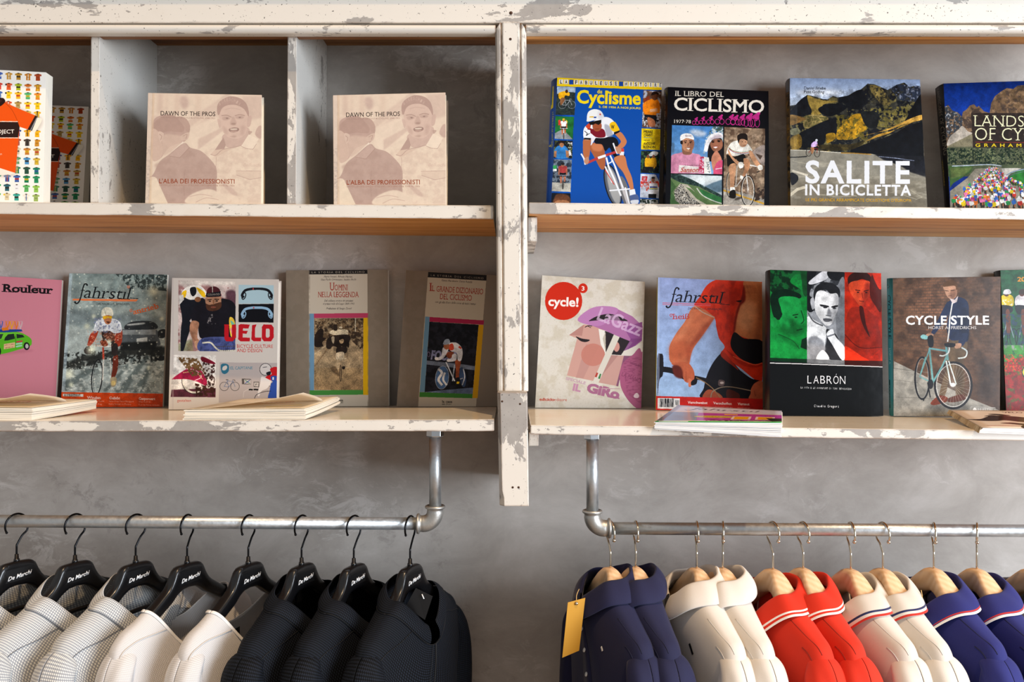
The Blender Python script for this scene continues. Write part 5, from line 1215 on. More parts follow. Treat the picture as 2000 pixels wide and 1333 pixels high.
# ------------------------------------------------------------------ materials in use
M_paint = make_paint('chipped_white_paint', amount=.6)
M_paint_v = make_paint('chipped_white_paint_upright', amount=1.0, axis=2, off=(3, 1, 2))
M_paint_edge = make_paint('worn_shelf_edge_paint', amount=1.0, wear=1.3, off=(5, 2, 7))
M_paint_foot = make_paint('peeling_post_foot_paint', amount=1.5, axis=2, wear=1.4, off=(1, 9, 4))
M_paint_side = make_paint('cool_divider_paint', base='c4c5c2', amount=.15, axis=2, wear=.6, off=(7, 7, 1))
M_wood = make_wood('raw_wood_underside', '8a5220', 'cc8a42', 'e2aa66', axis=0, rough=.5)
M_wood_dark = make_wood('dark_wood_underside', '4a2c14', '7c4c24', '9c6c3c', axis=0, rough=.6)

def gloss_top():
    m, nt, bs = new_mat('glossy_cream_shelf_top')
    co = coords(nt, scale=(1, 6, 6))
    c = mixc(nt, noise(nt, co, 4, 5), 'd8cab4', 'e0d4c0')
    sp = ramp(nt, noise(nt, coords(nt), 120, 3), [(.70, 0.0), (.73, 1.0)])
    nt.links.new(mixc(nt, sp, c, 'b79a70'), bs.inputs['Base Color'])
    bs.inputs['Roughness'].default_value = .16
    bump(nt, bs, noise(nt, co, 30, 3), .08, .001)
    return m
M_top = gloss_top()

def plaster():
    m, nt, bs = new_mat('grey_polished_plaster')
    co = coords(nt)
    a = noise(nt, co, 1.3, 8, .6, .35)
    b = noise(nt, coords(nt, scale=(1, 1, 1.4)), 5.0, 9, .7, .45)
    c1 = ramp(nt, a, [(.30, '98928b'), (.5, 'aca69f'), (.70, 'bcb7b1')])
    c2 = ramp(nt, b, [(.36, '8f8982'), (.52, 'a9a39c'), (.68, 'c0bbb5')])
    c = mixc(nt, .5, c1, c2)
    g = noise(nt, coords(nt, scale=(1, 1, 1.8), off=(4, 0, 0)), 11, 9, .78, .8)
    msk = mth(nt, 'MULTIPLY', ramp(nt, g, [(.52, 0.0), (.60, .6)]), ramp(nt, noise(nt, coords(nt, off=(2, 0, 7)), 2.3, 3), [(.5, 0.0), (.62, 1.0)]))
    c = mixc(nt, msk, c, 'ccc8c3')
    d = noise(nt, coords(nt, off=(9, 0, 3)), 14, 9, .78, .6)
    msk = mth(nt, 'MULTIPLY', ramp(nt, d, [(.54, 0.0), (.62, .5)]), ramp(nt, noise(nt, coords(nt, off=(5, 0, 1)), 2.0, 3), [(.5, 0.0), (.62, 1.0)]))
    c = mixc(nt, msk, c, '827c76')
    nt.links.new(c, bs.inputs['Base Color'])
    bs.inputs['Roughness'].default_value = .8; bs.inputs['Specular IOR Level'].default_value = .2
    bump(nt, bs, b, .1, .004)
    return m
M_wall = plaster()

def galvanised():
    m, nt, bs = new_mat('galvanised_steel')
    co = coords(nt)
    n = noise(nt, co, 90, 5, .7)
    v = nt.nodes.new('ShaderNodeTexVoronoi'); v.inputs['Scale'].default_value = 160
    nt.links.new(co, v.inputs['Vector'])
    c = mixc(nt, n, 'aab0b4', 'd6dadb')
    c = mixc(nt, ramp(nt, noise(nt, co, 25, 6, .7), [(.60, 0.0), (.72, .5)]), c, '8a8076')
    nt.links.new(c, bs.inputs['Base Color'])
    bs.inputs['Metallic'].default_value = .85
    nt.links.new(ramp(nt, n, [(.3, .34), (.7, .5)]), bs.inputs['Roughness'])
    bump(nt, bs, v.outputs['Distance'], .15, .0008)
    return m
M_pipe = galvanised()
M_elbow = simple_mat('cast_elbow_metal', 'b4b4b0', .45, .85, bumps=(220, .35, .0008))
M_nut = simple_mat('polished_steel_nut', 'c8ccd0', .18, 1.0)
M_nail = simple_mat('rusty_nail', '4a3020', .7, .3)
M_page = None
def page_mat(name, col, line, scale=900):
    m, nt, bs = new_mat(name)
    co = coords(nt, 'UV')
    mp = nt.nodes.new('ShaderNodeMapping'); mp.inputs['Scale'].default_value = (2, scale * .1, 1); nt.links.new(co, mp.inputs[0])
    n = noise(nt, mp.outputs[0], 1.0, 3, .6)
    c = ramp(nt, n, [(.30, line), (.42, col), (.9, col)])
    nt.links.new(c, bs.inputs['Base Color']); bs.inputs['Roughness'].default_value = .8
    return m
M_page = page_mat('page_edges', 'ece6d8', 'b8b0a0')
M_floor = make_wood('floor_boards', '6d5a48', '8c7660', 'a8927a', axis=1, rough=.5, sc=.5)

# ------------------------------------------------------------------ the setting
def plane_wall():
    o = mesh_pd('wall_back', [(-3.2, Y_WALL, 0), (3.2, Y_WALL, 0), (3.2, Y_WALL, 2.9), (-3.2, Y_WALL, 2.9),
                              (-3.2, Y_WALL + .15, 0), (3.2, Y_WALL + .15, 0), (3.2, Y_WALL + .15, 2.9), (-3.2, Y_WALL + .15, 2.9)],
                [(0, 1, 2, 3), (5, 4, 7, 6), (0, 4, 5, 1), (3, 2, 6, 7), (0, 3, 7, 4), (1, 5, 6, 2)], M_wall)
    o['kind'] = 'structure'
    f = mesh_pd('floor', [(-3.2, -2.0, -.05), (3.2, -2.0, -.05), (3.2, Y_WALL + .15, -.05), (-3.2, Y_WALL + .15, -.05),
                          (-3.2, -2.0, 0), (3.2, -2.0, 0), (3.2, Y_WALL + .15, 0), (-3.2, Y_WALL + .15, 0)],
                [(0, 3, 2, 1), (4, 5, 6, 7), (0, 1, 5, 4), (1, 2, 6, 5), (2, 3, 7, 6), (3, 0, 4, 7)], M_floor)
    f['kind'] = 'structure'
plane_wall()

# ------------------------------------------------------------------ wall shelving
SH = empty('wall_shelving', (0, Y_WALL, W(0, 822, Y_LO).z), 'old white chipped-paint wall shelving with two levels, raw wood undersides and a centre post', 'shelving')
def SP(o):
    """parent to the shelving keeping world placement"""
    o.parent = SH; o.matrix_parent_inverse = SH.matrix_world.inverted() if False else Matrix.Translation(-Vector(SH.location))
    return o

def board(name, x0, x1, yt0, yt1, yb0, yb1, Yf, edge=M_paint_edge, under=M_wood, top=M_top, back_up=0.0, lab=None):
    """board whose front edge runs from (x0,yt0..yb0) to (x1,yt1..yb1) in the photograph"""
    n = 40
    V, F, MI = [], [], []
    r = random.Random(int(x0) + int(yt0))
    for i in range(n + 1):
        t = i / n
        a = W(x0 + (x1 - x0) * t, yt0 + (yt1 - yt0) * t, Yf); b = W(x0 + (x1 - x0) * t, yb0 + (yb1 - yb0) * t, Yf)
        j = (r.random() - .5) * .0012
        V += [Vector((a.x, Yf + j, a.z + j * .5)), Vector((b.x, Yf - j, b.z + (r.random() - .5) * .001)),
              Vector((b.x, Y_WALL, b.z + back_up)), Vector((a.x, Y_WALL, a.z + back_up))]
    for i in range(n):
        p, q = i * 4, (i + 1) * 4
        F += [(p + 1, q + 1, q, p), (p + 2, q + 2, q + 1, p + 1), (p + 3, p, q, q + 3)]
        MI += [0, 1, 2]
        F.append((p + 3, q + 3, q + 2, p + 2)); MI.append(1)
    F += [(0, 3, 2, 1), (n * 4, n * 4 + 1, n * 4 + 2, n * 4 + 3)]; MI += [0, 0]
    o = mesh_pd(name, V, F, [edge, under, top], mi=MI)
    fix_normals(o)
    bevel(o, .0016, 2, 40)
    if lab: o['label'] = lab
    return SP(o)

bd_ul = board('shelf_board', -330, 964, 393, 402, 416, 429, Y_UP)
bd_ur = board('shelf_board', 1033, 2340, 396, 412, 419, 434, Y_UP)
bd_ll = board('shelf_board', -330, 965, 824, 820, 844, 843.5, Y_LO)
bd_lr = board('shelf_board', 1036, 2340, 831, 846, 849.5, 866, Y_LO, back_up=.010)

def zsurf(o_px, yt0, yt1, x0, x1, px, Yf, back_up, Y):
    t = (px - x0) / (x1 - x0)
    z = W(0, yt0 + (yt1 - yt0) * t, Yf).z
    return z + back_up * (Y - Yf) / (Y_WALL - Yf)
def z_ul(px, Y): return zsurf(0, 393, 402, -330, 964, px, Y_UP, 0, Y)
def z_ur(px, Y): return zsurf(0, 396, 412, 1033, 2340, px, Y_UP, 0, Y)
def z_ll(px, Y): return zsurf(0, 824, 820, -330, 965, px, Y_LO, 0, Y)
def z_lr(px, Y): return zsurf(0, 831, 846, 1036, 2340, px, Y_LO, .010, Y)

def extrude_profile(name, prof, x0, x1, dz0, dz1, mats, n=2):
    """profile list of (Y,z) extruded along x; dz shift at each end"""
    V, F = [], []
    k = len(prof)
    for i in range(n + 1):
        t = i / n; x = x0 + (x1 - x0) * t; dz = dz0 + (dz1 - dz0) * t
        V += [(x, y, z + dz) for y, z in prof]
    for i in range(n):
        for j in range(k):
            j2 = (j + 1) % k
            F.append((i * k + j, (i + 1) * k + j, (i + 1) * k + j2, i * k + j2))
    F += [tuple(range(k)), tuple(n * k + j for j in reversed(range(k)))]
    o = mesh_pd(name, V, F, mats); fix_normals(o); return o

YC = 1.872                                   # face of the fascia
zc = lambda py, Y=YC: W(0, py, Y).z
xl, xr = W(-330, 0, 1.9).x, W(2340, 0, 1.9).x
pr = [(YC, zc(46)), (YC, zc(-64)), (YC - .0435, zc(-70)), (YC - .050, zc(-98)), (YC + .05, zc(-98)), (YC + .05, zc(46)), (YC + .012, zc(46))]
o = SP(extrude_profile('fascia_board', pr, xl, xr, .0008, .0008, M_paint, 3)); bevel(o, .0015)
# rounded bead moulding below the fascia
bz0, bz1 = zc(48.5), zc(66)
mid, rad = (bz0 + bz1) / 2, (bz0 - bz1) / 2
pr = [(YC + .02, bz0)] + [(YC + .004 - .011 * math.cos(a), mid + rad * math.sin(a)) for a in [math.radians(d) for d in range(90, -91, -18)]] + [(YC + .02, bz1)]
for a_, b_ in ((xl, W(968, 0, YC).x), (W(1027, 0, YC).x, xr)):
    o = SP(extrude_profile('bead_moulding', pr, a_, b_, .0008, -.0006, M_paint_edge, 3))
    o.data.polygons.foreach_set('use_smooth', [True] * len(o.data.polygons))
    o.modifiers.new('es', 'EDGE_SPLIT').split_angle = math.radians(40)
# top board of the cubbies, underside visible
def top_board(name, x0, x1, mat, ypx):
    z = W(0, ypx, 1.9).z
    a, b = W(x0, 0, YC).x, W(x1, 0, YC).x
    c = [(a, YC + .05, z), (b, YC + .05, z), (b, Y_WALL, z), (a, Y_WALL, z), (a, YC + .05, z + .02), (b, YC + .05, z + .02), (b, Y_WALL, z + .02), (a, Y_WALL, z + .02)]
    return SP(box8(name, c, mat))
top_board('top_board', -330, 985, M_wood_dark, -6)
top_board('top_board', 1015, 2340, M_wood, -9)
# batten behind the bead, visible as the raw wood strip above the right compartment
for a_, b_, mt, lo in ((-330, 985, M_wood_dark, 62), (1015, 2340, M_wood, 62)):
    x0, x1 = W(a_, 0, YC).x, W(b_, 0, YC).x
    c = [(x0, YC + .02, zc(lo)), (x1, YC + .02, zc(lo)), (x1, YC + .05, zc(lo)), (x0, YC + .05, zc(lo)), (x0, YC + .02, zc(-8)), (x1, YC + .02, zc(-8)), (x1, YC + .05, zc(-8)), (x0, YC + .05, zc(-8))]
    SP(box8('batten', c, mt))

# dividers
for (xa, xb, yb) in ((176, 193, 397), (560, 578, 400)):
    ztop = W(0, -8, 1.9).z
    x0, x1 = W(xa, 0, Y_UP + .004).x, W(xb, 0, Y_UP + .004).x
    Yf = Y_UP + .004
    zb = z_ul((xa + xb) / 2, Yf) + .0006
    zb0 = zb
    c = [(x0, Yf, zb), (x1, Yf, zb), (x1, Y_WALL, zb0), (x0, Y_WALL, zb0), (x0 + .002, Yf, ztop), (x1 + .002, Yf, ztop), (x1 + .002, Y_WALL, ztop), (x0 + .002, Y_WALL, ztop)]
    o = SP(box8('divider', c, [M_paint_v, M_paint_side], mi=[1, 1, 0, 1, 1, 1])); bevel(o, .0015)

# centre post: moulded plank, two bead edges, separate foot block
def post():
    yp = 1.862
    zt, zb = W(0, 47, yp).z, W(0, 766, yp).z
    xs = [W(967, 0, yp).x, W(1028, 0, yp).x]
    def prof(z, dx, topcut=0):
        x0, x1 = xs[0] + dx, xs[1] + dx
        w_ = x1 - x0
        return [(x0, Y_WALL, z), (x0, yp + .012, z), (x0 + .003, yp + .004, z), (x0 + .010, yp + .002, z), (x0 + .013, yp + .007, z), (x0 + .016, yp, z),
                (x1 - .016, yp, z), (x1 - .013, yp + .007, z), (x1 - .010, yp + .002, z), (x1 - .003, yp + .004, z), (x1, yp + .012, z), (x1, Y_WALL, z)]
    n = 24; V, F = [], []
    for i in range(n + 1):
        t = i / n
        V += prof(zb + (zt - zb) * t, .0045 * (1 - t))
    k = 12
    for j in range(3, 9): V[n * k + j] = (V[n * k + j][0], V[n * k + j][1], V[n * k + j][2] + .004)
    for j in (1, 2, 9, 10): V[n * k + j] = (V[n * k + j][0], V[n * k + j][1], V[n * k + j][2] - .008)
    for i in range(n):
        for j in range(k):
            j2 = (j + 1) % k
            F.append((i * k + j, i * k + j2, (i + 1) * k + j2, (i + 1) * k + j))
    F += [tuple(reversed(range(k))), tuple(n * k + j for j in range(k))]
    o = mesh_pd('post', V, F, M_paint_v); fix_normals(o); bevel(o, .0014, 2, 25); SP(o)
    # foot block
    yf = 1.792
    a0, a1 = W(971, 0, yf).x, W(1030, 0, yf).x; b0, b1 = W(975.5, 0, yf).x, W(1033, 0, yf).x
    zt, zb = W(0, 768, yf).z, W(0, 990, yf).z
    ch = .006
    V = []
    m_ = 14
    for i in range(m_ + 1):
        t = i / m_; x0 = b0 + (a0 - b0) * t; x1 = b1 + (a1 - b1) * t; z = zb + (zt - zb) * t
        cut = ch * (1.6 if t < .12 else 1.0)
        V += [(x0, Y_WALL - .001, z), (x0, yf + .013, z), (x0 + cut, yf, z), (x1 - .0015, yf, z), (x1, yf + .0015, z), (x1, Y_WALL - .001, z)]
    k = 6; F = []
    for i in range(m_):
        for j in range(k):
            j2 = (j + 1) % k
            F.append((i * k + j, i * k + j2, (i + 1) * k + j2, (i + 1) * k + j))
    F += [tuple(reversed(range(k))), tuple(m_ * k + j for j in range(k))]
    o2 = mesh_pd('post_foot', V, F, M_paint_foot); fix_normals(o2); bevel(o2, .001, 2, 30); SP(o2)
    for (px, py, Y, r) in ((998, 26, YC, 3.4), (997, 77, yp, 2.6), (1001.5, 953, yf, 2.2), (1013, 953, yf, 2.2), (981, 785, yf, 2.0), (1016, 790, yf, 2.0)):
        p = W(px, py, Y)
        q = tube('nail', [p + Vector((0, .003, 0)), p + Vector((0, -.0006, 0))], r / FPX * Y, M_nail, seg=10); SP(q)
post()

# bracket blocks carrying the right-hand boards beside the post
def bracket(pts, Y0, Y1, x0, x1):
    """side silhouette extruded in x; pts (px?,z)"""
    V = [(x0, y, z) for y, z in pts] + [(x1, y, z) for y, z in pts]
    k = len(pts)
    F = [tuple(range(k)), tuple(reversed(range(k, 2 * k)))] + [(j, (j + 1) % k, k + (j + 1) % k, k + j) for j in range(k)]
    o = mesh_pd('bracket', V, F, M_paint_foot); fix_normals(o); bevel(o, .0015); return SP(o)
for (xa, xb, zt, yf, hh) in ((1031, 1049, W(0, 421, 1.9).z, 1.93, .052), (1033, 1052, W(0, 850.5, 1.8).z + .0005, 1.845, .030)):
    Ym = yf + .10
    bracket([(yf, zt), (yf, zt - hh * .45), (yf + .012, zt - hh), (Y_WALL, zt - hh), (Y_WALL, zt)], 0, 0, W(xa, 0, yf).x, W(xb, 0, yf).x)
for (xa, xb, zt, yf, hh) in ((-200, -180, W(0, 843, 1.8).z, 1.86, .04), (-200, -180, W(0, 418, 1.9).z - .001, 1.95, .05)):
    bracket([(yf, zt), (yf, zt - hh), (Y_WALL, zt - hh), (Y_WALL, zt)], 0, 0, W(xa, 0, yf).x, W(xb, 0, yf).x)

# ------------------------------------------------------------------ clothes rails of galvanised pipe
def clothes_rail(px_pipe, y_rail0, y_rail1, x_end, ztop, side, label):
    """side: +1 the rail runs to the left of the drop pipe, -1 to the right"""
    R = .0133
    pe = W(px_pipe, y_rail0, Y_RAIL)
    root = empty('clothes_rail', (pe.x, Y_RAIL, ztop), label, 'clothes rail')
    inv = Matrix.Translation(-Vector(root.location))
    def K(o): o.parent = root; o.matrix_parent_inverse = inv; return o
    other = W(x_end, y_rail1, Y_RAIL)
    d = Vector((-side, 0, 0))
    rail = K(tube('rail_pipe', [pe + d * .028 + Vector((0, 0, 0)), other], R, M_pipe, seg=28))
    K(tube('drop_pipe', [Vector((pe.x, Y_RAIL, pe.z + .03)), Vector((pe.x, Y_RAIL, ztop - .017))], R * .98, M_pipe, seg=28))
    # hexagonal coupling under the board
    hv, hf = [], []
    zs = [ztop - .020, ztop - .018, ztop - .002, ztop - .0003]
    rr = [.0165, .0178, .0178, .0168]
    for z, r in zip(zs, rr):
        for k in range(6):
            a = math.radians(60 * k + 12); hv.append((pe.x + r * 1.06 * math.cos(a), Y_RAIL + r * 1.06 * math.sin(a), z))
    for i in range(3):
        for k in range(6):
            hf.append((i * 6 + k, i * 6 + (k + 1) % 6, (i + 1) * 6 + (k + 1) % 6, (i + 1) * 6 + k))
    hf += [(5, 4, 3, 2, 1, 0), tuple(18 + k for k in range(6))]
    K(bevel(mesh_pd('hex_coupling', hv, hf, M_nut), .0006))
    # elbow: fat bend with a beaded collar at each mouth
    c = []
    rb = .026
    for k in range(13):
        a = math.radians(90 * k / 12)
        c.append(Vector((pe.x - side * rb + side * rb * math.cos(a), Y_RAIL, pe.z + rb - rb * math.sin(a))))
    path = [Vector((pe.x, Y_RAIL, pe.z + rb + .012)), Vector((pe.x, Y_RAIL, pe.z + rb + .0075)), Vector((pe.x, Y_RAIL, pe.z + rb + .007)), Vector((pe.x, Y_RAIL, pe.z + rb + .002))] + c + \
           [Vector((pe.x - side * (rb + .002), Y_RAIL, pe.z)), Vector((pe.x - side * (rb + .007), Y_RAIL, pe.z)), Vector((pe.x - side * (rb + .0075), Y_RAIL, pe.z)), Vector((pe.x - side * (rb + .012), Y_RAIL, pe.z))]
    rad = [.0195, .0200, .0178, .0172] + [.0178] * 13 + [.0172, .0178, .0200, .0195]
    # round collars: explicit tori-like beads
    K(tube('elbow', path, rad, M_elbow, seg=28))
    for p, ax in ((path[0], 'z'), (path[-1], 'x')):
        V, F = [], []
        n1, n2 = 28, 8
        for i in range(n1):
            a = 2 * math.pi * i / n1
            for j in range(n2):
                b = 2 * math.pi * j / n2
                r = .0188 + .0032 * math.cos(b); h = .0036 * math.sin(b)
                V.append(p + (Vector((r * math.cos(a), r * math.sin(a), h - .002)) if ax == 'z' else Vector((side * (.002) + h, r * math.cos(a), r * math.sin(a)))))
        o = mesh_pd('collar_bead', V, grid_faces(n1, n2, True, True), M_elbow, smooth=True); fix_normals(o); K(o)
    return root, pe, other
zt_l = W(0, 843.6, Y_LO).z; zt_r = W(0, 850.6, Y_LO).z + .010 * (Y_RAIL - Y_LO) / (Y_WALL - Y_LO)

def _mk(px_pipe, yr, x_end, y_end, ztop, side, label):
    return clothes_rail(px_pipe, yr, y_end, x_end, ztop, side, label)
railL, peL, enL = _mk(850, 1024, -330, 1017, zt_l - .0004, 1, 'galvanised pipe clothes rail on the left, hung under the shelf and holding black hangers')
railR, peR, enR = _mk(1157, 1033, 2340, 1040, zt_r - .0012, -1, 'galvanised pipe clothes rail on the right, hung under the shelf and holding pale wooden hangers')

# ------------------------------------------------------------------ books standing on the shelves
def plane_pt(px, py, p0, n):
    d = W(px, py, 1.0) - Vector((0, 0, CAMZ)); o = Vector((0, 0, CAMZ))
    return o + d * ((p0 - o).dot(n) / d.dot(n))

def hexa(F, B, bow=0.0):
    """trilinear map of the unit cube; F,B = [BL,BR,TR,TL] front and back corners"""
    nrm = ((F[1] - F[0]).cross(F[3] - F[0])).normalized() * -1
    if nrm.y < 0: nrm = -nrm
    def h(u, v, w_):
        f = (F[0] * (1 - u) + F[1] * u) * (1 - v) + (F[3] * (1 - u) + F[2] * u) * v
        b = (B[0] * (1 - u) + B[1] * u) * (1 - v) + (B[3] * (1 - u) + B[2] * u) * v
        return f * (1 - w_) + b * w_ + nrm * bow * u ** 3
    return h

def cube_part(name, h, u0, u1, v0, v1, w0, w1, mats, parent, n=8, wuv=True, mi_front=True, inv=None):
    """box in the hexa map; front face gridded and UV mapped 0..1"""
    V, F, UV, MI = [], [], [], []
    for i in range(n + 1):
        for j in range(n + 1):
            V.append(h(u0 + (u1 - u0) * i / n, v0 + (v1 - v0) * j / n, w0)); UV.append((i / n, j / n))
    m = (n + 1) ** 2
    for i in range(n + 1):
        for j in range(n + 1):
            V.append(h(u0 + (u1 - u0) * i / n, v0 + (v1 - v0) * j / n, w1)); UV.append((i / n, j / n))
    g = lambda i, j, k=0: k * m + i * (n + 1) + j
    for i in range(n):
        for j in range(n):
            F.append((g(i, j), g(i + 1, j), g(i + 1, j + 1), g(i, j + 1))); MI.append(0)
            F.append((g(i, j, 1), g(i, j + 1, 1), g(i + 1, j + 1, 1), g(i + 1, j, 1))); MI.append(1)
    for i in range(n):
        F.append((g(i, 0), g(i, 0, 1), g(i + 1, 0, 1), g(i + 1, 0))); MI.append(1)
        F.append((g(i, n), g(i + 1, n), g(i + 1, n, 1), g(i, n, 1))); MI.append(1)
        F.append((g(0, i), g(0, i + 1), g(0, i + 1, 1), g(0, i, 1))); MI.append(1)
        F.append((g(n, i), g(n, i, 1), g(n, i + 1, 1), g(n, i + 1))); MI.append(1)
    if not isinstance(mats, (list, tuple)): mats = [mats, mats]
    o = mesh_pd(name, V, F, list(mats), parent, uvs=UV, mi=MI)
    if inv is not None: o.matrix_parent_inverse = inv
    return o

def pages_part(h, u0, u1, v0, v1, w0, w1, parent, inv, mat=None, name='pages'):
    V, F, UV = [], [], []
    n = 6
    faces = []
    def quad(pts, uvs):
        b = len(V); V.extend(pts); UV.extend(uvs); F.append((b, b + 1, b + 2, b + 3))
    for i in range(n):
        a, c = i / n, (i + 1) / n
        ua, uc = u0 + (u1 - u0) * a, u0 + (u1 - u0) * c; va, vc = v0 + (v1 - v0) * a, v0 + (v1 - v0) * c
        quad([h(ua, v1, w0), h(uc, v1, w0), h(uc, v1, w1), h(ua, v1, w1)], [(ua, 0), (uc, 0), (uc, 1), (ua, 1)])
        quad([h(ua, v0, w1), h(uc, v0, w1), h(uc, v0, w0), h(ua, v0, w0)], [(ua, 1), (uc, 1), (uc, 0), (ua, 0)])
        quad([h(u1, va, w0), h(u1, va, w1), h(u1, vc, w1), h(u1, vc, w0)], [(va, 0), (va, 1), (vc, 1), (vc, 0)])
        quad([h(u0, va, w1), h(u0, va, w0), h(u0, vc, w0), h(u0, vc, w1)], [(va, 1), (va, 0), (vc, 0), (vc, 1)])
        for w_, rev in ((w0, 0), (w1, 1)):
            q = [h(ua, v0, w_), h(uc, v0, w_), h(uc, v1, w_), h(ua, v1, w_)]
            quad(q[::-1] if rev else q, [(0, w_)] * 4)
    o = mesh_pd(name, V, F, mat or M_page, parent, uvs=UV); o.matrix_parent_inverse = inv
    bm = bmesh.new(); bm.from_mesh(o.data); bmesh.ops.remove_doubles(bm, verts=bm.verts, dist=1e-6); bm.to_mesh(o.data); bm.free()
    return o

def book(name, label, cover_fn, zfun, Yb, lean, dY, t, cat='book', group=None, hard=True, spine_fn=None, spine_col='202020', gain=1.0, rough=.34, front_mat=None, quad=None, bow=0.0, Ymax=2.17, pagemat=None, back_col=None, tint=(1, 1, 1)):
    """Yb: distance of the lower left front corner (None = read from the picked corner), lean: how much
    farther the top is, dY: how much farther the right side is"""
    st = {}
    def snap(q):
        q = q.copy()
        if st.get('spine'): return q
        for k_top, k_bot, dd, key in ((0, 3, 0.0, 'l'), (1, 2, dY, 'r')):
            T, B = q[k_top], q[k_bot]
            if Yb is None:
                zz = zfun(B[0], 2.1) - CAMZ
                Y = min(max(-zz / (B[1] - CY) * FPX, 1.9), Ymax - lean) if key == 'l' else st['l'] + dY
            else: Y = Yb + dd
            z = zfun(B[0], Y) + .0008
            py = CY - (z - CAMZ) / Y * FPX
            s_ = (py - T[1]) / (B[1] - T[1])
            q[k_bot] = T + (B - T) * s_
            st[key] = Y
        return q
    SNAP[0] = snap
    if cover_fn is not None and front_mat is None:
        c = cover_fn(); q = c.q
        front_mat = c.material(name + '_front_print', gain, rough, tint)
    else:
        q = snap(np.array(quad, float))
    SNAP[0] = None
    BL = W(*q[3], st['l']); BR = W(*q[2], st['r']); TL = W(*q[0], st['l'] + lean)
    n = (BR - BL).cross(TL - BL).normalized()
    TR = plane_pt(*q[1], BL, n)
    if n.y < 0: n = -n
    F = [BL, BR, TR, TL]
    B = [p + n * t for p in F]
    # the back corners of the foot stay above the shelf
    for k in (0, 1): B[k] = Vector((B[k].x, B[k].y, F[k].z + .0002))
    spm = None
    if spine_fn is not None:
        sc_ = spine_fn(); sq = sc_.q
        spm = sc_.material(name + '_spine_print', gain, rough)
        B[3] = W(sq[0][0], sq[0][1], TL.y + t); B[0] = W(sq[3][0], 0, BL.y + t); B[0].z = BL.z + .0002
    root = empty(name, ((BL + BR) / 2 + Vector((0, t / 2, 0))), label, cat, group)
    inv = Matrix.Translation(-Vector(root.location))
    h = hexa(F, B, bow)
    flat = simple_mat(name + '_board', back_col or spine_col, .45)
    edge = simple_mat(name + '_edge', spine_col if hard else 'c8c0b6', .5)
    Wd = (BR - BL).length
    bt = (.0026 if hard else .0009) / t
    cv = cube_part('front_cover', h, 0, 1, 0, 1, 0, bt, [front_mat, edge], root, inv=inv)
    bevel(cv, .0006, 2)
    cube_part('back_cover', h, 0, 1, 0, 1, 1 - bt, 1, [flat, flat], root, n=2, inv=inv)
    su = (.0026 if hard else .0009) / Wd
    # spine: its outer face is the side u=0
    V, Fc, UV = [], [], []
    ns = 8
    for j in range(ns + 1):
        w_ = bt + (1 - 2 * bt) * j / ns
        for i in range(5):
            v = i / 4
            p = h(0, v, w_)
            if hard: p = p + (F[0] - F[1]).normalized() * .0022 * math.sin(math.pi * j / ns)
            V.append(p); UV.append((1 - j / ns, v))
    m = len(V)
    for j in range(ns + 1):
        w_ = bt + (1 - 2 * bt) * j / ns
        for i in range(5): V.append(h(su, i / 4, w_)); UV.append((0, 0))
    for j in range(ns):
        for i in range(4):
            a = j * 5 + i; Fc.append((a, a + 1, a + 6, a + 5)); a += m; Fc.append((a, a + 5, a + 6, a + 1))
        for i in (0, 4):
            a = j * 5 + i; Fc.append((a, a + 5, m + a + 5, m + a))
    so = mesh_pd('spine', V, Fc, spm or simple_mat(name + '_spine', spine_col, .4), root, uvs=UV, smooth=True); so.matrix_parent_inverse = inv
    fix_normals(so)
    ins = .0035 if hard else .0002
    pages_part(h, su * 1.02, 1 - ins / Wd, ins / .25, 1 - ins / .25, bt * 1.02, 1 - bt * 1.02, root, inv, pagemat)
    return root, h

# upper left cubbies
zf1 = lambda px, Y: z_ul(px, Y)
bk, _ = book('jersey_book', 'white book with rows of tiny jerseys and a large orange jersey, top left', cv_jersey, zf1, 1.906, .012, .004, .030, hard=False, spine_col='e8e4da', back_col='e8e4da', rough=.3)
Jf = bpy.data.materials['jersey_book_front_print']
book('jersey_book', 'same jersey-patterned white book leaning in shade behind the sunlit copy', None, zf1, 2.115, .050, .0, .028, hard=False, spine_col='e8e4da', back_col='e8e4da', front_mat=Jf,
     quad=[(20, 203), (173, 209), (161, 412), (-10, 412)])
SNAP[0] = None
cd = cv_dawn()
Md = cd.material('sepia_book_front_print', .88, .28)
qa = cd.q
q_left = np.array([(289, 182), (511, 186), (510, 410), (283, 410)], float)
book('sepia_book', 'pale sepia square hardback showing a capped man, in the cubby between the two dividers', None, zf1, 1.906, .010, .004, .020, spine_col='c9b39c', back_col='d8ccb8', front_mat=Md, quad=q_left)
book('sepia_book', 'pale sepia square hardback showing a capped man, in the cubby next to the centre post', None, zf1, 1.908, .010, -.003, .020, spine_col='c9b39c', back_col='d8ccb8', front_mat=Md, quad=qa)
book('sepia_book', 'sepia hardback hidden behind the copy between the dividers, only its right edge showing', None, zf1, 1.975, .022, .004, .018, spine_col='b8a890', back_col='c8bca8', front_mat=Md, quad=[(302, 195), (514, 197), (513, 405), (298, 405)])
book('sepia_book', 'sepia hardback hidden behind the copy next to the centre post, right edge showing', None, zf1, 1.975, .022, .0, .018, spine_col='b8a890', back_col='c8bca8', front_mat=Md, quad=[(664, 197), (875, 197), (873, 405), (662, 405)])

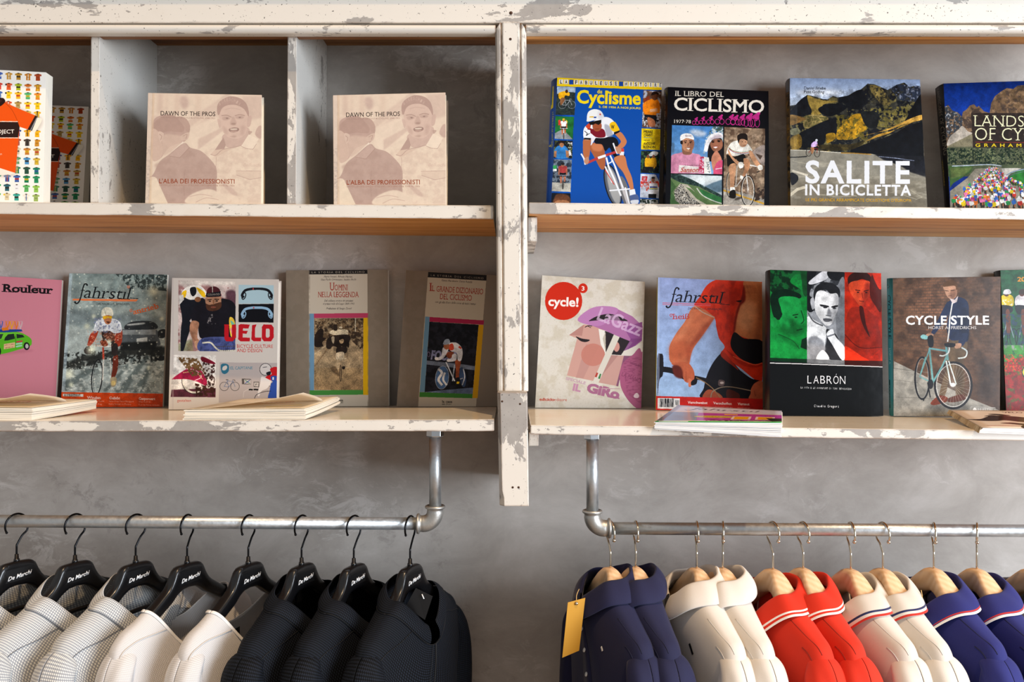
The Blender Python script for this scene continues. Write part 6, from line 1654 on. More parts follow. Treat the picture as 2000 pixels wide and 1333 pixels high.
# upper right
zf2 = lambda px, Y: z_ur(px, Y)
book('cycling_history_book', 'thick blue and yellow hardback with a large racing cyclist in a white helmet', cv_cyclisme, zf2, 2.085, .045, .045, .040, spine_fn=cv_cyclisme_spine, spine_col='0b4596', rough=.3, gain=.88)
book('cycling_yearbook', 'black hardback with three colour photos under a cream title and pink row of riders', cv_libro, zf2, 2.095, .045, .028, .034, spine_fn=cv_libro_spine, spine_col='0a0a0e', rough=.28, gain=.9)
book('mountain_road_book', 'hardback with white title over a lone cyclist below brown mountains', cv_salite, zf2, 2.090, .045, .012, .036, spine_fn=cv_salite_spine, spine_col='5a4a34', rough=.3, gain=.88)
book('racing_landscape_book', 'hardback with a dense peloton of riders below rocky peaks and deep blue sky', cv_landscapes, zf2, 2.085, .045, -.004, .036, spine_fn=cv_landscapes_spine, spine_col='0a0a0c', rough=.28, gain=.85)

# lower left
zf3 = lambda px, Y: z_ll(px, Y)
book('pink_magazine', 'pink magazine with a small green toy car on its cover', cv_pink, zf3, None, .030, .0, .008, cat='magazine', hard=False, spine_col='cf8290', bow=.008, Ymax=2.19, gain=.95)
book('winter_magazine', 'magazine with a cyclist riding through falling snow ahead of a car', cv_winter, zf3, None, .030, .0, .009, cat='magazine', hard=False, spine_col='8a9ca4', Ymax=2.185, gain=.98)
book('bicycle_culture_book', 'pale book with a bearded man in black and large red lettering', cv_velo, zf3, None, .030, .003, .026, spine_col='cfc5bb', rough=.4, Ymax=2.18, gain=.88)
book('grey_history_book', 'grey-brown book with a sepia photo of a lone racer on a dirt road', cv_uomini, zf3, None, .028, .0, .020, hard=False, spine_col='857868', rough=.5, Ymax=2.185, gain=1.0)
book('grey_history_book', 'grey-brown book with a dark photo of a time-trial racer on disc wheels, beside the post', cv_dizionario, zf3, None, .030, .0, .020, hard=False, spine_col='85786a', rough=.5, Ymax=2.185, gain=1.0)

# lower right
zf4 = lambda px, Y: z_lr(px, Y)
book('cream_giro_book', 'cream paperback with a red disc and a stylised capped rider in profile', cv_giro, zf4, None, .028, .010, .012, hard=False, spine_col='15161c', rough=.35, Ymax=2.19, gain=.86)
book('summer_magazine', 'magazine with a woman in an open orange-red jersey gripping handlebars', cv_heiss, zf4, None, .028, .006, .010, cat='magazine', hard=False, spine_col='b8b020', Ymax=2.19, gain=.86)
book('tricolour_biography', 'black hardback with three men tinted green, white and red', cv_labron, zf4, None, .024, .012, .034, spine_col='0c0d0f', rough=.12, Ymax=2.165, gain=.9)
book('street_style_book', 'hardback with a man in navy holding a pale green bicycle by a brick wall', cv_cyclestyle, zf4, None, .024, -.002, .024, spine_fn=cv_cyclestyle_spine, spine_col='2f7a84', rough=.25, Ymax=2.175, gain=.95)
book('tulip_field_book', 'green and red hardback with riders above red flowers, cut off at the right edge', cv_tulips, zf4, 2.150, .022, .0, .030, spine_col='0a0c0c', rough=.3, gain=.85)

# ------------------------------------------------------------------ magazines lying on the lower shelf
def paper():
    m, nt, bs = new_mat('cream_page')
    bs.inputs['Base Color'].default_value = (*lin('ebe1cf'), 1); bs.inputs['Roughness'].default_value = .6
    t = nt.nodes.new('ShaderNodeBsdfTranslucent'); t.inputs[0].default_value = (*lin('f4e6cc'), 1)
    mx = nt.nodes.new('ShaderNodeMixShader'); mx.inputs[0].default_value = .45
    nt.links.new(bs.outputs[0], mx.inputs[1]); nt.links.new(t.outputs[0], mx.inputs[2]); nt.links.new(mx.outputs[0], nt.nodes['Material Output'].inputs[0])
    return m
M_cream = paper()
def lying(name, label, bot, top, mats, cover_mat, flaps=(), sag=1.7, n=14, group=None, layers=6):
    """bot/top: FL FR BR BL as (px,py,Y)"""
    b = [W(*p) for p in bot]; t = [W(*p) for p in top]
    root = empty(name, (b[0] + b[1] + b[2] + b[3]) / 4, label, 'magazine', group)
    inv = Matrix.Translation(-Vector(root.location))
    def bil(c, u, v):
        p = (c[0] * (1 - u) + c[1] * u) * (1 - v) + (c[3] * (1 - u) + c[2] * u) * v
        zc_ = (c[0].z * (1 - u) + c[1].z * u) * (1 - v ** sag) + (c[3].z * (1 - u) + c[2].z * u) * v ** sag
        # lift grows towards the free corner
        return Vector((p.x, p.y, zc_))
    def S(u, v, k): return bil(b, u, v) * (1 - k) + bil(t, u, v) * k
    rr = random.Random(int(bot[0][0]) + 9)
    # page block made of several loose signatures
    for L in range(layers):
        k0, k1 = L / layers, (L + .93) / layers
        j = [rr.uniform(-.0016, .0016) for _ in range(2)]
        V, F, UV = [], [], []
        for i in range(n + 1):
            for q in range(n + 1):
                for k in (k0, k1):
                    p = S(i / n, q / n, k); e = .0015 * math.sin(3 * i / n + L) * .4
                    V.append(p + Vector((j[0], j[1], e if 0 < L < layers - 1 else 0))); UV.append((i / n + q / n, k))
        g = lambda i, q, k: (i * (n + 1) + q) * 2 + k
        for i in range(n):
            for q in range(n):
                F.append((g(i, q, 1), g(i + 1, q, 1), g(i + 1, q + 1, 1), g(i, q + 1, 1))); F.append((g(i, q, 0), g(i, q + 1, 0), g(i + 1, q + 1, 0), g(i + 1, q, 0)))
            F.append((g(i, 0, 0), g(i + 1, 0, 0), g(i + 1, 0, 1), g(i, 0, 1))); F.append((g(i, n, 1), g(i + 1, n, 1), g(i + 1, n, 0), g(i, n, 0)))
            F.append((g(0, i, 1), g(0, i + 1, 1), g(0, i + 1, 0), g(0, i, 0))); F.append((g(n, i, 0), g(n, i + 1, 0), g(n, i + 1, 1), g(n, i, 1)))
        o = mesh_pd('pages', V, F, mats, root, uvs=UV); o.matrix_parent_inverse = inv
    def sheet(nm, fn, m, uvflip=False):
        V, F, UV = [], [], []
        for i in range(n + 1):
            for q in range(n + 1):
                V.append(fn(i / n, q / n)); UV.append((i / n, q / n))
        F = [(i * (n + 1) + q, (i + 1) * (n + 1) + q, (i + 1) * (n + 1) + q + 1, i * (n + 1) + q + 1) for i in range(n) for q in range(n)]
        o = mesh_pd(nm, V, F, m, root, uvs=UV, smooth=True); o.matrix_parent_inverse = inv; solid(o, .0003, 1.0); return o
    sheet('cover', lambda u, v: S(u, v, 1.0) + Vector((0, 0, .0008)), cover_mat)
    for nm, fn, m in flaps: sheet(nm, lambda u, v, fn=fn: fn(S, u, v), m)
    return root, S
Mfl = cv_flat_left().material('beige_magazine_cover_print', 1.0, .5)
M_pg2 = page_mat('magazine_page_edges', 'e2d8c6', '9a9284', 500)
M_pg3 = page_mat('white_magazine_page_edges', 'e8e6e4', '8f8a90', 420)
zl = lambda px, Y: (CY - (z_ll(px, Y) - CAMZ) / Y * FPX)
def flapA(S, u, v):          # first page curling up towards its free corner
    p = S(.02 + u * .93, v * .62, 1.0); c = u ** 2.2 * (1 - v) ** .6
    return p + Vector((-.006 * c, .026 * c, .002 + .026 * c))
lying('curled_magazine', 'thick cream-paged magazine lying at the far left front of the lower shelf, corner curled',
      [(-190, zl(-190, 1.806) - .3, 1.806), (62, zl(62, 1.806) - .3, 1.806), (188, 799, 2.02), (-120, zl(-120, 2.03) - .5, 2.03)],
      [(-190, 796, 1.806), (64, 798, 1.806), (190, 782, 2.02), (-120, 777, 2.03)], M_pg2, Mfl, flaps=(('curled_page', flapA, M_cream),), sag=1.4)
def flapB(S, u, v):
    p = S(.06 + u * .92, .02 + v * .55, 1.0); c = u ** 1.6 * (1 - v) ** .7
    return p + Vector((-.004 * c, .016 * c, .0016 + .030 * c))
lying('open_magazine', 'cream-paged magazine with a lifted page lying in front of the red-lettered book',
      [(358, zl(358, 1.806) - .4, 1.806), (597, zl(597, 1.806) - .4, 1.806), (664, 790, 2.03), (470, zl(470, 2.04) - .6, 2.04)],
      [(361, 801.5, 1.806), (596, 799.5, 1.806), (662, 776, 2.03), (474, 781, 2.04)], M_pg2, Mfl, flaps=(('lifted_page', flapB, M_cream),), sag=1.3, layers=7)
Mfm = cv_flat_mag().material('glossy_magazine_cover_print', 1.05, .12)
lying('glossy_magazine', 'glossy magazine with a pink shopfront cover overhanging the right shelf edge',
      [(1279, 839.5, 1.785), (1526, 855, 1.745), (1524, 817.5, 2.0), (1332, 812, 2.0)],
      [(1279, 825.5, 1.785), (1527, 827, 1.745), (1527, 804, 2.0), (1324, 793, 2.0)], M_pg3, Mfm, sag=1.1, layers=9)
Mfr = cv_flat_right().material('beige_art_magazine_cover_print', 1.05, .25)
M_sp = make_wood('worn_printed_spine', '3a2418', 'b09468', 'd8c4a0', axis=2, rough=.5)
lr, Sr = lying('art_magazine', 'beige magazine with dark brushstrokes lying at the far right of the lower shelf',
      [(1913, 846.5, 1.775), (2240, 858, 1.775), (2200, 822, 2.02), (1851, 808, 2.0)],
      [(1918, 837, 1.775), (2240, 842, 1.775), (2200, 806, 2.02), (1856, 802.5, 2.0)], M_pg3, Mfr, sag=1.0, layers=5)
_V = []
for k in (0.0, 1.0):
    for q in range(9): _V.append(Sr(0, q / 8, k) + Vector((-.0022, -.0004, .0012 if k else -.0004)))
_o = mesh_pd('spine', _V, [(q, q + 1, 9 + q + 1, 9 + q) for q in range(8)], M_sp, lr); _o.matrix_parent_inverse = Matrix.Translation(-Vector(lr.location)); solid(_o, .0008)

# ------------------------------------------------------------------ fabrics and hangers
def knit(name, base, dot, f=290.0, thr=.12, rough=.75, sheen=.3, bs_=.5, spec=.4):
    m, nt, bs = new_mat(name)
    uv = nt.nodes.new('ShaderNodeUVMap'); uv.uv_map = 'UVMap'
    sx = nt.nodes.new('ShaderNodeSeparateXYZ'); nt.links.new(uv.outputs[0], sx.inputs[0])
    a = mth(nt, 'SINE', mth(nt, 'MULTIPLY', mth(nt, 'ADD', sx.outputs[0], sx.outputs[1]), math.pi * f * .72))
    b = mth(nt, 'SINE', mth(nt, 'MULTIPLY', mth(nt, 'SUBTRACT', sx.outputs[0], sx.outputs[1]), math.pi * f * .72))
    v = mth(nt, 'MULTIPLY', a, b)
    c = ramp(nt, v, [(max(thr - .08, 0), base), (thr + .12, dot)])
    nt.links.new(c, bs.inputs['Base Color'])
    bs.inputs['Roughness'].default_value = rough; bs.inputs['Sheen Weight'].default_value = sheen; bs.inputs['Specular IOR Level'].default_value = spec
    bump(nt, bs, v, bs_, .0006)
    return m
def cloth(name, col, col2, rough=.85, sheen=.4):
    m, nt, bs = new_mat(name)
    co = coords(nt)
    nt.links.new(mixc(nt, noise(nt, co, 12, 3), col, col2), bs.inputs['Base Color'])
    bs.inputs['Roughness'].default_value = rough; bs.inputs['Sheen Weight'].default_value = sheen; bs.inputs['Sheen Roughness'].default_value = .4
    bump(nt, bs, noise(nt, co, 900, 2), .35, .0005)
    return m
M_grey = knit('grey_dotted_knit', '8f9298', 'dcdbd4', 300)
M_black = knit('black_dotted_knit', '040507', '1b202a', 300, sheen=0, spec=.15)
M_mesh = knit('fine_white_mesh', 'bcb8b6', 'd8d4d0', 480, rough=.7, bs_=.25)
M_bind = cloth('white_binding', 'e6e2dc', 'dad6d0')
M_navy = cloth('navy_wool', '11133e', '0d0f32', sheen=.08)
M_blue = cloth('blue_wool', '1e2372', '181d60', sheen=.12)
M_white = cloth('white_wool', 'dcd3c8', 'd2c9bd')
M_red = cloth('red_wool', 'dc2a02', 'c82200', sheen=.08)
M_pale = cloth('pale_blue_grey_wool', 'a4a9b4', '969ca8')
S_white = cloth('white_stripe', 'eeeae4', 'e6e2dc'); S_red = cloth('red_stripe', 'c82814', 'b82210'); S_navy = cloth('navy_stripe', '1c2458', '181f4c')
M_seam_d = simple_mat('dark_seam', '5a5e68', .8); M_seam_k = simple_mat('black_seam', '060608', .7); M_seam_w = simple_mat('pale_seam', 'c8c2ba', .8)
M_seam_n = simple_mat('navy_seam', '0e1130', .8); M_seam_r = simple_mat('red_seam', '8c1804', .8)
M_plastic = simple_mat('black_hanger_plastic', '0b0b0d', .28, coat=.2)
M_blackmetal = simple_mat('black_chromed_wire', '1a1a1c', .18, .9)
M_chrome = simple_mat('nickel_wire', 'd8ccb8', .16, 1.0)
def beech():
    m, nt, bs = new_mat('pale_beech')
    co = coords(nt, scale=(30, 3, 10))
    n = noise(nt, co, 1.0, 6, .6, 1.2)
    w_ = nt.nodes.new('ShaderNodeTexWave'); w_.inputs['Scale'].default_value = 26; w_.inputs['Distortion'].default_value = 3.0; w_.inputs['Detail'].default_value = 2
    w_.bands_direction = 'DIAGONAL'; nt.links.new(coords(nt), w_.inputs['Vector'])
    v = mth(nt, 'ADD', mth(nt, 'MULTIPLY', n, .7), mth(nt, 'MULTIPLY', w_.outputs['Fac'], .18))
    nt.links.new(ramp(nt, v, [(.25, 'd0a478'), (.45, 'deb88e'), (.68, 'e8c8a4')]), bs.inputs['Base Color'])
    bs.inputs['Roughness'].default_value = .45
    return m
M_beech = beech()
M_logo = simple_mat('white_print', 'f0f0f0', .5)
M_tag_y = simple_mat('ochre_card', 'c08a1c', .6); M_tag_k = simple_mat('black_card', '0c0c0e', .4); M_string = simple_mat('raffia_string', 'c8a468', .8)

def interp(tab, x):
    x = abs(x)
    for (a, va), (b, vb) in zip(tab, tab[1:]):
        if x <= b: return va + (vb - va) * (x - a) / (b - a) if b > a else vb
    return tab[-1][1]
TOP_K = [(0, 0), (.030, -.002), (.038, -.008), (.048, -.030), (.060, -.045), (.085, -.062), (.118, -.082), (.16, -.107), (.195, -.130), (.205, -.140)]
BOT_K = [(0, -.052), (.020, -.054), (.035, -.062), (.05, -.074), (.09, -.096), (.14, -.120), (.195, -.150), (.205, -.150)]
TH_K = [(0, .010), (.03, .011), (.05, .012), (.1, .014), (.17, .014), (.192, .008)]
TOP_W = [(0, 0), (.012, -.0005), (.020, -.004), (.032, -.014), (.05, -.030), (.075, -.050), (.11, -.074), (.16, -.103), (.195, -.124), (.205, -.136)]
BOT_W = [(0, -.048), (.03, -.058), (.06, -.082), (.1, -.108), (.195, -.152), (.205, -.150)]
TH_W = [(0, .013), (.015, .015), (.03, .020), (.055, .024), (.08, .022), (.12, .017), (.17, .015), (.192, .009)]

class Frame:
    def __init__(s, root, sg): s.root, s.sg = root, sg
    def __call__(s, u, v, z): return Vector((s.sg * v, -u, z))

def hanger(name, label, group, px, py, yaw, hook_yaw, sg, wood, rail_py, bar=False):
    T, Bt, H = (TOP_W, BOT_W, TH_W) if wood else (TOP_K, BOT_K, TH_K)
    nk = W(px, py, Y_RAIL)
    root = empty(name, nk, label, 'hanger', group, math.radians(yaw))
    f = Frame(root, sg)
    V, F = [], []
    nu, nc = 60, 16
    for i in range(nu + 1):
        u = -.192 + .384 * i / nu
        u = math.copysign(abs(u) ** 1.0, u)
        zt, zb, h = interp(T, u), interp(Bt, u), interp(H, u)
        if i in (0, nu): h *= .45; zt, zb = zt - .004, zb + .004
        zc_, hz = (zt + zb) / 2, (zt - zb) / 2
        for k in range(nc):
            a = 2 * math.pi * k / nc; ca, sa = math.cos(a), math.sin(a)
            e = .5
            V.append(f(u, h * math.copysign(abs(ca) ** e, ca), zc_ + hz * math.copysign(abs(sa) ** e, sa)))
    F = grid_faces(nu + 1, nc, False, True) + [tuple(range(nc)), tuple(nu * nc + k for k in reversed(range(nc)))]
    o = mesh_pd('hanger_body', V, F, M_beech if wood else M_plastic, root, smooth=True); fix_normals(o)
    o.modifiers.new('es', 'EDGE_SPLIT').split_angle = math.radians(48)
    # hook, swivelled about its stem
    hz = W(0, rail_py, Y_RAIL).z - nk.z
    hy = math.radians(hook_yaw - yaw)
    R = .0245; wr = .0021; zc_ = hz + .0133 + wr + .0004 - R
    pts = [(0, -.004), (0, .030), (-.002, .036), (-.012, .052), (-R * .93, zc_ - .014)]
    for d in range(180, -31, -15):
        pts.append((R * math.cos(math.radians(d)), zc_ + R * math.sin(math.radians(d))))
    P = []
    for u, z in pts:
        v3 = f(u, 0, z); P.append(Vector((v3.x * math.cos(hy) - v3.y * math.sin(hy), v3.x * math.sin(hy) + v3.y * math.cos(hy), z)))
    P = smooth_path(P, 3)
    tube('hook', P, wr, M_chrome if wood else M_blackmetal, root, seg=10, ball=.0042 if wood else .0028)
    if not wood:
        tube('ferrule', [(0, 0, -.002), (0, 0, .004), (0, 0, .0042), (0, 0, .014)], [.0062, .0058, .0046, .0040], M_plastic, root, seg=14)
        e = font_edges('De Marchi', .012, 1.0)
        cu = bpy.data.curves.new('lettering', 'FONT'); cu.body = 'De Marchi'; cu.size = .0125; cu.shear = .35; cu.offset = .00012; cu.resolution_u = 2
        to = bpy.data.objects.new('lettering', cu); me = bpy.data.meshes.new_from_object(to); bpy.data.objects.remove(to)
        xs = [v.co.x for v in me.vertices]; x0, x1 = min(xs), max(xs); sc_ = .054 / (x1 - x0)
        for v in me.vertices:
            x = (v.co.x - x0) * sc_ - .027; y = v.co.y
            v.co = f(-x, interp(H, .02) + .0007, -.0345 + y + x * .10)
        lo = link_mesh('lettering', me, M_logo, root); lo['label'] = 'white script lettering'
        solid(lo, .0003, 0)
        # recessed label plate
        hh = interp(H, .02) + .0002
        c = [f(.033, hh, -.042), f(-.033, hh, -.042), f(-.033, hh - .003, -.042), f(.033, hh - .003, -.042), f(.033, hh, -.014), f(-.033, hh, -.014), f(-.033, hh - .003, -.014), f(.033, hh - .003, -.014)]
        fix_normals(bevel(box8('label_plate', c, simple_mat('label_plate', '050507', .4), root), .0008))
        if bar:
            tube('trouser_bar', [f(.125, .004, -.112), f(.06, .006, -.104), f(0, .007, -.101), f(-.06, .006, -.104), f(-.125, .004, -.112)], .0048, M_plastic, root, seg=12)
    return root, f

class Garment:
    """rings from the neck outward and down; phi=0 towards the near shoulder, 90 the front"""
    def __init__(s, name, label, group, cat, nk, yaw, sg, T, rings, mat, seed=0, amp=1.0, nphi=72, e=2.5):
        s.root = empty(name, nk, label, cat, group, math.radians(yaw)); s.f = Frame(s.root, sg); s.T = T; s.rings = rings; s.e = e
        s.seed = seed; s.amp = amp; s.mat = mat; s.sg = sg
        rows = []
        ns = 30
        s.ns = ns
        V, UV = [], []
        dist = 0; prev = None
        for i in range(ns + 1):
            q = i / ns; c0 = None
            for k in range(nphi):
                al = 360.0 * k / nphi
                p = s.P(al - 14 * math.sin(math.radians(2 * al)), q); V.append(p)
            cur = V[i * nphi]
            if prev is not None: dist += (cur - prev).length
            prev = cur
            UV += [(2 * math.pi * k / nphi * .15, dist) for k in range(nphi)]
        m = nphi
        F = grid_faces(ns + 1, m, False, True)
        o = mesh_pd('body', V, F, mat, s.root, smooth=True)
        ul = o.data.uv_layers.new(name='UVMap')
        L = []
        for i in range(ns):
            for k in range(m):
                for (ii, kk) in ((i, k), (i + 1, k), (i + 1, k + 1), (i, k + 1)):
                    L += [2 * math.pi * kk / m * .15, UV[ii * m][1]]
        ul.data.foreach_set('uv', L)
        subsurf(solid(o, .0014, -1), 1)
        s.body = o
    def ring(s, q):
        R = s.rings; x = q * (len(R) - 1); i = min(int(x), len(R) - 2); t = x - i
        g = lambda k: R[min(max(k, 0), len(R) - 1)]
        p0, p1, p2, p3 = g(i - 1), g(i), g(i + 1), g(i + 2)
        return [0.5 * ((2 * b) + (c - a) * t + (2 * a - 5 * b + 4 * c - d) * t * t + (3 * b - a - 3 * c + d) * t ** 3) for a, b, c, d in zip(p0, p1, p2, p3)]
    def P(s, phi, q, off=0.0):
        a, b, vc, zs, zf, zb = s.ring(q)
        ph = math.radians(phi); c, sn = math.cos(ph), math.sin(ph)
        e = 2.0 + (s.e - 2.0) * min(1, q * 2)
        cu = math.copysign(abs(c) ** (2 / e), c); cv = math.copysign(abs(sn) ** (2 / e), sn)
        w_ = abs(sn) ** 2.6
        z = zs + ((zf if sn > 0 else zb) - zs) * w_
        r = random.Random(s.seed); ph1, ph2, ph3 = [r.uniform(0, 6.28) for _ in range(3)]
        k = s.amp * min(1, max(0, q - .12) * 2.2)
        wob = .0035 * k * (math.sin(5 * ph + ph1 + 3 * q) + .7 * math.sin(9 * ph + ph2 - 4 * q) + .35 * math.sin(17 * ph + ph3 + 6 * q))
        wob *= (.35 + .65 * abs(sn))
        u = a * cu; v = vc + b * cv
        ln = math.hypot(a * c, b * sn) + 1e-6
        nu_, nv_ = c, sn * 1.5
        l2 = math.hypot(nu_, nv_)
        u += (wob + off) * nu_ / l2 * .6; v += (wob + off) * nv_ / l2
        z += off * .5 * (1 - q)
        return s.f(u, v, z)
    def seam(s, pts, mat, r=.0009, name='seam', off=.0016):
        P = smooth_path([s.P(a, q, off) for a, q in pts], 8)
        return tube(name, P, r, mat, s.root, seg=6)
    def seam_surf(s, p0, p1, mat, n=14, r=.0006, off=.0016, name='seam'):
        pts = [s.P(p0[0] + (p1[0] - p0[0]) * i / n, p0[1] + (p1[1] - p0[1]) * i / n, off) for i in range(n + 1)]
        return tube(name, pts, r, mat, s.root, seg=6)
    def sleeve(s, side, path, mat, pleat=0.0, name='sleeve'):
        n = 22; pts = smooth_path([Vector((u, 0, z)) for u, z, _, _ in path], 5); m = len(pts)
        rad = [(p[2], p[3]) for p in path]
        V, UV, F = [], [], []
        nc = 28; dist = 0
        for i, p in enumerate(pts):
            x = i / 5.0; k = min(int(x), len(rad) - 2); t = x - k
            rn = rad[k][0] * (1 - t) + rad[k + 1][0] * t; rv = rad[k][1] * (1 - t) + rad[k + 1][1] * t
            tg = (pts[min(i + 1, m - 1)] - pts[max(i - 1, 0)]).normalized()
            nn = Vector((-tg.z, 0, tg.x)) if True else None
            if nn.x < 0: nn = -nn
            if i: dist += (p - pts[i - 1]).length
            for c in range(nc + 1):
                a = 2 * math.pi * c / nc
                fold = 1 + pleat * math.sin(7 * a + i * .15 + s.seed) * min(1, i / 8) + .05 * math.sin(3 * a + i * .3 + s.seed)
                q = p + nn * rn * math.cos(a) * fold
                V.append(s.f(side * q.x, rv * math.sin(a) * fold, q.z)); UV.append((a * .045, dist))
        F = grid_faces(m, nc + 1) + []
        o = mesh_pd(name, V, F, mat, s.root, smooth=True, uvs=UV); fix_normals(o)
        subsurf(solid(o, .0014, 0), 1)
        return o
    def band(s, rows, ph0, ph1, mat, name, n=56, th=.0016, off=0.0, parent=None, sub=1):
        """rows: list of (a,b,vc,zs,zf,zb)"""
        V, UV = [], []
        for i in range(n + 1):
            phi = ph0 + (ph1 - ph0) * i / n; ph = math.radians(phi); c, sn = math.cos(ph), math.sin(ph)
            d = 0; pr_ = None
            for (a, b, vc, zs, zf, zb) in rows:
                z = zs + ((zf if sn > 0 else zb) - zs) * abs(sn) ** 2.6
                w_ = .0012 * math.sin(4 * ph + s.seed) + .0008 * math.sin(9 * ph + s.seed * 2)
                p = s.f((a + off) * c + w_ * c, vc + (b + off) * sn + w_ * sn, z + w_ * .6 + off * .3); V.append(p)
                if pr_ is not None: d += (p - pr_).length
                pr_ = p; UV.append((ph * .1, d))
        o = mesh_pd(name, V, grid_faces(n + 1, len(rows)), mat, parent or s.root, smooth=True, uvs=UV)
        solid(o, th, 0)
        if sub: subsurf(o, sub)
        return o
    def emblem(s, phi, q, w_, h, mat, name='emblem', off=.003, ang=0):
        c = s.P(phi, q, off); du = (s.P(phi + 3, q, off) - s.P(phi - 3, q, off)).normalized(); dz = (s.P(phi, q + .02, off) - s.P(phi, q - .02, off)).normalized()
        c4 = [c + du * w_ * a + dz * h * b for a, b in ((-.5, .5), (.5, .5), (.5, -.5), (-.5, -.5))]
        o = mesh_pd(name, c4, [(0, 1, 2, 3)], mat, s.root); solid(o, .0006, 0); return o

def lerp_rows(r0, r1, ts, bulge=0.0):
    out = []
    for t in ts:
        r = [x + (y - x) * t for x, y in zip(r0, r1)]; k = math.sin(math.pi * t) * bulge
        r[0] += k; r[1] += k; out.append(tuple(r))
    return out

SL_L = [(.166, -.146, .018, .028), (.180, -.156, .027, .038), (.192, -.180, .032, .044), (.200, -.225, .035, .047), (.204, -.30, .037, .048), (.205, -.42, .036, .046), (.202, -.56, .034, .042)]
def jacket(label, group, px, py, yaw, mat, seam, seed, dark=False):
    nk = W(px, py, Y_RAIL)
    hz = lambda u: interp(TOP_K, u)
    g = Garment('track_jacket', label, group, 'jacket', nk, yaw, 1, TOP_K,
                [(.112, .054, .006, hz(.112) + .006, -.160, -.066), (.150, .056, .004, hz(.150) + .007, -.200, -.105), (.184, .056, .002, hz(.184) + .007, -.245, -.150),
                 (.198, .055, .0, -.160, -.300, -.215), (.186, .054, .0, -.25, -.36, -.30), (.180, .052, 0, -.40, -.45, -.43), (.176, .050, 0, -.56, -.57, -.56), (.174, .050, 0, -.68, -.68, -.68)], mat, seed, 1.0)
    for sd in (1, -1): g.sleeve(sd, SL_L, mat, .03)
    base = (.113, .055, .006, hz(.113) + .0065, -.159, -.064); top = (.080, .044, .008, hz(.080) + .006, -.118, -.022)
    rows = lerp_rows(base, top, [0, .25, .5, .75, 1.0], .006)
    g.band(rows, 99, 441, mat, 'collar', th=.0028)
    g.seam_surf((0, .005), (360, .005), seam, n=60, r=.0007, name='collar_seam', off=.0022)
    for a0, a1 in ((48, 22), (-48 + 180 + 0, 158)): g.seam_surf((a0, .01), (a1, .40), seam, n=16)
    g.seam_surf((90, 0.0), (90, .55), seam, n=24, r=.0016, name='zip', off=.0015)
    g.seam_surf((84, 0.0), (84, .55), seam, n=24, r=.0006, name='placket_seam'); 
    return g
def singlet(label, group, px, py, yaw, seed, lab=False):
    nk = W(px, py, Y_RAIL); hz = lambda u: interp(TOP_K, u)
    g = Garment('mesh_undershirt', label, group, 'shirt', nk, yaw, 1, TOP_K,
                [(.112, .042, .002, hz(.112) + .007, -.178, -.128), (.140, .044, .002, hz(.140) + .008, -.205, -.150), (.176, .046, .0, hz(.176) + .011, -.245, -.185),
                 (.197, .046, .0, -.146, -.300, -.24), (.180, .046, .0, -.25, -.36, -.32), (.174, .046, 0, -.40, -.45, -.43), (.170, .046, 0, -.56, -.57, -.56), (.168, .046, 0, -.68, -.68, -.68)], M_mesh, seed, 1.5)
    sl = [(.160, -.142, .016, .024), (.174, -.152, .024, .032), (.186, -.178, .029, .037), (.194, -.22, .032, .040), (.198, -.29, .034, .041), (.198, -.34, .034, .041)]
    for sd in (1, -1): g.sleeve(sd, sl, M_mesh, .05)
    b0 = (.1125, .0425, .002, hz(.112) + .0085, -.1765, -.1265); b1 = (.1190, .0440, .002, hz(.118) + .0085, -.1845, -.1335)
    g.band(lerp_rows(b0, b1, [0, .33, .66, 1], .001), 0, 360, M_bind, 'neck_binding', th=.0024, n=72)
    g.seam_surf((42, .04), (14, .42), M_seam_w, n=16, r=.0010, name='armhole_seam')
    if lab:
        # woven label inside the back neckline
        c = [g.f(u, -.040 + .0, z) for u, z in ((.020, -.150), (-.020, -.146), (-.020, -.166), (.020, -.170))]
        o = mesh_pd('neck_label', c, [(0, 1, 2, 3)], M_tag_k, g.root); solid(o, .0008, 0)
    return g
SL_R = [(.164, -.140, .018, .028), (.180, -.150, .028, .036), (.192, -.176, .034, .042), (.200, -.225, .038, .045), (.204, -.30, .040, .046), (.204, -.40, .040, .045)]
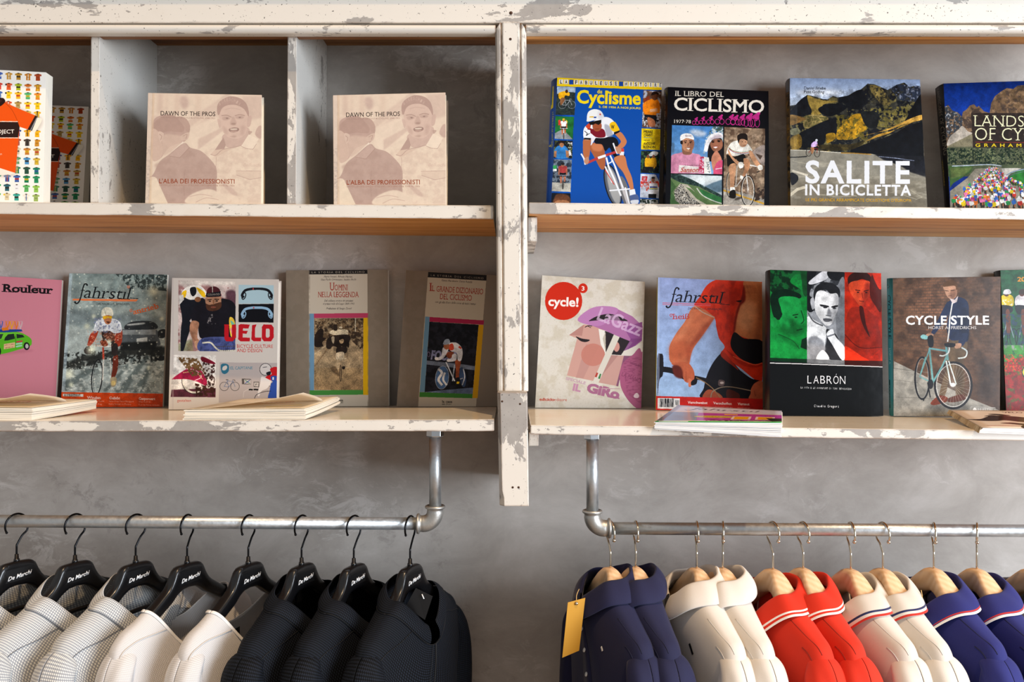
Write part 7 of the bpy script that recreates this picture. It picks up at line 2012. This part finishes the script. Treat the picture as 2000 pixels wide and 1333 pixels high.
def polo(label, group, px, py, yaw, mat, seam, seed, style, stripes=()):
    nk = W(px, py, Y_RAIL); hz = lambda u: interp(TOP_W, u)
    up = style == 'up'
    r0 = (.070, .054, .010, hz(.070) + .005, -.105, -.040)
    g = Garment('wool_polo', label, group, 'polo shirt', nk, yaw, -1, TOP_W,
                [r0, (.110, .052, .008, hz(.110) + .008, -.135, -.070), (.155, .050, .004, hz(.155) + .008, -.185, -.115), (.186, .049, .002, hz(.186) + .007, -.240, -.165),
                 (.197, .048, .0, -.160, -.300, -.23), (.186, .047, .0, -.26, -.36, -.32), (.182, .046, 0, -.42, -.45, -.44), (.176, .045, 0, -.56, -.57, -.56), (.172, .044, 0, -.68, -.68, -.68)], mat, seed, .8)
    for sd in (1, -1): g.sleeve(sd, SL_R, mat, .035)
    if up:
        top = (.048, .050, .010, -.012, -.052, .004); edge = (.094, .072, .010, -.052, -.105, -.040)
    else:
        top = (.064, .054, .010, -.034, -.092, -.012); edge = (.116, .074, .010, hz(.116) + .013, -.150, -.062)
    inner = lerp_rows(r0, top, [0, .5, 1.0])
    outer_top = tuple(x + d for x, d in zip(top, (.005, .005, 0, -.001, -.001, -.001)))
    leaf = lerp_rows(outer_top, edge, [0, .2, .45, .7, 1.0], .007)
    g.band(inner + leaf, 100, 440, mat, 'collar', th=.0022)
    for (t0, t1, m) in stripes:
        g.band(lerp_rows(outer_top, edge, [t0, (t0 + t1) / 2, t1], .007 * math.sin(math.pi * (t0 + t1) / 2)), 100, 440, m, 'stripe', th=.0012, off=.0016, sub=1)
    g.seam_surf((28, .30), (12, .62), seam, n=14, r=.0009, name='armhole_seam')
    g.seam_surf((20, .14), (6, .40), seam, n=14, r=.0007, name='shoulder_seam')
    # button placket down the front
    pl = [g.P(90 + d, q, .0022) for q in [k / 16 * .42 for k in range(17)] for d in (-6, 6)]
    o = mesh_pd('placket', pl, [(2 * k, 2 * k + 1, 2 * k + 3, 2 * k + 2) for k in range(16)], mat, g.root, smooth=True); solid(o, .0012, 0)
    for q in (.10, .22, .34):
        c = g.P(90, q, .0044); d = (g.P(90, q, .008) - c).normalized()
        tube('button', [c - d * .0006, c + d * .0012], .0048, S_white, g.root, seg=12)
    return g

# left rail: eight black hangers
HL = [(32.5, 1096, -27), (146.5, 1098, -25), (265, 1099, -26), (365.5, 1100, -24), (485, 1101, -23), (589, 1103, -22), (691, 1104, -22), (801, 1105, -22)]
HK = [-31, -27, -29, -12, -18, -22, -27, -19]
LBL = ['black hanger at the far left end of the rail, inside a grey dotted jacket', 'black hanger second from the left, inside a grey dotted jacket',
       'black hanger third from the left, inside a grey dotted jacket beside the white undershirts', 'black hanger holding the left white mesh undershirt',
       'black hanger holding the right white mesh undershirt, beside the dark jackets', 'black hanger inside the leftmost of the three dark jackets',
       'black hanger inside the middle of the three dark jackets', 'black hanger nearest the pipe elbow, inside a dark jacket']
for i, (px, py, yw) in enumerate(HL):
    rp = 1017 + 7 * (px + 330) / 1180
    hanger('black_hanger', LBL[i], 'black hangers on the left rail', px, py, yw, HK[i], 1, False, rp, bar=i < 3)
jacket('grey dotted knit jacket at the far left, mostly cut off by the frame', 'grey dotted jackets', *HL[0][:2], HL[0][2], M_grey, M_seam_d, 11)
jacket('grey dotted knit jacket on the second black hanger from the left', 'grey dotted jackets', *HL[1][:2], HL[1][2], M_grey, M_seam_d, 12)
jacket('grey dotted knit jacket on the third black hanger, beside the white undershirts', 'grey dotted jackets', *HL[2][:2], HL[2][2], M_grey, M_seam_d, 13)
singlet('sheer white mesh undershirt next to the grey dotted jackets', 'white mesh undershirts', *HL[3][:2], HL[3][2], 14)
singlet('sheer white mesh undershirt with a small black neck label', 'white mesh undershirts', *HL[4][:2], HL[4][2], 15, lab=True)
jacket('dark dotted jacket beside the white undershirts, leftmost of the three dark ones', 'dark dotted jackets', *HL[5][:2], HL[5][2], M_black, M_seam_k, 16)
jacket('dark dotted jacket, the middle of the three dark ones', 'dark dotted jackets', *HL[6][:2], HL[6][2], M_black, M_seam_k, 17)
gj = jacket('dark dotted jacket nearest the pipe elbow, with a black swing tag', 'dark dotted jackets', *HL[7][:2], HL[7][2], M_black, M_seam_k, 18)

def card(name, corners, mat, root, th=.0009):
    o = mesh_pd(name, [Vector(c) for c in corners], [(0, 1, 2, 3)], mat, root)
    loc = Matrix.Translation(Vector(root.location)) @ Matrix.Rotation(root.rotation_euler.z, 4, 'Z')
    o.matrix_parent_inverse = loc.inverted(); solid(o, th, 0); return o
def wtube(name, pts, r, mat, root, seg=6):
    o = tube(name, pts, r, mat, root, seg=seg)
    loc = Matrix.Translation(Vector(root.location)) @ Matrix.Rotation(root.rotation_euler.z, 4, 'Z')
    o.matrix_parent_inverse = loc.inverted(); return o
o = card('swing_tag', [W(812, 1150, 1.835), W(845, 1166, 1.828), W(830, 1212, 1.825), W(792, 1186, 1.832)], M_tag_k, gj.root); o['label'] = 'black card swing tag'
wtube('tag_fastener', [W(824, 1162, 1.829), W(828, 1171, 1.825)], .0012, M_logo, gj.root)

# right rail: pale wooden hangers with wool polos
HR = [(1192.5, 1110, 15), (1242, 1109, 14), (1361, 1111, 13), (1412, 1111, 13), (1510, 1113, 15), (1569, 1111, 15), (1662, 1113, 15), (1724.5, 1112, 14), (1824, 1111, 13), (1908, 1112, 12), (2016, 1113, 12)]
dxs = [15.4, 8.5, 5.8, 2.0, 23, 22, 14.6, 24, 6.6, 1, 10]
LBR = ['wooden hanger nearest the pipe elbow, inside a plain navy polo', 'wooden hanger inside the second plain navy polo', 'wooden hanger inside the left plain white polo',
       'wooden hanger inside the right plain white polo', 'wooden hanger inside the left red polo', 'wooden hanger inside the right red polo', 'wooden hanger inside the left white polo with navy and red collar stripes',
       'wooden hanger inside the right white polo with navy and red collar stripes', 'wooden hanger inside the left blue polo with red and white collar stripes',
       'wooden hanger inside the right blue polo with red and white collar stripes', 'wooden hanger cut off by the right edge of the frame']
for i, (px, py, yw) in enumerate(HR):
    hk = math.degrees(math.asin(min(.99, dxs[i] * 1.094e-3 / .049))) - math.degrees(math.atan((px - 1000) / FPX))
    hanger('wooden_hanger', LBR[i], 'wooden hangers on the right rail', px, py, yw, hk, -1, True, 1033 + 7 * (px - 1157) / 1183)
g1 = polo('plain navy wool polo nearest the pipe elbow, with an ochre swing tag', 'plain navy polos', *HR[0], M_navy, M_seam_n, 21, 'up')
g1.emblem(58, .22, .005, .009, S_white)
polo('plain navy wool polo, right of the one with the ochre tag', 'plain navy polos', *HR[1], M_navy, M_seam_n, 22, 'up')
g3 = polo('plain white wool polo with a small black emblem on the chest', 'plain white polos', *HR[2], M_white, M_seam_w, 23, 'up')
g3.emblem(58, .22, .006, .022, M_tag_k)
polo('plain white wool polo beside the red polos', 'plain white polos', *HR[3], M_white, M_seam_w, 24, 'up')
RW = ((.70, .79, S_white), (.88, 1.0, S_white))
polo('red wool polo with two white collar stripes, beside the plain white polos', 'red polos', *HR[4], M_red, M_seam_r, 25, 'down', RW)
polo('red wool polo with two white collar stripes, the right one of the pair', 'red polos', *HR[5], M_red, M_seam_r, 26, 'down', RW)
WS = ((.66, .76, S_navy), (.88, 1.0, S_red))
polo('white wool polo with navy and red collar stripes, beside the red polos', 'striped white polos', *HR[6], M_white, M_seam_w, 27, 'down', WS)
polo('white wool polo with navy and red collar stripes, beside the blue polos', 'striped white polos', *HR[7], M_white, M_seam_w, 28, 'down', WS)
BS = ((.78, .87, S_red), (.87, 1.0, S_white))
g9 = polo('blue wool polo with red and white collar stripes and a raffia string', 'blue polos', *HR[8], M_blue, M_seam_n, 29, 'down', BS)
polo('blue wool polo with red and white collar stripes, the right one of the pair', 'blue polos', *HR[9], M_blue, M_seam_n, 30, 'down', BS)
polo('pale blue-grey wool polo cut off by the right edge of the frame', 'pale polos', *HR[10], M_pale, M_seam_d, 31, 'down')
o = card('swing_tag', [W(1109, 1178, 1.815), W(1143, 1169, 1.825), W(1131, 1272, 1.825), W(1098, 1286, 1.815)], M_tag_y, g1.root); o['label'] = 'ochre card swing tag'
wtube('tag_string', smooth_path([W(1131, 1152, 1.850), W(1126, 1165, 1.828), W(1126, 1182, 1.818)]), .0008, M_string, g1.root)
wtube('tag_eyelet', [W(1126, 1180, 1.8205), W(1126, 1180, 1.8165)], .0034, M_chrome, g1.root, seg=12)
wtube('raffia_string', smooth_path([W(1780, 1180, 1.84), W(1790, 1177, 1.83), W(1801, 1177, 1.83), W(1801, 1165, 1.835), W(1799, 1154, 1.84)]), .0009, M_string, g9.root)
